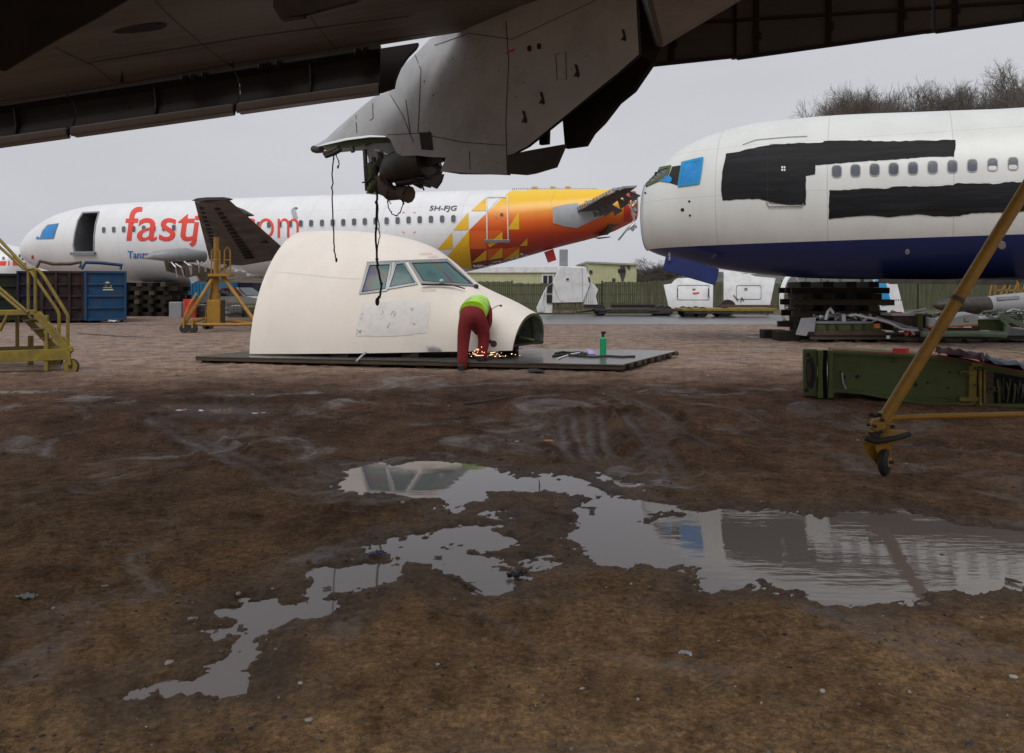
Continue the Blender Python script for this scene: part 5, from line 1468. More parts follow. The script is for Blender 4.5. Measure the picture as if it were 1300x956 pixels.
# ------------------------------------------------------------------ skips on the left
def skip(px0, px1, pyt, Y, mat, lab, rail=None, crest=False, cols=2, rows_=4):
    x0, x1 = (px0 - 650) / F * Y, (px1 - 650) / F * Y; zt = CAMZ - (pyt - HY) / F * Y
    s = thing("waste_skip", lab, "skip", ((x0 + x1) / 2, Y, 0), "steel waste skips in a row under the white airliner's nose")
    b = MB(); w_ = x1 - x0
    t_ = .06
    b.box(((x0 + x1) / 2, Y + .05, zt / 2 + .08), (w_, t_, zt - .16)); b.box(((x0 + x1) / 2, Y + 4.0, zt / 2 + .08), (w_, t_, zt - .16))
    b.box((x0 + .03, Y + 2, zt / 2 + .08), (t_, 3.85, zt - .16)); b.box((x1 - .03, Y + 2, zt / 2 + .08), (t_, 3.85, zt - .16)); b.box(((x0 + x1) / 2, Y + 2, .2), (w_ - .14, 3.8, .08))
    tag(b.build("bin_body", mat, s), kind=None)
    for i in range(cols + 1):
        MB().box((x0 + .06 + (w_ - .12) * i / cols, Y - .03, zt / 2 + .05), (.10, .11, zt - .12)).build("upright_rib", mat, s, bevel=.012)
    for j in range(rows_ + 1):
        z = .14 + (zt - .2) * j / rows_
        for i in range(cols):
            MB().box((x0 + .06 + (w_ - .12) * (i + .5) / cols, Y - .02, z), ((w_ - .12) / cols - .104, .075, .08)).build("cross_rib", mat, s, bevel=.01)
    for sx in (x0 + .2, x1 - .2): MB().box((sx, Y + 2, .06), (.12, 3.6, .12)).build("skid", M['darkmetal'], s)
    if rail:
        pts = [P(x, y, Y + .2) for x, y in rail]
        MB().tube(pts, .075, 6).build("cover_bar", M['rust'] if 'brown' in lab else mat, s)
    if crest:
        mm = M['cream']
        for poly in ([(133, 360), (135, 358), (137.5, 357.2), (139, 359), (138, 361.5), (135.5, 363.5), (133.5, 363)], [(139, 361), (141.5, 360.5), (142.5, 362.5), (140, 364.5)], [(131, 367), (143.5, 367), (143.5, 368.6), (131, 368.6)], [(131.5, 364.3), (142, 364.9), (142, 365.8), (131.5, 365.2)]):
            MB().prism([P(x, y, Y + .015) for x, y in poly], (0, -.012, 0)).build("crest", mm, s)
    s.rotation_euler = (0, 0, R(29)); s.scale = (.95, 1, 1)
    return s
skip(-46, 21, 347, 32.4, M['skipgreen'], "dark green waste skip at the left edge behind the yellow steps")
skip(22.5, 52, 344, 32.8, M['skipnavy'], "dark navy waste skip between the green skip and the brown one", cols=1)
skip(54, 105, 344, 32.2, M['skipbrown'], "brown rusty waste skip with a bent bar raised over its top", rail=[(51, 345), (57, 332), (72, 335.5), (92, 335), (105, 332.5), (103, 340)], cols=3)
skip(108.5, 159.5, 344, 32.6, M['skipblue'], "bright blue waste skip with a pale crest on its front", rail=[(109, 342), (114, 333.5), (132, 334), (158, 336.5), (155, 342)], crest=True, cols=1)

# ------------------------------------------------------------------ timber cribs under the airliners
tmesh = {}
def crib(lab, cx, cy, w_, dpt, zt, nl, seed, rot=0.0):
    r_ = random.Random(seed)
    c = thing("timber_crib", lab, "crib", (cx, cy, 0), None)
    lh = zt / nl
    first = None
    for j in range(nl):
        along = j % 2 == 0
        n_ = 4
        for i in range(n_):
            L = (w_ if along else dpt) * r_.uniform(.92, 1.22)
            off = ((i + .5) / n_ - .5) * (dpt if along else w_)
            if first is None:
                o = MB().box((cx, cy, 0), (1, .27, 1)).build("timber", M['timber'], c, bevel=.012); first = o
            else:
                o = first.copy(); COL.objects.link(o); o.parent = c
            sh = r_.uniform(-.09, .09)
            o.location = (sh if along else off, off if along else sh, lh * (j + .5))
            o.scale = (L, 1, lh * .985)
            o.rotation_euler = (0, 0, (0 if along else math.pi / 2) + r_.uniform(-.02, .02))
            if r_.random() < .2: o.material_slots[0].link = 'OBJECT'; o.material_slots[0].material = M['timber2']
    c.rotation_euler = (0, 0, rot)
    return c
g1 = P(198, HY, 41.2)
crib("stack of dark sleepers under the white airliner beside the blue skip", g1.x, 41.2, 2.7, 2.6, 1.72, 8, 3)
g2 = P(1058, HY, 20.6)
crib("tall stack of dark sleepers carrying the navy belly of the right airliner", P(1058, HY, 22.3).x, 22.4, 2.35, 1.9, 1.60, 10, 5, R(-10))
for i, (px, pyb, w_, d_, h_, lab) in enumerate(((985, 431, .62, .5, .26, "black timber block lying left of the scrap stack"), (1002, 434, .60, .5, .28, "black timber block against the grey board of the scrap stack"))):
    g = G(px, pyb)
    o = MB().box((g.x, g.y + .25, h_ / 2), (w_, d_, h_), Matrix.Rotation(.1 * i - .05, 3, 'Z')).build("timber_block", M['timber'], origin=g, bevel=.02)
    tag(o, lab, "timber block")

# ------------------------------------------------------------------ yellow wing jack on the left
def jack():
    Y = 26.4
    s = thing("wing_jack", "yellow tripod aircraft jack on castors under the dark wing", "jack", P(274, HY + CAMZ * F / Y, Y))
    def p(x, y, d=0): return P(x, y, Y + d)
    MB().tube([p(274.5, 412), p(274.5, 372)], .13, 10).build("cylinder", M['yellow'], s, smooth=50)
    MB().tube([p(274.5, 372), p(274.5, 301)], .085, 10).build("mast", M['yellow'], s, smooth=50)
    MB().tube([p(274.5, 301), p(274.5, 294.5)], .06, 8).build("jack_screw", M['darkmetal'], s)
    MB().box(p(273, 397, -.25), (.44, .3, .85)).build("pump_box", M['yellow'], s, bevel=.02)
    MB().box(p(281.5, 396, -.2), (.16, .26, .8)).build("control_panel", M['darkmetal'], s, bevel=.02)
    feet = [(233, 413, -1.0), (325, 410, -.6), (262, 404, 1.5)]
    for x, y, d in feet:
        MB().tube([p(272 if x < 270 else 282, 350, d * .12), p(x, y, d)], .065, 8).build("leg", M['yellow'], s, smooth=50)
    MB().tube([p(233, 412, -1.0), p(300, 412, -.7), p(325, 411, -.6)], .05, 8).build("base_bar", M['yellow'], s)
    MB().tube([p(233, 412, -1.0), p(262, 404, 1.5)], .05, 8).build("base_bar", M['yellow'], s)
    MB().tube([p(325, 411, -.6), p(262, 404, 1.5)], .05, 8).build("base_bar", M['yellow'], s)
    MB().tube([p(231, 411, -1.1), p(241, 386, -.9), p(250, 372, -.7)], .035, 6).build("brace", M['yellow'], s)
    MB().box(p(281, 349.5, -.1), (.72, .5, .09)).build("step_platform", M['yellow'], s, bevel=.01)
    for x0, x1 in ((268.2, 279.5), (284.5, 292.5)):
        MB().tube([p(x0, 349, -.3), p(x0 + .6, 318, -.3), p((x0 + x1) / 2, 314, -.3), p(x1 - .4, 318, -.3), p(x1, 349, -.3)], .025, 6).build("guard_hoop", M['yellow'], s)
        MB().tube([p(x0, 330, -.3), p(x1, 330, -.3)], .02, 6).build("guard_rail", M['yellow'], s)
    for x, y, d in ((234, 418, -1.1), (245, 418, -1.1), (262, 412, 1.2), (324, 416, -.6), (266, 410, 1.2)):
        c = p(x, y, d); c.z = .14
        wmb = MB().tube([c - Vector((.0, .05, 0)), c + Vector((0, .05, 0))], .14, 14).build("castor_wheel", M['rubber'], s, smooth=40)
        MB().bar(c + up * .02, c + up * .28, .05, .14).build("castor_fork", M['yellow'], wmb)
jack()

# ------------------------------------------------------------------ vehicles and stores behind the jack
def car():
    Y = 42.5
    c = thing("parked_car", "white car with a red framed windscreen parked under the airliner belly", "car", P(303, HY + CAMZ * F / Y, Y))
    o = Vector(c.location)
    def pt(x, y, z): return o + Vector((x, y, z))
    prof = [(-2.2, .35), (-2.25, .75), (-1.9, .95), (-1.05, 1.02), (-.35, 1.42), (.35, 1.46), (.95, 1.02), (1.9, .86), (2.2, .62), (2.15, .32)]
    v, f = [], []
    n = len(prof)
    for k, (yy, sc) in enumerate(((-.82, .9), (-.9, 1), (.9, 1), (.82, .9))):
        for x, z in prof:
            yin = yy * (1 - .22 * max(0, z - .95) / .5)
            v.append(pt(x * (1 if sc == 1 else .985), yin, .25 + (z - .25) * (1 if sc == 1 else .985)))
    for k in range(3):
        for i in range(n): f.append((k * n + i, k * n + (i + 1) % n, (k + 1) * n + (i + 1) % n, (k + 1) * n + i))
    f += [tuple(range(n)), tuple(3 * n + i for i in range(n))]
    link_mesh("body", v, f, M['carwhite'], c, smooth=32, bevel=.03)
    y_ = -.80
    MB().prism([pt(-.95, y_ + .02, 1.02), pt(-.38, y_ + .07, 1.36), pt(-.02, y_ + .08, 1.38), pt(-.02, y_ + .02, 1.0)], (0, -.05, 0)).build("side_window", M['carglass'], c)
    MB().prism([pt(.06, y_ + .02, 1.0), pt(.06, y_ + .08, 1.38), pt(.30, y_ + .08, 1.38), pt(.74, y_ + .02, 1.02)], (0, -.05, 0)).build("side_window", M['carglass'], c)
    MB().tube([pt(-1.0, y_ - .03, 1.02), pt(-.42, y_ + .03, 1.40), pt(.32, y_ + .03, 1.43), pt(.82, y_ - .03, 1.0)], .035, 6).build("window_trim", M['red'], c)
    MB().prism([pt(.40, -.55, 1.44), pt(.97, -.72, 1.04), pt(.97, .72, 1.04), pt(.40, .55, 1.44)], (.03, 0, .02)).build("windscreen", M['carglass'], c)
    MB().prism([pt(-.5, -.905, .55), pt(1.9, -.905, .5), pt(1.9, -.905, .66), pt(-.5, -.905, .74)], (0, -.012, 0)).build("body_stripe", M['cream'], c)
    for x in (-1.4, 1.4):
        q = pt(x, -.86, .33)
        w_ = MB().tube([q, q + Vector((0, .2, 0))], .33, 18).build("wheel", M['rubber'], c, smooth=40)
        MB().tube([q + Vector((0, -.01, 0)), q + Vector((0, .02, 0))], .2, 12).build("rim", M['metal'], w_)
    for x in (2.12,): MB().box(pt(x, -.6, .68), (.12, .35, .16)).build("headlight", M['glass'], c, bevel=.02)
    c.rotation_euler = (0, 0, R(-18))
car()
def container(px0, px1, pyt, Y, mat, lab):
    x0, x1 = (px0 - 650) / F * Y, (px1 - 650) / F * Y; zt = CAMZ - (pyt - HY) / F * Y
    s = thing("shipping_container", lab, "container", ((x0 + x1) / 2, Y + 3, 0))
    MB().box(((x0 + x1) / 2, Y + 3, zt / 2), (x1 - x0, 6, zt)).build("body", mat, s)
    m = MB(); k = x0 + .1
    while k < x1: m.box((k, Y - .03, zt / 2), (.09, .06, zt - .2)); k += .2
    tag(m.build("corrugation", mat, s), kind='stuff')
container(233, 262, 357, 47.5, M['bluecontainer'], "blue corrugated container just right of the sleeper stack")
container(262, 322, 352, 53, M['skipnavy'], "dark navy container behind the white car")
def cage(px0, px1, pyt, Y, lab, fill):
    x0, x1 = (px0 - 650) / F * Y, (px1 - 650) / F * Y; zt = CAMZ - (pyt - HY) / F * Y
    s = thing("cage_pallet", lab, "cage", ((x0 + x1) / 2, Y + .5, 0), "wire cage pallets behind the jack")
    MB().box(((x0 + x1) / 2, Y + .5, .09), (x1 - x0, 1.0, .14)).build("base", M['darkmetal'], s)
    MB().box(((x0 + x1) / 2, Y + .5, .2 + (zt - .3) / 2), ((x1 - x0) * .84, .82, zt - .3)).build("load", fill, s, bevel=.05)
    m = MB(); n_ = 10
    for i in range(n_ + 1): m.box((x0 + (x1 - x0) * i / n_, Y, (zt + .16) / 2), (.022, .022, zt - .14))
    for j in range(6): m.box(((x0 + x1) / 2, Y - .023, .2 + (zt - .24) * j / 5), (x1 - x0, .022, .022))
    tag(m.build("wire_mesh", M['darkmetal'], s), kind='stuff')
cage(289, 307, 385, 38.6, "wire cage pallet with a pale tank just right of the jack mast", M['panelwhite'])
cage(308, 325, 386, 38.8, "wire cage pallet with a yellow load next to the beige cockpit", M['cream'])
cage(244, 262, 384, 38.4, "wire cage pallet with a grey load left of the jack mast", M['greymetal'])
rdrum = P(241, HY, 38.0)
MB().tube([(rdrum.x, 38, .0), (rdrum.x, 38, .9)], .3, 14).build("red_drum", M['red'], origin=(rdrum.x, 38, 0), smooth=50)
tag(bpy.data.objects["red_drum"], "red drum behind the left leg of the yellow jack", "drum")
o = MB().box(P(224, 395, 38.6) + up * .0, (.62, .3, .9)).build("electrical_cabinet", M['greymetal'], origin=P(224, 407, 38.6), bevel=.03)
tag(o, "small grey cabinet at the foot of the sleeper stack near the blue skip", "cabinet")

# ------------------------------------------------------------------ cut pieces, trailers along the road
def trailer(px0, px1, pyd, Y, mat, lab, wheels, dk_=.14):
    x0, x1 = (px0 - 650) / F * Y, (px1 - 650) / F * Y; zd = CAMZ - (pyd - HY) / F * Y
    s = thing("flatbed_trailer", lab, "trailer", ((x0 + x1) / 2, Y + .9, 0), "flat trailers parked on the verge")
    MB().box(((x0 + x1) / 2, Y + .9, zd - dk_ / 2), (x1 - x0, 1.9, dk_)).build("bed", mat, s, bevel=.02)
    MB().box(((x0 + x1) / 2, Y + .04, zd - dk_ - .06), (x1 - x0 - .3, .08, .1)).build("side_rail", M['darkmetal'], s)
    for px in wheels:
        x = (px - 650) / F * Y
        for dy in (.12, 1.5):
            w_ = MB().tube([(x, Y + dy, .26), (x, Y + dy + .2, .26)], .26, 16).build("wheel", M['rubber'], s, smooth=40)
            MB().tube([(x, Y + dy - .012, .26), (x, Y + dy + .05, .26)], .13, 10).build("hub", M['rust'], w_)
        MB().box((x, Y + .9, .3), (.1, 1.5, .1)).build("axle", M['darkmetal'], s)
    MB().bar((x0 - .9, Y + .9, zd - .2), (x0, Y + .9, zd - .12), .08, .08).build("drawbar", M['darkmetal'], s)
    return s
trailer(756, 858, 392, 40.6, M['darkmetal'], "dark flatbed trailer in front of the fence beside the white cone", (764, 838, 848))
for (x0, x1, y, d, mt, lab) in ((742, 766, 390, .5, 'dark', "black sheet pile end on the dark trailer"), (778, 832, 389.4, .9, 'timber', "long dark beams stacked on the dark trailer")):
    xa, xb = (x0 - 650) / F * 41, (x1 - 650) / F * 41; z = CAMZ - (393 - HY) / F * 40.6 + .10
    o = MB().box(((xa + xb) / 2, 41.2 + d * .3, z + .06), (xb - xa, .5, .16)).build("beam_load", M[mt], origin=((xa + xb) / 2, 41.2, z - .02), bevel=.01)
    tag(o, lab, "beam")
trailer(866, 986, 391.5, 38.4, M['stairyellow'], "yellow flatbed trailer in front of the white door panels", (876, 893, 921))
o = MB().tube([((924 - 650) / F * 40.8, 40.75, .42), ((924 - 650) / F * 40.8, 40.98, .42)], .42, 20).build("spare_wheel", M['rubber'], origin=((924 - 650) / F * 40.8, 40.8, 0), smooth=40)
tag(o, "large black wheel standing behind the yellow trailer", "wheel")
o = MB().box(((955 - 650) / F * 38.8, 39.0, CAMZ - (390 - HY) / F * 38.8 + .05), (2.9, .35, .12)).build("beam_load", M['rust'], origin=((955 - 650) / F * 38.8, 39, .5))
tag(o, "rusty steel beam lying on the yellow trailer", "beam")

def slab_panel(name, lab, cat, poly, Y, thick, mat, curve=0.25):
    """upright skin panel, gently curved, standing on its lower edge"""
    pts = [P(x, y, Y) for x, y in poly]
    zb = min(p.z for p in pts)
    bm = flat_bm([poly]); grid_cut(bm, 5); bm.verts.index_update()
    ys = [y for x, y in poly]; y0, y1 = min(ys), max(ys)
    def back(x, y): t = (y - y0) / (y1 - y0); return Y + curve * (1 - t) ** 2 * 2
    n = len(bm.verts)
    v = [P(q.co.x, q.co.y, back(q.co.x, q.co.y)) for q in bm.verts]
    v2 = [p + Vector((0, thick, 0)) for p in v]
    f = [tuple(q.index for q in fc.verts) for fc in bm.faces]
    bd = [(e_.verts[0].index, e_.verts[1].index) for e_ in bm.edges if len(e_.link_faces) == 1]
    bm.free()
    s = thing(name, lab, cat, ((pts[0].x + pts[2].x) / 2, Y, 0))
    link_mesh("skin", v + v2, f + [tuple(i + n for i in reversed(q)) for q in f] + [(a, b, b + n, a + n) for a, b in bd], mat, s, smooth=35)
    # props to the ground
    xs = sorted(p.x for p in pts)
    if zb > .05:
        for x in (xs[0] + .4, xs[-1] - .4): MB().box((x, Y + thick / 2, zb / 2 + .02), (.1, .1, zb + .1)).build("prop", M['darkmetal'], s)
    for x in (xs[0] + .5, (xs[0] + xs[-1]) / 2, xs[-1] - .5): MB().bar((x, Y + thick + .05, zb + .1), (x, Y + .9, .02), .06, .06).build("rear_prop", M['darkmetal'], s)
    sh = type('S', (), {})(); sh.bvh = BVHTree.FromPolygons(v, f)
    return s, sh
def z4(pts): return [(820 + x * .1538, 330 + y * .1538) for x, y in pts]
pA, shA = slab_panel("door_panel", "white cut fuselage panel with a cargo door and a red plate", "fuselage panel", z4([(148, 205), (215, 195), (240, 165), (265, 150), (370, 148), (555, 205), (552, 400), (262, 415), (190, 395)]), 43.2, .12, M['panelwhite'])
decal(shA, None, "door_seam", M['logodark'], pA, .02, 8, bm=ring_bm(rrect(*z4([(390, 270)])[0], 41, 19, 2.5), rrect(*z4([(390, 270)])[0], 39.8, 17.8, 2.2)))
decal(shA, [z4([(385, 270), (440, 266), (440, 280), (388, 286)])], "red_plate", M['red'], pA, .02, 8)
decal(shA, [rrect(*z4([(396, 245)])[0], 4, 2, .8)], "door_latch", M['logodark'], pA, .02, 8)
for x in (262, 516): decal(shA, None, "door_hinge", M['darkmetal'], pA, .03, 8, bm=ribbon(z4([(x, 235), (x - 3, 310)]), 1.2))
pB, shB = slab_panel("door_panel", "white cut fuselage panel with a black latch square behind the yellow trailer", "fuselage panel", z4([(645, 85), (760, 105), (860, 118), (900, 135), (1070, 150), (1022, 385), (645, 385)]), 42.6, .12, M['panelwhite'])
decal(shB, None, "door_seam", M['logodark'], pB, .02, 8, bm=ring_bm(rrect(*z4([(848, 268)])[0], 32, 18, 2.5), rrect(*z4([(848, 268)])[0], 30.8, 16.8, 2.2)))
decal(shB, None, "latch_square", M['logodark'], pB, .02, 8, bm=ring_bm(rrect(*z4([(825, 243)])[0], 3.6, 3.2, .5), rrect(*z4([(825, 243)])[0], 1.4, 1.2, .3)))
for a, b in (((720, 290), (760, 340)), ((790, 310), (780, 350)), ((790, 310), (805, 340))):
    decal(shB, None, "torn_seal", M['dark'], pB, .05, 8, bm=ribbon(z4([a, b]), 1.0))
def zw(pts): return [(1010 + x * .1154, 340 + y * .1154) for x, y in pts]
pC, shC = slab_panel("fuselage_panel", "white and blue cut panel standing right of the tall sleeper stack", "fuselage panel", zw([(860, 130), (1005, 132), (1030, 180), (1120, 180), (1165, 360), (1197, 495), (1050, 555), (985, 555), (920, 420)]), 27.0, .10, M['panelwhite'], curve=.1)
decal(shC, [zw([(866, 136), (985, 136), (1055, 405), (920, 428)])], "blue_film", M['bluetape2'], pC, .015, 6)
for x in (1103, 1130, 1155): decal(shC, [rrect(*zw([(x, 355)])[0], 1.1, 2.0, .4)], "rivet_hole", M['dark'], pC, .015, 6)

def ring_nacelle():
    Y = 29.5
    c = P(1005, 383.5, Y); Rr = .86
    s = thing("engine_ring", "white round engine inlet ring standing on edge left of the sleeper stack", "engine part", (c.x, Y, 0))
    ax = Vector((math.cos(R(40)), -math.sin(R(40)), 0)); side = Vector((-ax.y, ax.x, 0))
    prof = [(0, 1.0), (-.06, 1.04), (-.05, 1.09), (.02, 1.12), (.10, 1.10), (.10, 1.02), (.02, .98)]
    v, f = [], []; N = 40; n = len(prof)
    cc = Vector((c.x, Y, Rr * 1.12))
    for i in range(N):
        a = 2 * math.pi * i / N
        for d, r_ in prof: v.append(cc - ax * d + (side * math.cos(a) + up * math.sin(a)) * (Rr * r_))
    for i in range(N):
        for k in range(n): f.append((i * n + k, i * n + (k + 1) % n, ((i + 1) % N) * n + (k + 1) % n, ((i + 1) % N) * n + k))
    link_mesh("lip", v, f, M['panelwhite'], s, smooth=40)
    for k in range(7):
        a = k * .9; q = cc + (side * math.cos(a) + up * math.sin(a)) * Rr * .7
        MB().tube([q, q + ax * .3 + up * .1, cc + ax * .35 + (side * math.cos(a + .9) + up * math.sin(a + .9)) * Rr * .8], .035, 6).build("duct_pipe", M['metal'], s)
    MB().tube([cc + ax * .05, cc + ax * .5], Rr * .55, 20).build("core_case", M['greymetal'], s, smooth=40)
    MB().box(cc - up * (Rr * 1.09), (.5, .7, .12)).build("chock", M['timber'], s)
ring_nacelle()

def cone_piece():
    Y = 44
    s = thing("cut_tail_cone", "white cut tail cone standing on a rusty trestle before the fence", "fuselage section", P(718, HY + CAMZ * F / Y, Y))
    def zz(pts): return [(660 + x * .1846, 300 + y * .1846) for x, y in pts]
    fr = zz([(275, 205), (450, 215), (480, 270), (487, 320), (435, 455), (222, 460), (228, 320)])
    F_ = [P(x, y, Y) for x, y in fr]
    bk = [p + Vector((.0, 1.6, -.1)) for p in F_]
    MB().add(F_ + bk, [tuple(range(7)), tuple(range(13, 6, -1))] + [(i, (i + 1) % 7, 7 + (i + 1) % 7, 7 + i) for i in range(7)]).build("skin", M['panelwhite'], s, bevel=.03)
    lf = zz([(228, 315), (180, 350), (145, 420), (112, 490), (122, 527), (222, 527)])
    MB().add([P(x, y, Y + .1) for x, y in lf] + [P(x, y, Y + 1.3) for x, y in lf], [tuple(range(6)), tuple(range(11, 5, -1))] + [(i, (i + 1) % 6, 6 + (i + 1) % 6, 6 + i) for i in range(6)]).build("torn_side_skin", M['panelwhite'], s)
    rt = zz([(487, 318), (512, 330), (537, 365), (522, 412), (537, 478), (440, 490), (437, 455)])
    MB().add([P(x, y, Y + .15) for x, y in rt] + [P(x, y, Y + 1.2) for x, y in rt], [tuple(range(7)), tuple(range(13, 6, -1))] + [(i, (i + 1) % 7, 7 + (i + 1) % 7, 7 + i) for i in range(7)]).build("torn_side_skin", M['panelwhite'], s)
    for k in range(5):
        MB().tube([P(*zz([(455 + k * 14, 340)])[0], Y + .1), P(*zz([(448 + k * 16, 480)])[0], Y + .08)], .03, 5).build("crease", M['panelwhite'], s)
        MB().tube([P(*zz([(170 - k * 3, 380 + k * 10)])[0], Y + .05), P(*zz([(128 + k * 9, 520)])[0], Y + .05)], .03, 5).build("crease", M['panelwhite'], s)
    for q in (zz([(190, 345), (224, 322), (222, 388), (183, 388)]), zz([(184, 402), (222, 402), (221, 458), (184, 458)])):
        MB().prism([P(x, y, Y + .02) for x, y in q], (0, .1, 0)).build("window_opening", M['dark'], s)
    MB().prism([P(x, y, Y - .03) for x, y in zz([(468, 280), (480, 283), (486, 316), (474, 314)])], (0, .06, 0)).build("latch_opening", M['dark'], s)
    MB().prism([P(x, y, Y - .02) for x, y in zz([(318, 288), (338, 288), (338, 305), (318, 305)])], (0, .03, 0)).build("emblem_patch", M['rust'], s)
    MB().prism([P(x, y, Y - .016) for x, y in zz([(310, 284), (346, 284), (346, 309), (310, 309)])], (0, .03, 0)).build("emblem_plate", M['white'], s)
    for sm in ([(225, 320), (265, 430), (300, 455)], [(430, 220), (432, 450)]):
        MB().tube([P(x, y, Y - .005) for x, y in zz(sm)], .012, 4).build("skin_seam", M['greymetal'], s)
    legs = [(232, 462, 228, 545), (262, 462, 272, 545), (262, 462, 250, 545), (380, 462, 392, 545), (380, 462, 372, 545), (415, 462, 424, 545)]
    for x0, y0, x1, y1 in legs:
        for d in (0, 1.2):
            a, b = P(*zz([(x0, y0)])[0], Y + d), P(*zz([(x1, y1)])[0], Y + d); b.z = max(b.z, 0)
            MB().bar(a, b, .05, .05).build("trestle_leg", M['rust'], s)
    for (x0, y0, x1, y1) in ((222, 460, 430, 456), (268, 520, 370, 480), (268, 480, 370, 520)):
        MB().bar(P(*zz([(x0, y0)])[0], Y - .06), P(*zz([(x1, y1)])[0], Y - .06), .05, .05).build("trestle_bar", M['rust'], s)
cone_piece()

# ------------------------------------------------------------------ scrap stack below the navy airliner
Ys = 20.6
def sp(x, y, d=0): return P(x, y, Ys + d)
def one(o, lab, cat): return tag(o, lab, cat)
sk = thing("scrap_pallet", "long low timber pallet under the heap of aircraft scrap", "pallet", G(1170, 437))
for j, d in enumerate((0, .75, 1.5)):
    for (a, b) in ((1028, 1160), (1160.5, 1330)):
        A_, B_ = sp(a, 430, d), sp(b, 430, d); A_.z = B_.z = .13
        MB().bar(A_, B_, .1, .07).build("bearer", M['timber2'], sk, bevel=.006)
for x in range(1034, 1330, 27):
    A_, B_ = sp(x, 434, .0), sp(x, 434, 1.6); A_.z = B_.z = .045
    MB().bar(A_ - Vector((0, .05, 0)), B_, .12, .09).build("block", M['timber'], sk)
for j in range(6):
    A_, B_ = sp(1026, 427, .05 + j * .3), sp(1330, 427, .05 + j * .3); A_.z = B_.z = .185
    MB().bar(A_, B_, .2, .025).build("deck_board", M['timber'], sk)
def scrap(name, lab, cat, builder, mat, **kw):
    m = MB(); builder(m)
    zc = min(v.z for v in m.v); xm = sum(v.x for v in m.v) / len(m.v); ym = sum(v.y for v in m.v) / len(m.v)
    return tag(m.build(name, mat, origin=(xm, ym, zc), **kw), lab, cat)
def pbox(m, x0, y0, x1, y1, d0, d1):
    a, b = sp(x0, y1, d0), sp(x1, y0, d0)
    m.hexa([a, Vector((b.x, a.y, a.z)), Vector((b.x, a.y + d1 - d0, a.z)), Vector((a.x, a.y + d1 - d0, a.z))], [Vector((a.x, a.y, b.z)), b, b + Vector((0, d1 - d0, 0)), Vector((a.x, a.y + d1 - d0, b.z))])
scrap("grey_board", "grey slanting metal board leaning at the left end of the scrap heap", "metal sheet", lambda m: m.prism([sp(1019, 404, -.1), sp(1036, 403, -.1), sp(1034, 421, -.1), sp(1026, 421, -.1), sp(1024, 426.5, -.1), sp(1012, 425, -.1)], (0, .12, 0)), M['greymetal'])
gb = thing("wing_spar", "green wing spar beam with grey rail and pipes on top, left in the scrap heap", "aircraft part", sp(1078, 425))
m = MB(); pbox(m, 1036, 411, 1120, 420, .1, .6); m.build("web", M['greenprimer'], gb, bevel=.01)
m = MB(); pbox(m, 1036, 408, 1108, 411, .05, .65); m.build("upper_rail", M['greymetal'], gb, bevel=.006)
m = MB(); pbox(m, 1032, 420, 1124, 426, .0, .7); m.build("lower_plank", M['rust'], gb, bevel=.01)
for x in (1050, 1062, 1082, 1096): m = MB(); pbox(m, x, 412, x + 3, 419.5, .05, .1); m.build("rib_clip", M['darkmetal'], gb)
r9 = random.Random(9)
for k in range(26):
    x = 1036 + k * 2.7; y = 401 + r9.uniform(-4, 3) + max(0, (k - 10)) * .18
    a = sp(x + r9.uniform(-6, 2), y + r9.uniform(-1, 5), .2 + r9.uniform(-.1, .3)); b = sp(x + r9.uniform(2, 14), y + r9.uniform(-2, 5), .25 + r9.uniform(-.1, .3))
    MB().tube([a, a.lerp(b, .5) + Vector((0, 0, r9.uniform(-.05, .12))), b], r9.uniform(.018, .04), 6).build("pipe", (M['metal'], M['metal'], M['greymetal'], M['panelwhite'])[k % 4], gb, smooth=60)
MB().tube([sp(1048, 406, .2), sp(1051, 396, .2), sp(1054, 391.5, .2), sp(1058, 398, .2)], .04, 6).build("pipe_elbow", M['panelwhite'], gb, smooth=60)
m = MB(); pbox(m, 1069, 398, 1074.5, 409, .1, .3); m.build("actuator_bracket", M['metal'], gb, bevel=.02)
m = MB(); pbox(m, 1110, 411, 1117, 416.5, .02, .1); m.build("orange_tag", M['orange'], gb)
scrap("scrap_hose", "long pale hose curling down over the middle of the scrap heap", "hose", lambda m: m.tube([sp(1078, 401, 0), sp(1086, 399.5, -.05), sp(1100, 403, -.1), sp(1113, 405, -.1), sp(1130, 410, -.15), sp(1146, 418, -.15), sp(1170, 420, -.1)], .035, 7), M['panelwhite'], smooth=60)
scrap("scrap_hose", "second grey hose lying under the pale curling hose", "hose", lambda m: m.tube([sp(1112, 403, 0), sp(1124, 407, -.05), sp(1138, 411, -.1), sp(1156, 417, -.1), sp(1178, 419, 0)], .045, 7), M['greymetal'], smooth=60)
bx = thing("metal_box", "rusty grey metal box with a white and red strip in the scrap heap", "box", sp(1150, 422))
m = MB(); pbox(m, 1134, 401, 1166, 420, .1, .8); m.build("shell", M['rust'], bx, bevel=.02)
m = MB(); pbox(m, 1133, 397.5, 1165, 401, .08, .8); m.build("top_strip", M['panelwhite'], bx, bevel=.01)
m = MB(); pbox(m, 1138, 396.2, 1146, 397.6, .1, .4); m.build("red_strip", M['red'], bx)
m = MB(); pbox(m, 1136, 414, 1164, 418.5, .06, .1); m.build("lower_strip", M['panelwhite'], bx)
scrap("green_post", "short green upright post between the rusty box and the yellow leg", "post", lambda m: pbox(m, 1165.5, 398, 1172, 424, -.05, .2), M['greenprimer'], bevel=.01)
scrap("dark_box", "dark slotted box just left of the white panel with orange edge", "box", lambda m: pbox(m, 1173, 399, 1184, 417, .1, .7), M['darkmetal'], bevel=.02)
fp = thing("flap_panel", "white curved flap panel with an orange lower edge in the scrap heap", "aircraft part", sp(1212, 420))
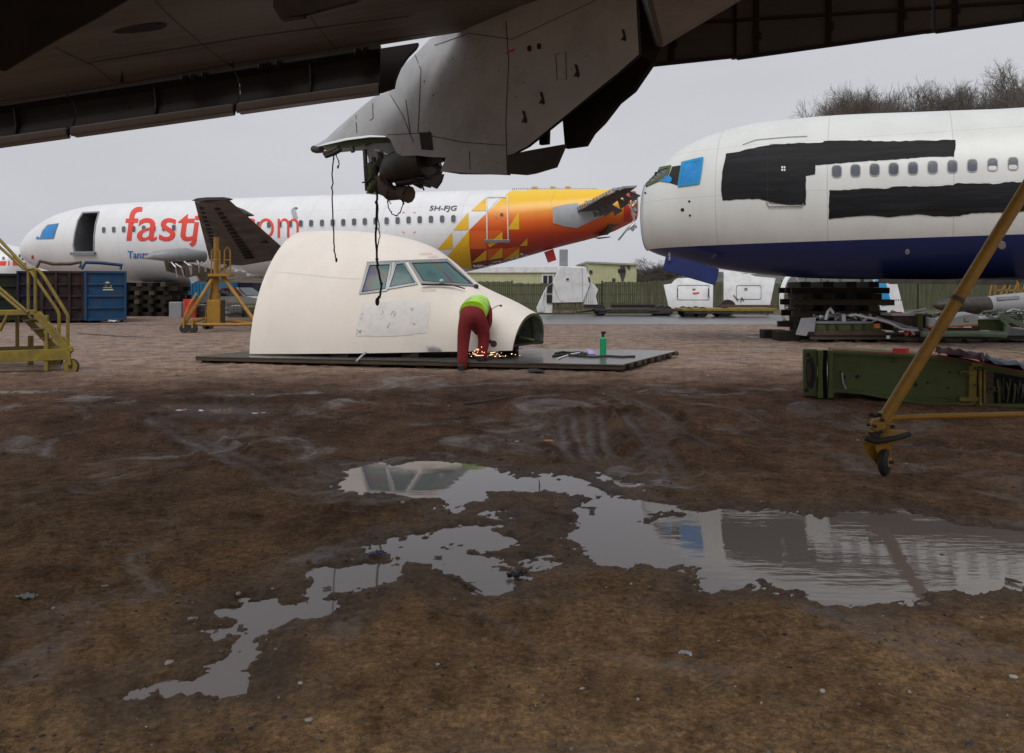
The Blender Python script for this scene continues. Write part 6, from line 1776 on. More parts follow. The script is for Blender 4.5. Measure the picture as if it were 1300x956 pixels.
ptop = [(1180, 403), (1196, 407), (1212, 403), (1226, 399.5), (1238, 398.8), (1241.5, 402), (1242, 412.5), (1198, 415.5), (1180, 416)]
MB().prism([sp(x, y, -.1) for x, y in ptop], (0, .5, .05)).build("skin", M['panelwhite'], fp, bevel=.02)
MB().prism([sp(x, y, -.13) for x, y in [(1178, 414.5), (1200, 414), (1242, 411.8), (1242.5, 413.6), (1200, 416.2), (1180, 417)]], (0, .5, 0)).build("orange_edge", M['orange'], fp)
MB().prism([sp(x, y, -.105) for x, y in [(1224, 404), (1225, 404), (1225, 408), (1230, 408), (1230, 409), (1224, 409)]], (0, .02, 0)).build("panel_mark", M['darkmetal'], fp)
m = MB(); pbox(m, 1182, 417, 1243, 423, .0, .4); m.build("dark_core", M['darkmetal'], fp)
scrap("green_beam", "long pale green beam lying along the front of the scrap heap", "aircraft part", lambda m: m.tube([sp(1170, 424, -.25), sp(1200, 423.5, -.25), sp(1240, 423.5, -.25), sp(1277, 425, -.25)], .085, 6), M['palegreen'])
scrap("green_beam", "dark green flanged beam right of the white flap panel", "aircraft part", lambda m: (pbox(m, 1243, 407, 1282, 419, .15, .5), pbox(m, 1243, 405.5, 1284, 407, .1, .55)), M['greenprimer'], bevel=.01)
fr_b = thing("green_bracket", "pale green angled bracket frame at the right end of the scrap heap", "aircraft part", sp(1280, 428))
for a, b, r_ in (((1268, 400), (1292, 411), .05), ((1292, 411), (1312, 418), .05), ((1268, 401), (1279, 412), .045), ((1279, 412), (1276, 426), .05)):
    MB().bar(sp(*a, -.1), sp(*b, -.1), r_ * 2, r_ * 2.4).build("arm", M['palegreen'], fr_b, bevel=.01)
scrap("dark_tank", "dark grey tank at the right end of the scrap heap", "tank", lambda m: m.prism([sp(1279, 414, 0), sp(1312, 420, 0), sp(1312, 432, 0), sp(1278, 430, 0)], (0, .8, 0)), M['greymetal'], bevel=.03)
for k in range(16):
    x = 1244 + k * 4.2; yy = 397 + r9.uniform(-2, 8)
    a = sp(x, yy, .4); b = sp(x + r9.uniform(6, 26), yy + r9.uniform(-4, 4), .5)
    lab = ["thin pale pipe", "short bright pipe", "bent grey pipe", "slim dull pipe"][k % 4]
    MB().tube([a, a.lerp(b, .5) + Vector((0, 0, r9.uniform(-.06, .1))), b], r9.uniform(.016, .04), 6).build("pipe", (M['metal'], M['palegreen'], M['greymetal'], M['metal'])[k % 4], fr_b, smooth=60)
for k in range(34):
    x = r9.uniform(1120, 1330); y = r9.uniform(398, 412); L = r9.uniform(.25, .9); a = sp(x, y, r9.uniform(.2, .9)); an = r9.uniform(-.5, .5)
    b = a + Vector((L * math.cos(an), r9.uniform(-.2, .2), L * math.sin(an) * .6))
    MB().tube([a, a.lerp(b, .5) + Vector((0, 0, r9.uniform(-.08, .14))), b], r9.uniform(.012, .04), 6).build("scrap_pipe", (M['metal'], M['panelwhite'], M['greymetal'], M['palegreen'], M['darkmetal'], M['greenprimer'])[k % 6], bx if k % 2 else fr_b, smooth=60)
for k in range(14):
    x = r9.uniform(1125, 1320); a = sp(x, r9.uniform(400, 414), r9.uniform(.3, .9)); w__, h__ = r9.uniform(.2, .6), r9.uniform(.08, .25)
    MB().prism([a + Vector((-w__ / 2, 0, -h__ / 2)), a + Vector((w__ * .4, 0, -h__ * .6)), a + Vector((w__ / 2, .05, h__ * .3)), a + Vector((0, .08, h__ / 2)), a + Vector((-w__ * .45, .03, h__ * .3))], (.02, .03, .01)).build("scrap_sheet", (M['metal'], M['greenprimer'], M['panelwhite'], M['palegreen'], M['rust'])[k % 5], bx if k % 2 else fr_b)
for k in range(16):
    x = r9.uniform(1126, 1180); a = sp(x, r9.uniform(419, 426), -.1 + r9.uniform(0, .2))
    MB().box(a, (r9.uniform(.08, .25), .1, r9.uniform(.04, .09)), Matrix.Rotation(r9.uniform(0, 3), 3, 'Y')).build("scrap_bit", (M['rag'], M['red'], M['darkmetal'], M['metal'], M['rust'])[k % 5], bx)
scrap("white_cup", "small white cup standing on the front of the scrap pallet", "cup", lambda m: m.tube([sp(1127.5, 430, -.3), sp(1127.5, 426, -.3)], [.04, .05], 10), M['white'])

# grey wing pylon fairing and gantry behind
yn = 26.5
nf_ = thing("engine_fairing", "grey pointed engine fairing with a sooty tip behind the scrap heap", "aircraft part", P(1250, 420, yn))
MB().tube([P(1184, 388, yn), P(1190, 387.5, yn), P(1204, 388, yn), P(1226, 388, yn), P(1254, 388, yn)], [.03, .14, .23, .28, .30], 16).build("sooty_tip", M['darkmetal'], nf_, smooth=60)
MB().tube([P(1254, 388, yn), P(1268, 387, yn), P(1300, 385, yn), P(1345, 384, yn)], [.305, .33, .36, .36], 16).build("shell", M['greymetal'], nf_, smooth=60)
MB().bar(P(1266, 379, yn - .3), P(1294, 377.5, yn - .3), .05, .1).build("strake", M['greymetal'], nf_)
for x in (1215, 1290): MB().box(P(x, 400, yn) * 1.0 - up * .0, (.15, .5, CAMZ * 0 + .8)).build("stand", M['timber'], nf_)
yg = 33
ga = thing("access_gantry", "yellow lattice access gantry beyond the grey engine fairing", "gantry", P(1285, 410, yg))
for a, b in (((1256, 376), (1261, 352)), ((1263, 378), (1264, 352)), ((1270, 374), (1283, 349)), ((1277, 374), (1289, 349)), ((1287, 374), (1294, 350)), ((1293, 372), (1292, 350)), ((1296, 374), (1306, 350)), ((1262, 368), (1306, 369)), ((1270, 374), (1306, 373)), ((1262, 378), (1262, 412)), ((1302, 374), (1302, 412))):
    MB().bar(P(*a, yg), P(*b, yg), .045, .045).build("bar", M['yellow'], ga)

# ------------------------------------------------------------------ yellow access steps on the left
def steps():
    Y0, Y1 = 13.3, 14.5
    s = thing("access_steps", "yellow mobile access steps on wheels at the left edge", "steps", G(60, 474))
    def n_(x, y): return P(x, y, Y0)
    def f_(x, y): return P(x, y, Y1)
    def tube(pts, r_, nm): return MB().tube(pts, r_, 8).build(nm, M['stairyellow'], s, smooth=60)
    def bar(a, b, w_, h_, nm): return MB().bar(a, b, w_, h_).build(nm, M['stairyellow'], s, bevel=.006)
    tube([n_(-40, 268), n_(0, 305), n_(32, 339), n_(36, 342), n_(44.5, 341), n_(50, 344), n_(55, 350), n_(84, 397), n_(86, 401), n_(86, 446)], .028, "handrail")
    tube([f_(-40, 276), f_(0, 314), f_(30, 341), f_(34, 342), f_(40, 346), f_(73, 394), f_(75, 399), f_(75, 432)], .028, "handrail")
    tube([n_(45, 341), n_(45, 396)], .026, "post"); tube([f_(36, 342), f_(36, 395)], .026, "post")
    tube([n_(-30, 339), n_(0, 366), n_(36, 397)], .026, "lower_rail"); tube([f_(-30, 346), f_(0, 372), f_(32, 399)], .026, "lower_rail")
    tube([n_(0, 420), n_(6, 407), n_(10, 399)], .026, "brace")
    bar(n_(47, 398), n_(90, 448), .07, .12, "stringer"); bar(f_(32, 402), f_(74, 446), .07, .12, "stringer")
    for k in range(4):
        t = (k + .5) / 4
        a, b = n_(47, 398).lerp(n_(90, 448), t), f_(32, 402).lerp(f_(74, 446), t)
        MB().hexa([a + Vector((-.12, 0, -.015)), a + Vector((.12, 0, -.015)), b + Vector((.12, 0, -.015)), b + Vector((-.12, 0, -.015))], [a + Vector((-.12, 0, .015)), a + Vector((.12, 0, .015)), b + Vector((.12, 0, .015)), b + Vector((-.12, 0, .015))]).build("tread", M['stairyellow'], s)
    MB().hexa([n_(-60, 402), n_(48, 400), f_(36, 400), f_(-60, 401)], [n_(-60, 394), n_(48, 393), f_(36, 393), f_(-60, 394)]).build("landing", M['stairyellow'], s, bevel=.01)
    bar(n_(-60, 455), n_(88, 449.5), .10, .19, "base_beam"); bar(f_(-60, 448), f_(76, 444), .10, .17, "base_beam")
    bar(n_(86, 449), f_(74, 444), .10, .12, "end_beam")
    bar(n_(59.5, 433), n_(59.5, 472), .07, .07, "jack_leg"); bar(f_(39, 426), f_(39, 463), .07, .07, "jack_leg")
    bar(n_(59.5, 400), n_(59.5, 446), .05, .05, "post"); bar(f_(22, 402), f_(22, 444), .05, .05, "post")
    MB().box(Vector((n_(59.5, 472).x, Y0, .03)), (.16, .16, .03)).build("jack_foot", M['darkmetal'], s)
    for q in (n_(90.5, 466), f_(71, 460)):
        q.z = .118
        w_ = MB().tube([q - Vector((0, .03, 0)), q + Vector((0, .03, 0))], .118, 18).build("castor_wheel", M['stairyellow'], s, smooth=40)
        MB().tube([q - Vector((0, .025, 0)), q + Vector((0, .025, 0))], .126, 18).build("tyre", M['rubber'], w_, smooth=40)
        MB().tube([q - Vector((0, .045, 0)), q + Vector((0, .045, 0))], .03, 8).build("hub", M['darkmetal'], w_)
        MB().bar(q - Vector((0, .05, -.02)), q + Vector((-.03, -.05, .26)), .06, .02).build("fork", M['stairyellow'], w_)
steps()

# ------------------------------------------------------------------ green structural beam on the right
def zb8(pts): return [(940 + x * .3033, 330 + y * .3033) for x, y in pts]
gA, gB = G(1019, 505), G(1300, 519.5)
gd = (gB - gA).normalized(); gn = Vector((gd.y, -gd.x, 0))
if gn.y > 0: gn = -gn
gs = thing("centre_section_beam", "green primed aircraft beam lying on the mud with a faded red top", "aircraft part", (gA + gB) / 2)
def gp_(x, y, out_=0.0): return onplane(x, y, gA, gn) + gn * out_
ftop = zb8([(386, 378), (560, 387), (690, 393), (800, 401), (880, 412), (950, 424), (1060, 444), (1187, 470), (1350, 505)])
fbot = zb8([(1350, 625), (1187, 618), (1060, 622), (950, 625), (860, 619), (760, 608), (680, 595), (600, 580), (500, 562), (386, 551)])
web = [gp_(x, y) for x, y in ftop + fbot]
for p in web: p.z = max(p.z, -.07)
MB().prism(web, -gn * .55).build("web", M['greenprimer'], gs)
# flanges: upper, lower, inner crease lines
def strip(pxs, w_, h_, out_, nm, mat):
    for i in range(len(pxs) - 1):
        a, b = gp_(*pxs[i], out_), gp_(*pxs[i + 1], out_)
        a.z = max(a.z, -.06); b.z = max(b.z, -.06)
        MB().bar(a, b + (b - a).normalized() * .004, w_, h_).build(nm, mat, gs)
strip([(x, y + 2.2) for x, y in ftop], .07, .035, .02, "upper_flange", M['greenprimer'])
strip([(x, y - 3) for x, y in reversed(fbot)], .07, .045, .02, "lower_flange", M['greenprimer'])
strip(zb8([(560, 412), (700, 425), (830, 440), (930, 462)]), .03, .02, .0, "stiffener", M['greenprimer'])
strip(zb8([(440, 545), (600, 560), (760, 568), (930, 578)]), .03, .02, .0, "stiffener", M['greenprimer'])
# red top skin sloping away
tpx = [gp_(x, y) + up * .012 for x, y in ftop]
bkt = [p - gn * (.25 + .95 * min(1, max(0, (i - .5) / 6))) + up * (-.045 + .06 * min(1, max(0, (i - 3) / 4))) for i, p in enumerate(tpx)]
NT = len(tpx)
tv = tpx + bkt + [p - up * .03 for p in tpx] + [p - up * .03 for p in bkt]
tf = []
for i in range(NT - 1):
    tf += [(i, i + 1, NT + i + 1, NT + i), (2 * NT + i, 3 * NT + i, 3 * NT + i + 1, 2 * NT + i + 1), (i, 2 * NT + i, 2 * NT + i + 1, i + 1), (NT + i, NT + i + 1, 3 * NT + i + 1, 3 * NT + i)]
link_mesh("top_skin", tv, tf, M['pinkred'], gs)
# end fitting
ef = zb8([(262, 373), (322, 374), (322, 572), (262, 570)])
hol = zb8([(276, 415), (300, 405), (312, 450), (312, 500), (300, 540), (278, 530), (272, 470)])
bm = flat_bm([ef]); bm.free()
pl = [gp_(x, y, .03) for x, y in ef]
for p in pl: p.z = max(p.z, -.07)
MB().prism(pl, -gn * .12).build("end_plate", M['greenprimer'], gs, bevel=.012)
MB().prism([gp_(x, y, .035) for x, y in hol], -gn * .02).build("lightening_hole", M['dark'], gs)
MB().prism([gp_(x, y, .04) for x, y in zb8([(277, 440), (290, 425), (295, 470), (290, 510), (277, 500)])], -gn * .02).build("painted_daylight", M['timber2'], gs)  # plate coloured as daylight through the hole, no real opening
for x, y in ((283, 397), (276, 543)):
    q = gp_(*zb8([(x, y)])[0], .03); MB().tube([q, q + gn * .015], .03, 12).build("bolt_hole", M['dark'], gs)
for x0, x1 in ((320, 344), (362, 386)):
    q = [gp_(x, y, .10) for x, y in zb8([(x0, 376), (x1, 378), (x1 - 4, 470), (x1, 575), (x0, 575), (x0 + 6, 470)])]
    for p in q: p.z = max(p.z, -.07)
    MB().prism(q, -gn * .16).build("end_rib", M['greenprimer'], gs, bevel=.008)
MB().prism([gp_(x, y, .02) for x, y in zb8([(344, 378), (362, 378), (362, 574), (344, 574)])], -gn * .1).build("end_web", M['slatdark'], gs)
for x, y in zb8([(420, 470), (432, 490), (490, 488), (728, 505), (733, 522), (783, 514), (868, 536), (875, 470), (640, 420)]):
    q = gp_(x, y, .002); MB().tube([q, q + gn * .008], .014 + .012 * ((int(x * 7)) % 3 == 0), 10).build("rivet_hole", M['dark'], gs)
MB().tube([gp_(*q, .03) for q in zb8([(424, 470), (428, 510), (440, 540), (455, 552)])], .012, 6).build("bond_wire", M['metal'], gs)
# yellow hinge fitting
for x0, y0, x1, y1, d in ((952, 440, 985, 620, .06), (990, 460, 1002, 612, .10), (1012, 455, 1024, 612, .05), (915, 462, 985, 480, .08), (912, 570, 1000, 590, .08), (905, 600, 1000, 622, .09), (960, 425, 1010, 445, .09), (1024, 470, 1060, 600, .02)):
    q = [gp_(x, y, d) for x, y in zb8([(x0, y0), (x1, y0), (x1, y1), (x0, y1)])]
    for p in q: p.z = max(p.z, -.07)
    MB().prism(q, -gn * (d + .02)).build("hinge_fitting", M['stairyellow'] if x0 != 1024 else M['rust'], gs, bevel=.008)
for x, y in ((925, 471), (940, 471), (975, 452), (975, 602), (930, 610), (950, 611), (975, 520)):
    q = gp_(*zb8([(x, y)])[0], .1); MB().tube([q, q + gn * .03], .018, 8).build("hinge_bolt", M['darkmetal'], gs)
q = [gp_(x, y, .004) for x, y in zb8([(1062, 470), (1187, 492), (1350, 522), (1350, 600), (1187, 600), (1062, 602)])]
MB().prism(q, -gn * .004).build("bay_opening", M['slatdark'], gs)
rb5 = random.Random(5)
for k in range(14):
    x = 1070 + k * 14 + rb5.uniform(-5, 5); a = gp_(*zb8([(x, 480 + (x - 1070) * .2 + rb5.uniform(0, 25))])[0], .03); b = gp_(*zb8([(x + rb5.uniform(-14, 14), 590 + rb5.uniform(-25, 6))])[0], .03)
    MB().tube([a, a.lerp(b, .5) + gn * rb5.uniform(0, .06), b], rb5.uniform(.008, .016), 6).build("bay_pipe", (M['greenprimer'], M['darkmetal'], M['darkmetal'], M['greenprimer'], M['rust'])[k % 5], gs)
for x, y in ((1045, 538), (1072, 540)):
    q = gp_(*zb8([(x, y)])[0], .02); MB().tube([q, q + gn * .02], .04, 14).build("port_ring", M['greenprimer'], gs); MB().tube([q, q + gn * .026], .026, 12).build("port_hole", M['dark'], gs)
# rags and tarpaulin lying on it
def heap(name, lab, cat, poly, z0, h, mat, seed):
    r_ = random.Random(seed)
    bm = flat_bm([poly]); grid_cut(bm, .07); bm.verts.index_update()
    bdv = {v.index for e_ in bm.edges if len(e_.link_faces) == 1 for v in e_.verts}
    ph = r_.uniform(0, 9)
    v = []
    for q in bm.verts:
        k = 0 if q.index in bdv else 1
        v.append(Vector((q.co.x, q.co.y, z0(q.co.x, q.co.y) + .004 + k * h * (.55 + .25 * math.sin(q.co.x * 17 + ph) + .2 * math.sin(q.co.y * 23 + q.co.x * 9 + ph)) + k * r_.uniform(-.1, .1) * h)))
    f = [tuple(q.index for q in fc.verts) for fc in bm.faces]; bm.free()
    n = len(v)
    o = link_mesh(name, v, f, mat, origin=v[0], smooth=180)
    return tag(o, lab, cat)
def topz(x, y):
    best = min(range(NT), key=lambda i: (tpx[i].x - x) ** 2)
    return tpx[best].z + .03
def onz(px, py, z): 
    Y = (CAMZ - z) * F / (py - HY); q = P(px, py, Y); return (q.x, q.y)
def rect_on(px0, px1, py0, py1, z): return [onz(px0, py0, z), onz(px1, py0, z), onz(px1, py1, z), onz(px0, py1, z)]
heap("dark_rag", "dark red crumpled cloth lying on the faded red top of the green beam", "cloth", [onz(*q, .56) for q in ((1188, 447), (1205, 445), (1240, 448), (1254, 455), (1246, 457.5), (1200, 452.5), (1187, 450))], topz, .085, M['rag'], 3)
heap("grey_tarpaulin", "grey blue crumpled sheet beside the dark red cloth on the green beam", "sheet", [onz(*q, .52) for q in ((1246, 450), (1270, 448), (1310, 452), (1312, 459), (1272, 459), (1250, 457))], topz, .07, pm('grey_blue_sheet', (.10, .115, .15), .7, var=.5, scale=5), 6)
o = MB().tube([P(1268, 446, 9.6), P(1285, 446.5, 9.6), P(1300, 449, 9.5), P(1312, 453, 9.4)], .012, 6).build("pale_rope", M['cream'], origin=P(1290, 450, 9.5)); tag(o, "pale rope end on the grey blue crumpled sheet", "rope")
q = [onz(1133, 447.2, .61), onz(1150, 447.6, .61), onz(1154, 446.6, .61), onz(1138, 446, .61)]
o = MB().hexa([Vector((x, y, .60)) for x, y in q], [Vector((x, y, .66)) for x, y in q]).build("red_wedge", M['red'], origin=(q[0][0], q[0][1], .6)); tag(o, "small red wedge on top of the green beam near the yellow leg", "wedge")

# ------------------------------------------------------------------ yellow tripod stand, near right
def tripod():
    Y = 7.13
    s = thing("tripod_stand", "tall yellow steel stand with a slanting leg and castor at the right edge", "stand", G(1122, 597))
    def p(x, y, d=0): return P(x, y, Y + d)
    MB().tube([p(1117, 541), p(1127, 524), p(1236, 347), p(1300, 243), p(1362, 142)], .054, 16).build("leg", M['yellow'], s, smooth=60)
    MB().tube([p(1214, 383), p(1217, 378)], .057, 16).build("leg_collar", M['rust'], s)
    apex = p(1362, 142)
    for e_ in ((2.2, 1.6), (2.4, -1.3)):
        MB().tube([apex, Vector((apex.x + e_[0], apex.y + e_[1], .35))], .057, 14).build("leg", M['yellow'], s, smooth=60)
    MB().tube([p(1128, 531), p(1180, 528.5), p(1300, 526), p(1420, 523)], .025, 10).build("tie_bar", M['yellow'], s, smooth=60)
    MB().box(p(1121, 534), (.11, .10, .14), Matrix.Rotation(.5, 3, 'Y')).build("clamp_block", M['yellow'], s, bevel=.012)
    MB().box(p(1113, 541, -.03), (.12, .08, .10), Matrix.Rotation(.4, 3, 'Y')).build("clamp_block", M['yellow'], s, bevel=.012)
    MB().box(p(1126, 541), (.14, .13, .035)).build("clamp_plate", M['yellow'], s, bevel=.006)
    for x, y in ((1104, 525), (1109, 528), (1114, 526), (1100, 539), (1108, 541), (1118, 533), (1131, 541), (1116, 548)):
        q = p(x, y, -.07); MB().tube([q, q + Vector((.03, -.01, .0))], .016, 6).build("bolt", M['darkmetal'], s)
    MB().tube([p(1103, 527, -.06), p(1118, 527, -.06)], .018, 8).build("pivot_pin", M['darkmetal'], s)
    # tow plate: yellow top, dark curled edge
    tpz = [p(1099, 549), p(1112, 545, .05), p(1150, 544.5, .1), p(1155, 549, .06), p(1128, 559, -.06), p(1104, 560, -.06)]
    MB().prism(tpz, Vector((0, 0.02, -.05))).build("tow_plate", M['yellow'], s, bevel=.01)
    MB().tube([p(1098, 556, -.08), p(1112, 560.5, -.1), p(1134, 557, -.1), p(1154, 551, .0)], .026, 8).build("rubber_edge", M['rubber'], s, smooth=60)
    MB().tube([p(1110, 562), p(1110, 548)], .05, 12).build("swivel", M['darkmetal'], s)
    # fork and wheel
    c = p(1123, 580); c.z = -DIP + .12
    fx = Vector((.62, .78, 0)).normalized()
    side_ = Vector((-fx.y, fx.x, 0))
    for sgn in (-1, 1):
        k = side_ * (.05 * sgn)
        MB().prism([p(1105, 562) + k, p(1123, 561) + k, c + fx * .05 + up * .03 + k, c - fx * .0 - up * .045 + k, p(1106, 572) + k], side_ * .012).build("castor_fork", M['yellow'], s)
    w_ = MB().tube([c - side_ * .036, c - side_ * .02, c + side_ * .02, c + side_ * .036], [.10, .12, .12, .10], 24).build("castor_wheel", M['rubber'], s, smooth=50)
    MB().tube([c - side_ * .04, c + side_ * .04], .05, 16).build("hub", M['yellow'], w_, smooth=50)
    MB().tube([c - side_ * .075, c + side_ * .075], .014, 8).build("axle", M['darkmetal'], w_)
tripod()

# ------------------------------------------------------------------ worker in maroon overalls bending at the cut
def person():
    ft = G(588, 470)
    s = thing("person", "person in maroon overalls and lime hi-vis vest bending over the cut", "person", (ft.x, ft.y, 0))
    Lf = Vector((ft.x - .02, ft.y, .05))
    Rf = Vector(((611 - 650) / F * 13.95, 13.98, .21))
    hip = P(600, 402, 13.88)
    hipL, hipR = hip + Vector((-.125, -.02, -.02)), hip + Vector((.135, .01, -.02))
    kL = Lf.lerp(hipL, .5) + Vector((-.01, .05, 0)); kR = Rf.lerp(hipR, .48) + Vector((.06, .06, 0))
    waist = hip + Vector((.02, .10, .12)); chest = hip + Vector((.03, .28, .22)); neck = hip + Vector((.07, .45, .17)); 
    shL, shR = neck + Vector((-.19, -.03, -.0)), neck + Vector((.20, -.12, -.02))
    head0 = neck + Vector((.04, .10, -.07)); head1 = head0 + Vector((.04, .11, -.11))
    elL, haL = shL + Vector((.03, -.02, -.29)), shL + Vector((.20, -.16, -.50))
    elR, haR = shR + Vector((.02, -.04, -.28)), shR + Vector((-.07, -.12, -.50))
    V = [hip, waist, chest, neck, head0, head1, shL, elL, haL, shR, elR, haR, hipL, kL, Lf, hipR, kR, Rf, Lf + Vector((.03, .16, -.01)), Rf + Vector((.09, .13, -.02))]
    E = [(0, 1), (1, 2), (2, 3), (3, 4), (4, 5), (3, 6), (6, 7), (7, 8), (3, 9), (9, 10), (10, 11), (0, 12), (12, 13), (13, 14), (0, 15), (15, 16), (16, 17), (14, 18), (17, 19)]
    rad = [.165, .150, .165, .085, .075, .085, .075, .050, .035, .075, .050, .035, .15, .115, .092, .15, .115, .090, .05, .05]
    def skin(name, V, E, rad, root, mat, lv=2):
        me = bpy.data.meshes.new(name); base = ROOT[s.name]
        me.from_pydata([tuple(v - base) for v in V], E, []); me.update()
        o = bpy.data.objects.new(name, me); COL.objects.link(o); o.parent = s; ROOT[o.name] = base
        me.materials.append(mat)
        md = o.modifiers.new("skin", 'SKIN'); md.use_smooth_shade = True
        for i, d in enumerate(me.skin_vertices[0].data):
            r_ = rad[i]; d.radius = r_ if isinstance(r_, tuple) else (r_, r_); d.use_root = (i == root)
        sb_ = o.modifiers.new("sub", 'SUBSURF'); sb_.levels = sb_.render_levels = lv
        dg = bpy.context.evaluated_depsgraph_get(); dg.update()
        m2 = bpy.data.meshes.new_from_object(o.evaluated_get(dg))
        o.modifiers.clear(); o.data = m2; m2.name = name
        if not m2.materials: m2.materials.append(mat)
        m2.polygons.foreach_set("use_smooth", [True] * len(m2.polygons))
        return o
    rad = [r_ * 1.0 for r_ in rad]
    rad[0] = (.20, .15); rad[1] = (.175, .14); rad[2] = (.20, .15)
    skin("body", V, E, rad, 0, M['maroon'])
    # hands: palm and five fingers each, closed round the grinder
    for (el, ha, sg) in ((elL, haL, 1), (elR, haR, -1)):
        d = (ha - el).normalized(); sd2 = d.cross(Vector((0, 1, 0))).normalized()
        HV = [ha - d * .03, ha + d * .02, ha + d * .075]; HE = [(0, 1), (1, 2)]; HR = [(.03, .022), (.034, .018), (.036, .016)]
        nrm = d.cross(sd2).normalized()
        for k in range(4):
            b = HV[2] + sd2 * (.017 * (k - 1.5)); L = (.032, .038, .036, .028)[k]
            i0 = len(HV); HV += [b, b + d * L + nrm * .008, b + d * (L * 1.3) + nrm * .03, b + d * (L * 1.1) + nrm * .05]; HR += [.0095, .009, .0085, .007]
            HE += [(2, i0), (i0, i0 + 1), (i0 + 1, i0 + 2), (i0 + 2, i0 + 3)]
        i0 = len(HV); b = HV[1] + sd2 * (.03 * sg); HV += [b, b + sd2 * (.022 * sg) + d * .03 + nrm * .015, b + sd2 * (.012 * sg) + d * .06 + nrm * .03]; HR += [.012, .011, .009]
        HE += [(1, i0), (i0, i0 + 1), (i0 + 1, i0 + 2)]
        skin("hand", HV, HE, HR, 0, M['skin'], 1)
    # head with face, ears and hair
    hc = head1 + Vector((.01, .02, -.03))
    fwd = Vector((.3, .65, -.7)).normalized(); upv = (Vector((.1, .6, .75)) - fwd * Vector((.1, .6, .75)).dot(fwd)).normalized(); rt = fwd.cross(upv)
    hm = MB(); hm.ball((0, 0, 0), .1, 16, 12, (.78, .95, 1.15))
    Rm = Matrix((rt, fwd, upv)).transposed()
    hm.v = [hc + Rm @ v for v in hm.v]
    hm.ball(hc + fwd * .10 - upv * .015, .018, 6, 5, (1, 1, 1.3))
    for sg in (-1, 1): hm.ball(hc + rt * (.078 * sg), .026, 6, 5, (.5, 1, 1.2))
    hm.build("head", M['skin'], s, smooth=180)
    for sg in (-1, 1): MB().ball(hc + fwd * .085 + rt * (.03 * sg) + upv * .012, .011, 6, 5).build("eye", M['glass'], s, smooth=180)
    MB().bar(hc + fwd * .09 - upv * .055 - rt * .022, hc + fwd * .09 - upv * .055 + rt * .022, .01, .008).build("mouth", M['red'], s)
    hr = MB(); hr.ball((0, 0, 0), .107, 14, 10, (.8, .96, 1.08)); hr.v = [hc + Rm @ (v + Vector((0, -.02, .025))) for v in hr.v]
    hr.build("hair", M['hair'], s, smooth=180)
    # vest over the bent back with reflective bands
    def vest(p0, p1, r0, r1, nm, mat, grow):
        d = (p1 - p0).normalized(); a = Vector((1, -.12, 0)); a = (a - d * a.dot(d)).normalized(); b = d.cross(a).normalized()
        m = MB(); N = 24; v, f = [], []
        NR = 6
        for i in range(NR + 1):
            t = i / NR; c = p0.lerp(p1, t); rr_ = (r0[0] + (r1[0] - r0[0]) * t + grow, r0[1] + (r1[1] - r0[1]) * t + grow)
            for k in range(N):
                an = 2 * math.pi * k / N
                w_ = 1 + .03 * math.sin(an * 5 + i) 
                v.append(c + a * (rr_[0] * math.cos(an) * w_) + b * (rr_[1] * math.sin(an) * w_))
        for i in range(NR):
            for k in range(N): f.append((i * N + k, i * N + (k + 1) % N, (i + 1) * N + (k + 1) % N, (i + 1) * N + k))
        f += [tuple(range(N)), tuple(NR * N + k for k in range(N))]
        m.add(v, f); return m.build(nm, mat, s, smooth=60)
    vb = hip + Vector((.0, .0, .07)); vt = neck + Vector((.01, .0, .03))
    ve = vest(vb, vt, (.245, .215), (.225, .19), "vest", M['hivis'], 0)
    def band(t0, t1):
        p0, p1 = vb.lerp(vt, t0), vb.lerp(vt, t1)
        r0 = (.245 - .02 * t0, .215 - .025 * t0); r1 = (.245 - .02 * t1, .215 - .025 * t1)
        vest(p0, p1, r0, r1, "reflective_band", M['silvertape'], .004)
    band(.30, .40); band(.62, .70)
    # boots
    for q, dr in ((Lf, Vector((.03, .13, 0))), (Rf, Vector((.07, .11, 0)))):
        z0 = 0 if q is Lf else .146
        m = MB(); d = dr.normalized(); a = Vector((-d.y, d.x, 0))
        pts = [(-.09, .05, .10), (-.02, .05, .13), (.08, .05, .09), (.19, .045, .055)]
        v = []
        for l_, w2, h_ in pts:
            for sx, zz_ in ((-1, .0), (1, .0), (1, h_ * .7), (.6, h_), (-.6, h_), (-1, h_ * .7)):
                v.append(Vector((q.x, q.y, z0)) + d * l_ + a * (w2 * sx) + up * zz_)
        f = []
        for i in range(3):
            for k in range(6): f.append((i * 6 + k, i * 6 + (k + 1) % 6, (i + 1) * 6 + (k + 1) % 6, (i + 1) * 6 + k))
        f += [tuple(range(6)), tuple(18 + k for k in range(6))]
        m.add(v, f); m.build("boot", M['boot'], s, smooth=50, bevel=.008)
    mid = (haL + haR) / 2 
    g = thing("angle_grinder", "angle grinder held by the bending worker at the cut line", "grinder", mid + Vector((.06, 0, -.1)))
    a, b = haL + Vector((.03, 0, -.09)), haR + Vector((.12, 0, -.10))
    MB().tube([a, a.lerp(b, .5), b], [.028, .035, .035], 10).build("grinder_body", M['blackplastic'], g, smooth=60)
    MB().tube([b + Vector((.04, -.01, -.04)), b + Vector((.04, .01, -.04))], .06, 18).build("cutting_disc", M['darkmetal'], g)
person()
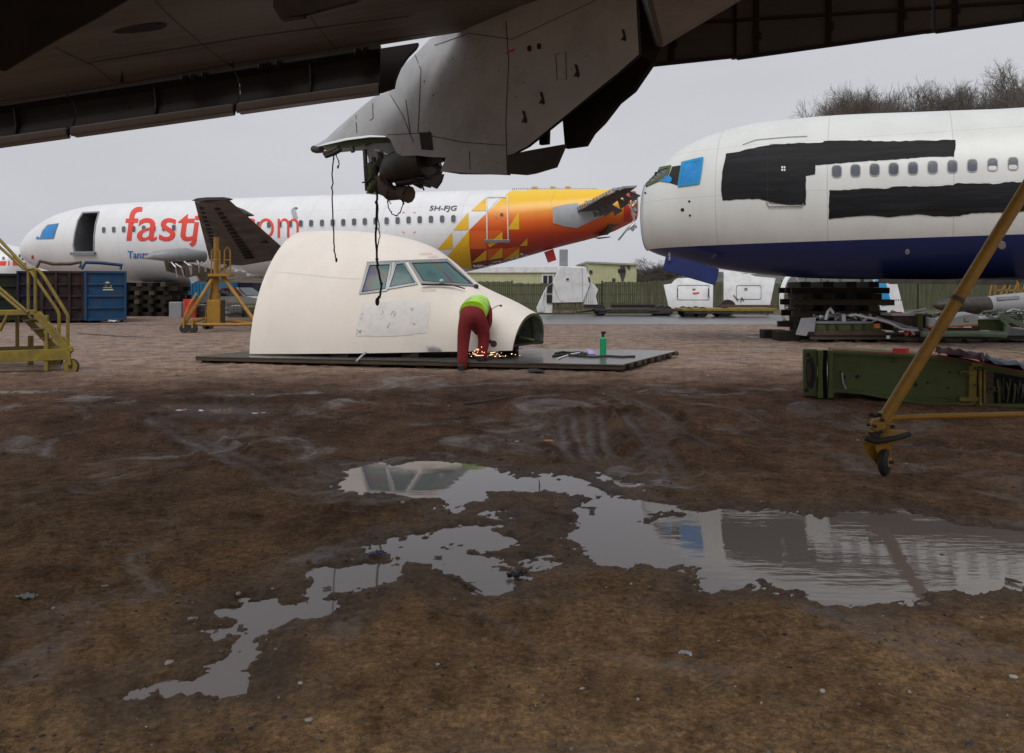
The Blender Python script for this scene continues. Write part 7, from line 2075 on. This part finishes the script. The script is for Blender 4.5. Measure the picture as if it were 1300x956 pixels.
# sparks where the disc bites
m = MB(); rs_ = random.Random(12)
for k in range(58):
    x = rs_.choice((rs_.gauss(606, 4), rs_.gauss(610, 7), rs_.uniform(600, 662), rs_.uniform(600, 640))); x = max(596, min(663, x))
    yy = 452.5 - abs(rs_.gauss(0, 4.0)); d = rs_.uniform(13.75, 14.1)
    q = P(x, yy, d); q.z = max(q.z, .152)
    if rs_.random() < .3:
        L_ = rs_.uniform(.02, .08); q2 = q + Vector((L_, rs_.uniform(-.3, .1) * L_, rs_.uniform(-.1, .45) * L_)); m.tube([q, q.lerp(q2, .6), q2], [.0022, .003, .001], 4)
    else: m.ball(q, rs_.uniform(.0025, .0062), 5, 4)
o = m.build("sparks", M['spark'], origin=P(620, 452, 13.9)); tag(o, "orange sparks spraying along the cut line by the worker", "sparks", kind='stuff')

# ------------------------------------------------------------------ small things on the platform
def bottle():
    q = dk(.86, .60, .147); px_ = 765.5
    Y = 15.35; b = Vector(((px_ - 650) / F * Y, Y, .147))
    s = thing("spray_bottle", "tall green plastic bottle with a black cap on the platform", "bottle", b)
    MB().tube([b, b + up * .30, b + up * .335], [.062, .062, .03], 14).build("bottle_body", M['bottlegreen'], s, smooth=40)
    MB().tube([b + up * .335, b + up * .40], .028, 10).build("neck", M['blackplastic'], s, smooth=40)
    MB().box(b + Vector((.01, 0, .42)), (.09, .05, .05)).build("trigger_head", M['blackplastic'], s, bevel=.008)
bottle()
def dpt(x, y): 
    Y = (CAMZ - .16) * F / (y - HY); return P(x, y, Y)
def lay(name, lab, cat, pts, r_, mat):
    return tag(MB().tube([dpt(x, y) for x, y in pts], r_, 7).build(name, mat, origin=dpt(*pts[0]), smooth=60), lab, cat)
lay("black_hose", "black hose lying on the platform below the green bottle", "hose", [(702, 452), (718, 450), (735, 452), (752, 453), (772, 452), (790, 453), (806, 452.5)], .022, M['cable'])
lay("black_hose", "coil of dark hose left of the lilac rag on the platform", "hose", [(705, 449), (714, 447), (724, 448), (736, 447.5), (744, 449), (738, 451), (726, 451.5), (716, 450)], .026, M['cable'])
lay("white_strip", "white curved strip lying at the front of the platform", "strip", [(708, 455.5), (716, 452.5), (726, 449.5), (736, 447.8)], .014, M['white'])
heap("lilac_rag", "small lilac rag on the platform between the hose and green bottle", "cloth", [tuple(dpt(*q).xy) for q in ((744, 447), (749, 446), (755, 447.2), (756, 449), (747, 449.4))], lambda x, y: .15, .09, M['purple'], 4)
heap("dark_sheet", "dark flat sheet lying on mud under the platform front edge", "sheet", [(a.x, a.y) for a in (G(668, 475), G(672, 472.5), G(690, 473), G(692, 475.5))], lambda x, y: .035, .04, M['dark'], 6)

# ------------------------------------------------------------------ loose grit, clods, twigs and litter
def gz(xs, ys):
    z, _ = ground_height(np.array(xs, float), np.array(ys, float)); return z
def rocks(n, name, mat, smin, smax, ylo, yhi, seed, kmax=.72):
    r_ = np.random.RandomState(seed)
    Y = ylo * (yhi / ylo) ** r_.rand(n); K = r_.uniform(-kmax, kmax, n); X = K * Y
    z, wet = ground_height(X, Y)
    ico = bmesh.new(); bmesh.ops.create_icosphere(ico, subdivisions=1, radius=1); ico.verts.index_update()
    bv = np.array([v.co[:] for v in ico.verts]); bf = np.array([[v.index for v in f.verts] for f in ico.faces]); ico.free()
    keep = z > WATER_Z - .006
    X, Y, z = X[keep], Y[keep], z[keep]; n = len(X)
    s = smin * (smax / smin) ** (r_.rand(n) ** 2.2)
    jit = 1 + .35 * (r_.rand(n, len(bv), 1) - .5)
    sc = np.stack([s * r_.uniform(.7, 1.5, n), s * r_.uniform(.7, 1.5, n), s * r_.uniform(.4, .8, n)], 1)[:, None, :]
    v = bv[None] * jit * sc
    a = r_.rand(n) * 6.28; ca, sa = np.cos(a)[:, None], np.sin(a)[:, None]
    vx = v[..., 0] * ca - v[..., 1] * sa + X[:, None]; vy = v[..., 0] * sa + v[..., 1] * ca + Y[:, None]; vz = v[..., 2] + (z + s * .15)[:, None]
    vv = np.stack([vx, vy, vz], -1).reshape(-1, 3)
    ff = (bf[None] + (np.arange(n) * len(bv))[:, None, None]).reshape(-1, 3)
    me = bpy.data.meshes.new(name); me.from_pydata(vv.tolist(), [], ff.tolist()); me.materials.append(mat)
    o = bpy.data.objects.new(name, me); COL.objects.link(o)
    return tag(o, kind='stuff')
M['clod'] = pm('mud_clod', (0.15, 0.10, 0.06), 0.75, var=.5, scale=9)
M['grit'] = pm('pale_grit', (0.19, 0.165, 0.14), 0.75, var=.5, scale=3)
M['stone'] = pm('dark_stone', (0.05, 0.047, 0.046), 0.55, var=.6, scale=3)
rocks(5000, "mud_clods", M['clod'], .003, .020, 1.9, 18, 1)
rocks(6000, "grit", M['grit'], .002, .009, 1.9, 22, 2)
rocks(260, "pale_flecks", pm('pale_fleck', (.5, .48, .44), .5, var=.3, scale=3), .004, .018, 3.0, 24, 9)
rocks(2500, "stones", M['stone'], .002, .011, 1.9, 20, 3)
LIT = [("blue_scrap", "crumpled blue scrap at the edge of the middle puddle", 478, 706, .11, (0.05, .09, .2)), ("white_scrap", "white scrap of plastic in front of the middle puddle", 668, 734, .08, (.55, .56, .58)), ("black_scrap", "torn black scrap beside the white one in front of the middle puddle", 655, 730, .13, (.02, .02, .022)),
       ("white_scrap", "white flake near the lower right corner", 870, 833, .06, (.5, .5, .48)), ("grey_scrap", "pale grey flat strip on the mud at the lower left", 34, 761, .11, (.33, .36, .33)), ("white_scrap", "pale stone flake above the lower left puddle", 245, 788, .05, (.55, .52, .47)),
       ("white_scrap", "small white flake left of the middle puddles", 133, 745, .035, (.55, .52, .45)), ("yellow_scrap", "yellow leaf scrap in the mud left of the puddles", 292, 694, .04, (.42, .33, .06)), ("blue_scrap", "blue green crumb on the mud in front of the platform", 556, 706, .05, (.1, .16, .1)),
       ("pink_scrap", "pink flat scrap under the yellow tie bar", 1165, 534, .12, (.6, .36, .32)), ("white_scrap", "pale flake behind the yellow stand wheel", 1150, 590, .05, (.5, .48, .42)), ("red_scrap", "little red crumb on the shore of the large puddle", 992, 754, .03, (.5, .1, .07)),
       ("white_scrap", "white flake on the near shore of the large puddle", 985, 758, .035, (.6, .58, .52)), ("white_scrap", "white flake on bare ground left of the platform", 268, 440, .1, (.6, .6, .58)),
       ("white_scrap", "white flake lying below the blue skip", 140, 410, .8, (.55, .55, .55)), ("grey_scrap", "flat grey scrap in the shallow water of the left puddle", 415, 745, .05, (.25, .24, .22))]
for i, (nm, lab, px, py_, sz, c) in enumerate(LIT):
    g = G(px, py_); z = max(float(gz([g.x], [g.y])[0]), WATER_Z)
    r_ = random.Random(i)
    poly = ragged([(-sz / 2, -sz * .22), (sz / 2, -sz * .18), (sz * .45, sz * .25), (-sz * .4, sz * .2)], sz * .08, sz / 4, i)
    a = r_.uniform(-.5, .5); pl = [(g.x + x * math.cos(a) - y * math.sin(a), g.y + x * math.sin(a) + y * math.cos(a)) for x, y in poly]
    bm = flat_bm([pl]); grid_cut(bm, sz / 5); bm.verts.index_update()
    v = [Vector((q.co.x, q.co.y, z + .006 + r_.uniform(0, sz * .14))) for q in bm.verts]
    f = [tuple(q.index for q in fc.verts) for fc in bm.faces]; bm.free()
    o = link_mesh(nm, v + [q - up * .004 for q in v], f + [tuple(k + len(v) for k in reversed(q)) for q in f], pm(nm, c, .5, var=.25, scale=20), origin=(g.x, g.y, z))
    tag(o, lab, "scrap")
TW = [("twig", "long thin branch lying in the mud behind the puddles", [(588, 516), (610, 514), (635, 511), (660, 506)], .014), ("twig", "dark twig sticking into the middle puddle's shore", [(684, 652), (700, 655), (722, 657), (730, 653)], .006), ("twig", "short dark stick standing in the upper puddle", [(684.5, 618), (685, 612), (684, 608)], .006),
      ("twig", "dark stick by the lower corner of the middle puddle", [(585, 738), (598, 744), (612, 751)], .008), ("twig", "dark twig floating at the right of the large puddle", [(1276, 735), (1286, 737), (1298, 741)], .01), ("twig", "thin branch on the bare ground left of the platform", [(100, 425), (150, 428), (190, 431)], .02)]
for nm, lab, pts, r_ in TW:
    q = []
    for x, y in pts:
        g = G(x, y); g.z = max(float(gz([g.x], [g.y])[0]), WATER_Z) + r_ * 1.2; q.append(g)
    if "standing" in lab:
        b = q[0]; q = [b - up * .02, b + Vector((.004, 0, .03)), b + Vector((-.004, 0, .07))]
    tag(MB().tube(q, [r_] * (len(q) - 1) + [r_ * .4], 6).build(nm, M['bark'], origin=q[0], smooth=60), lab, "twig")
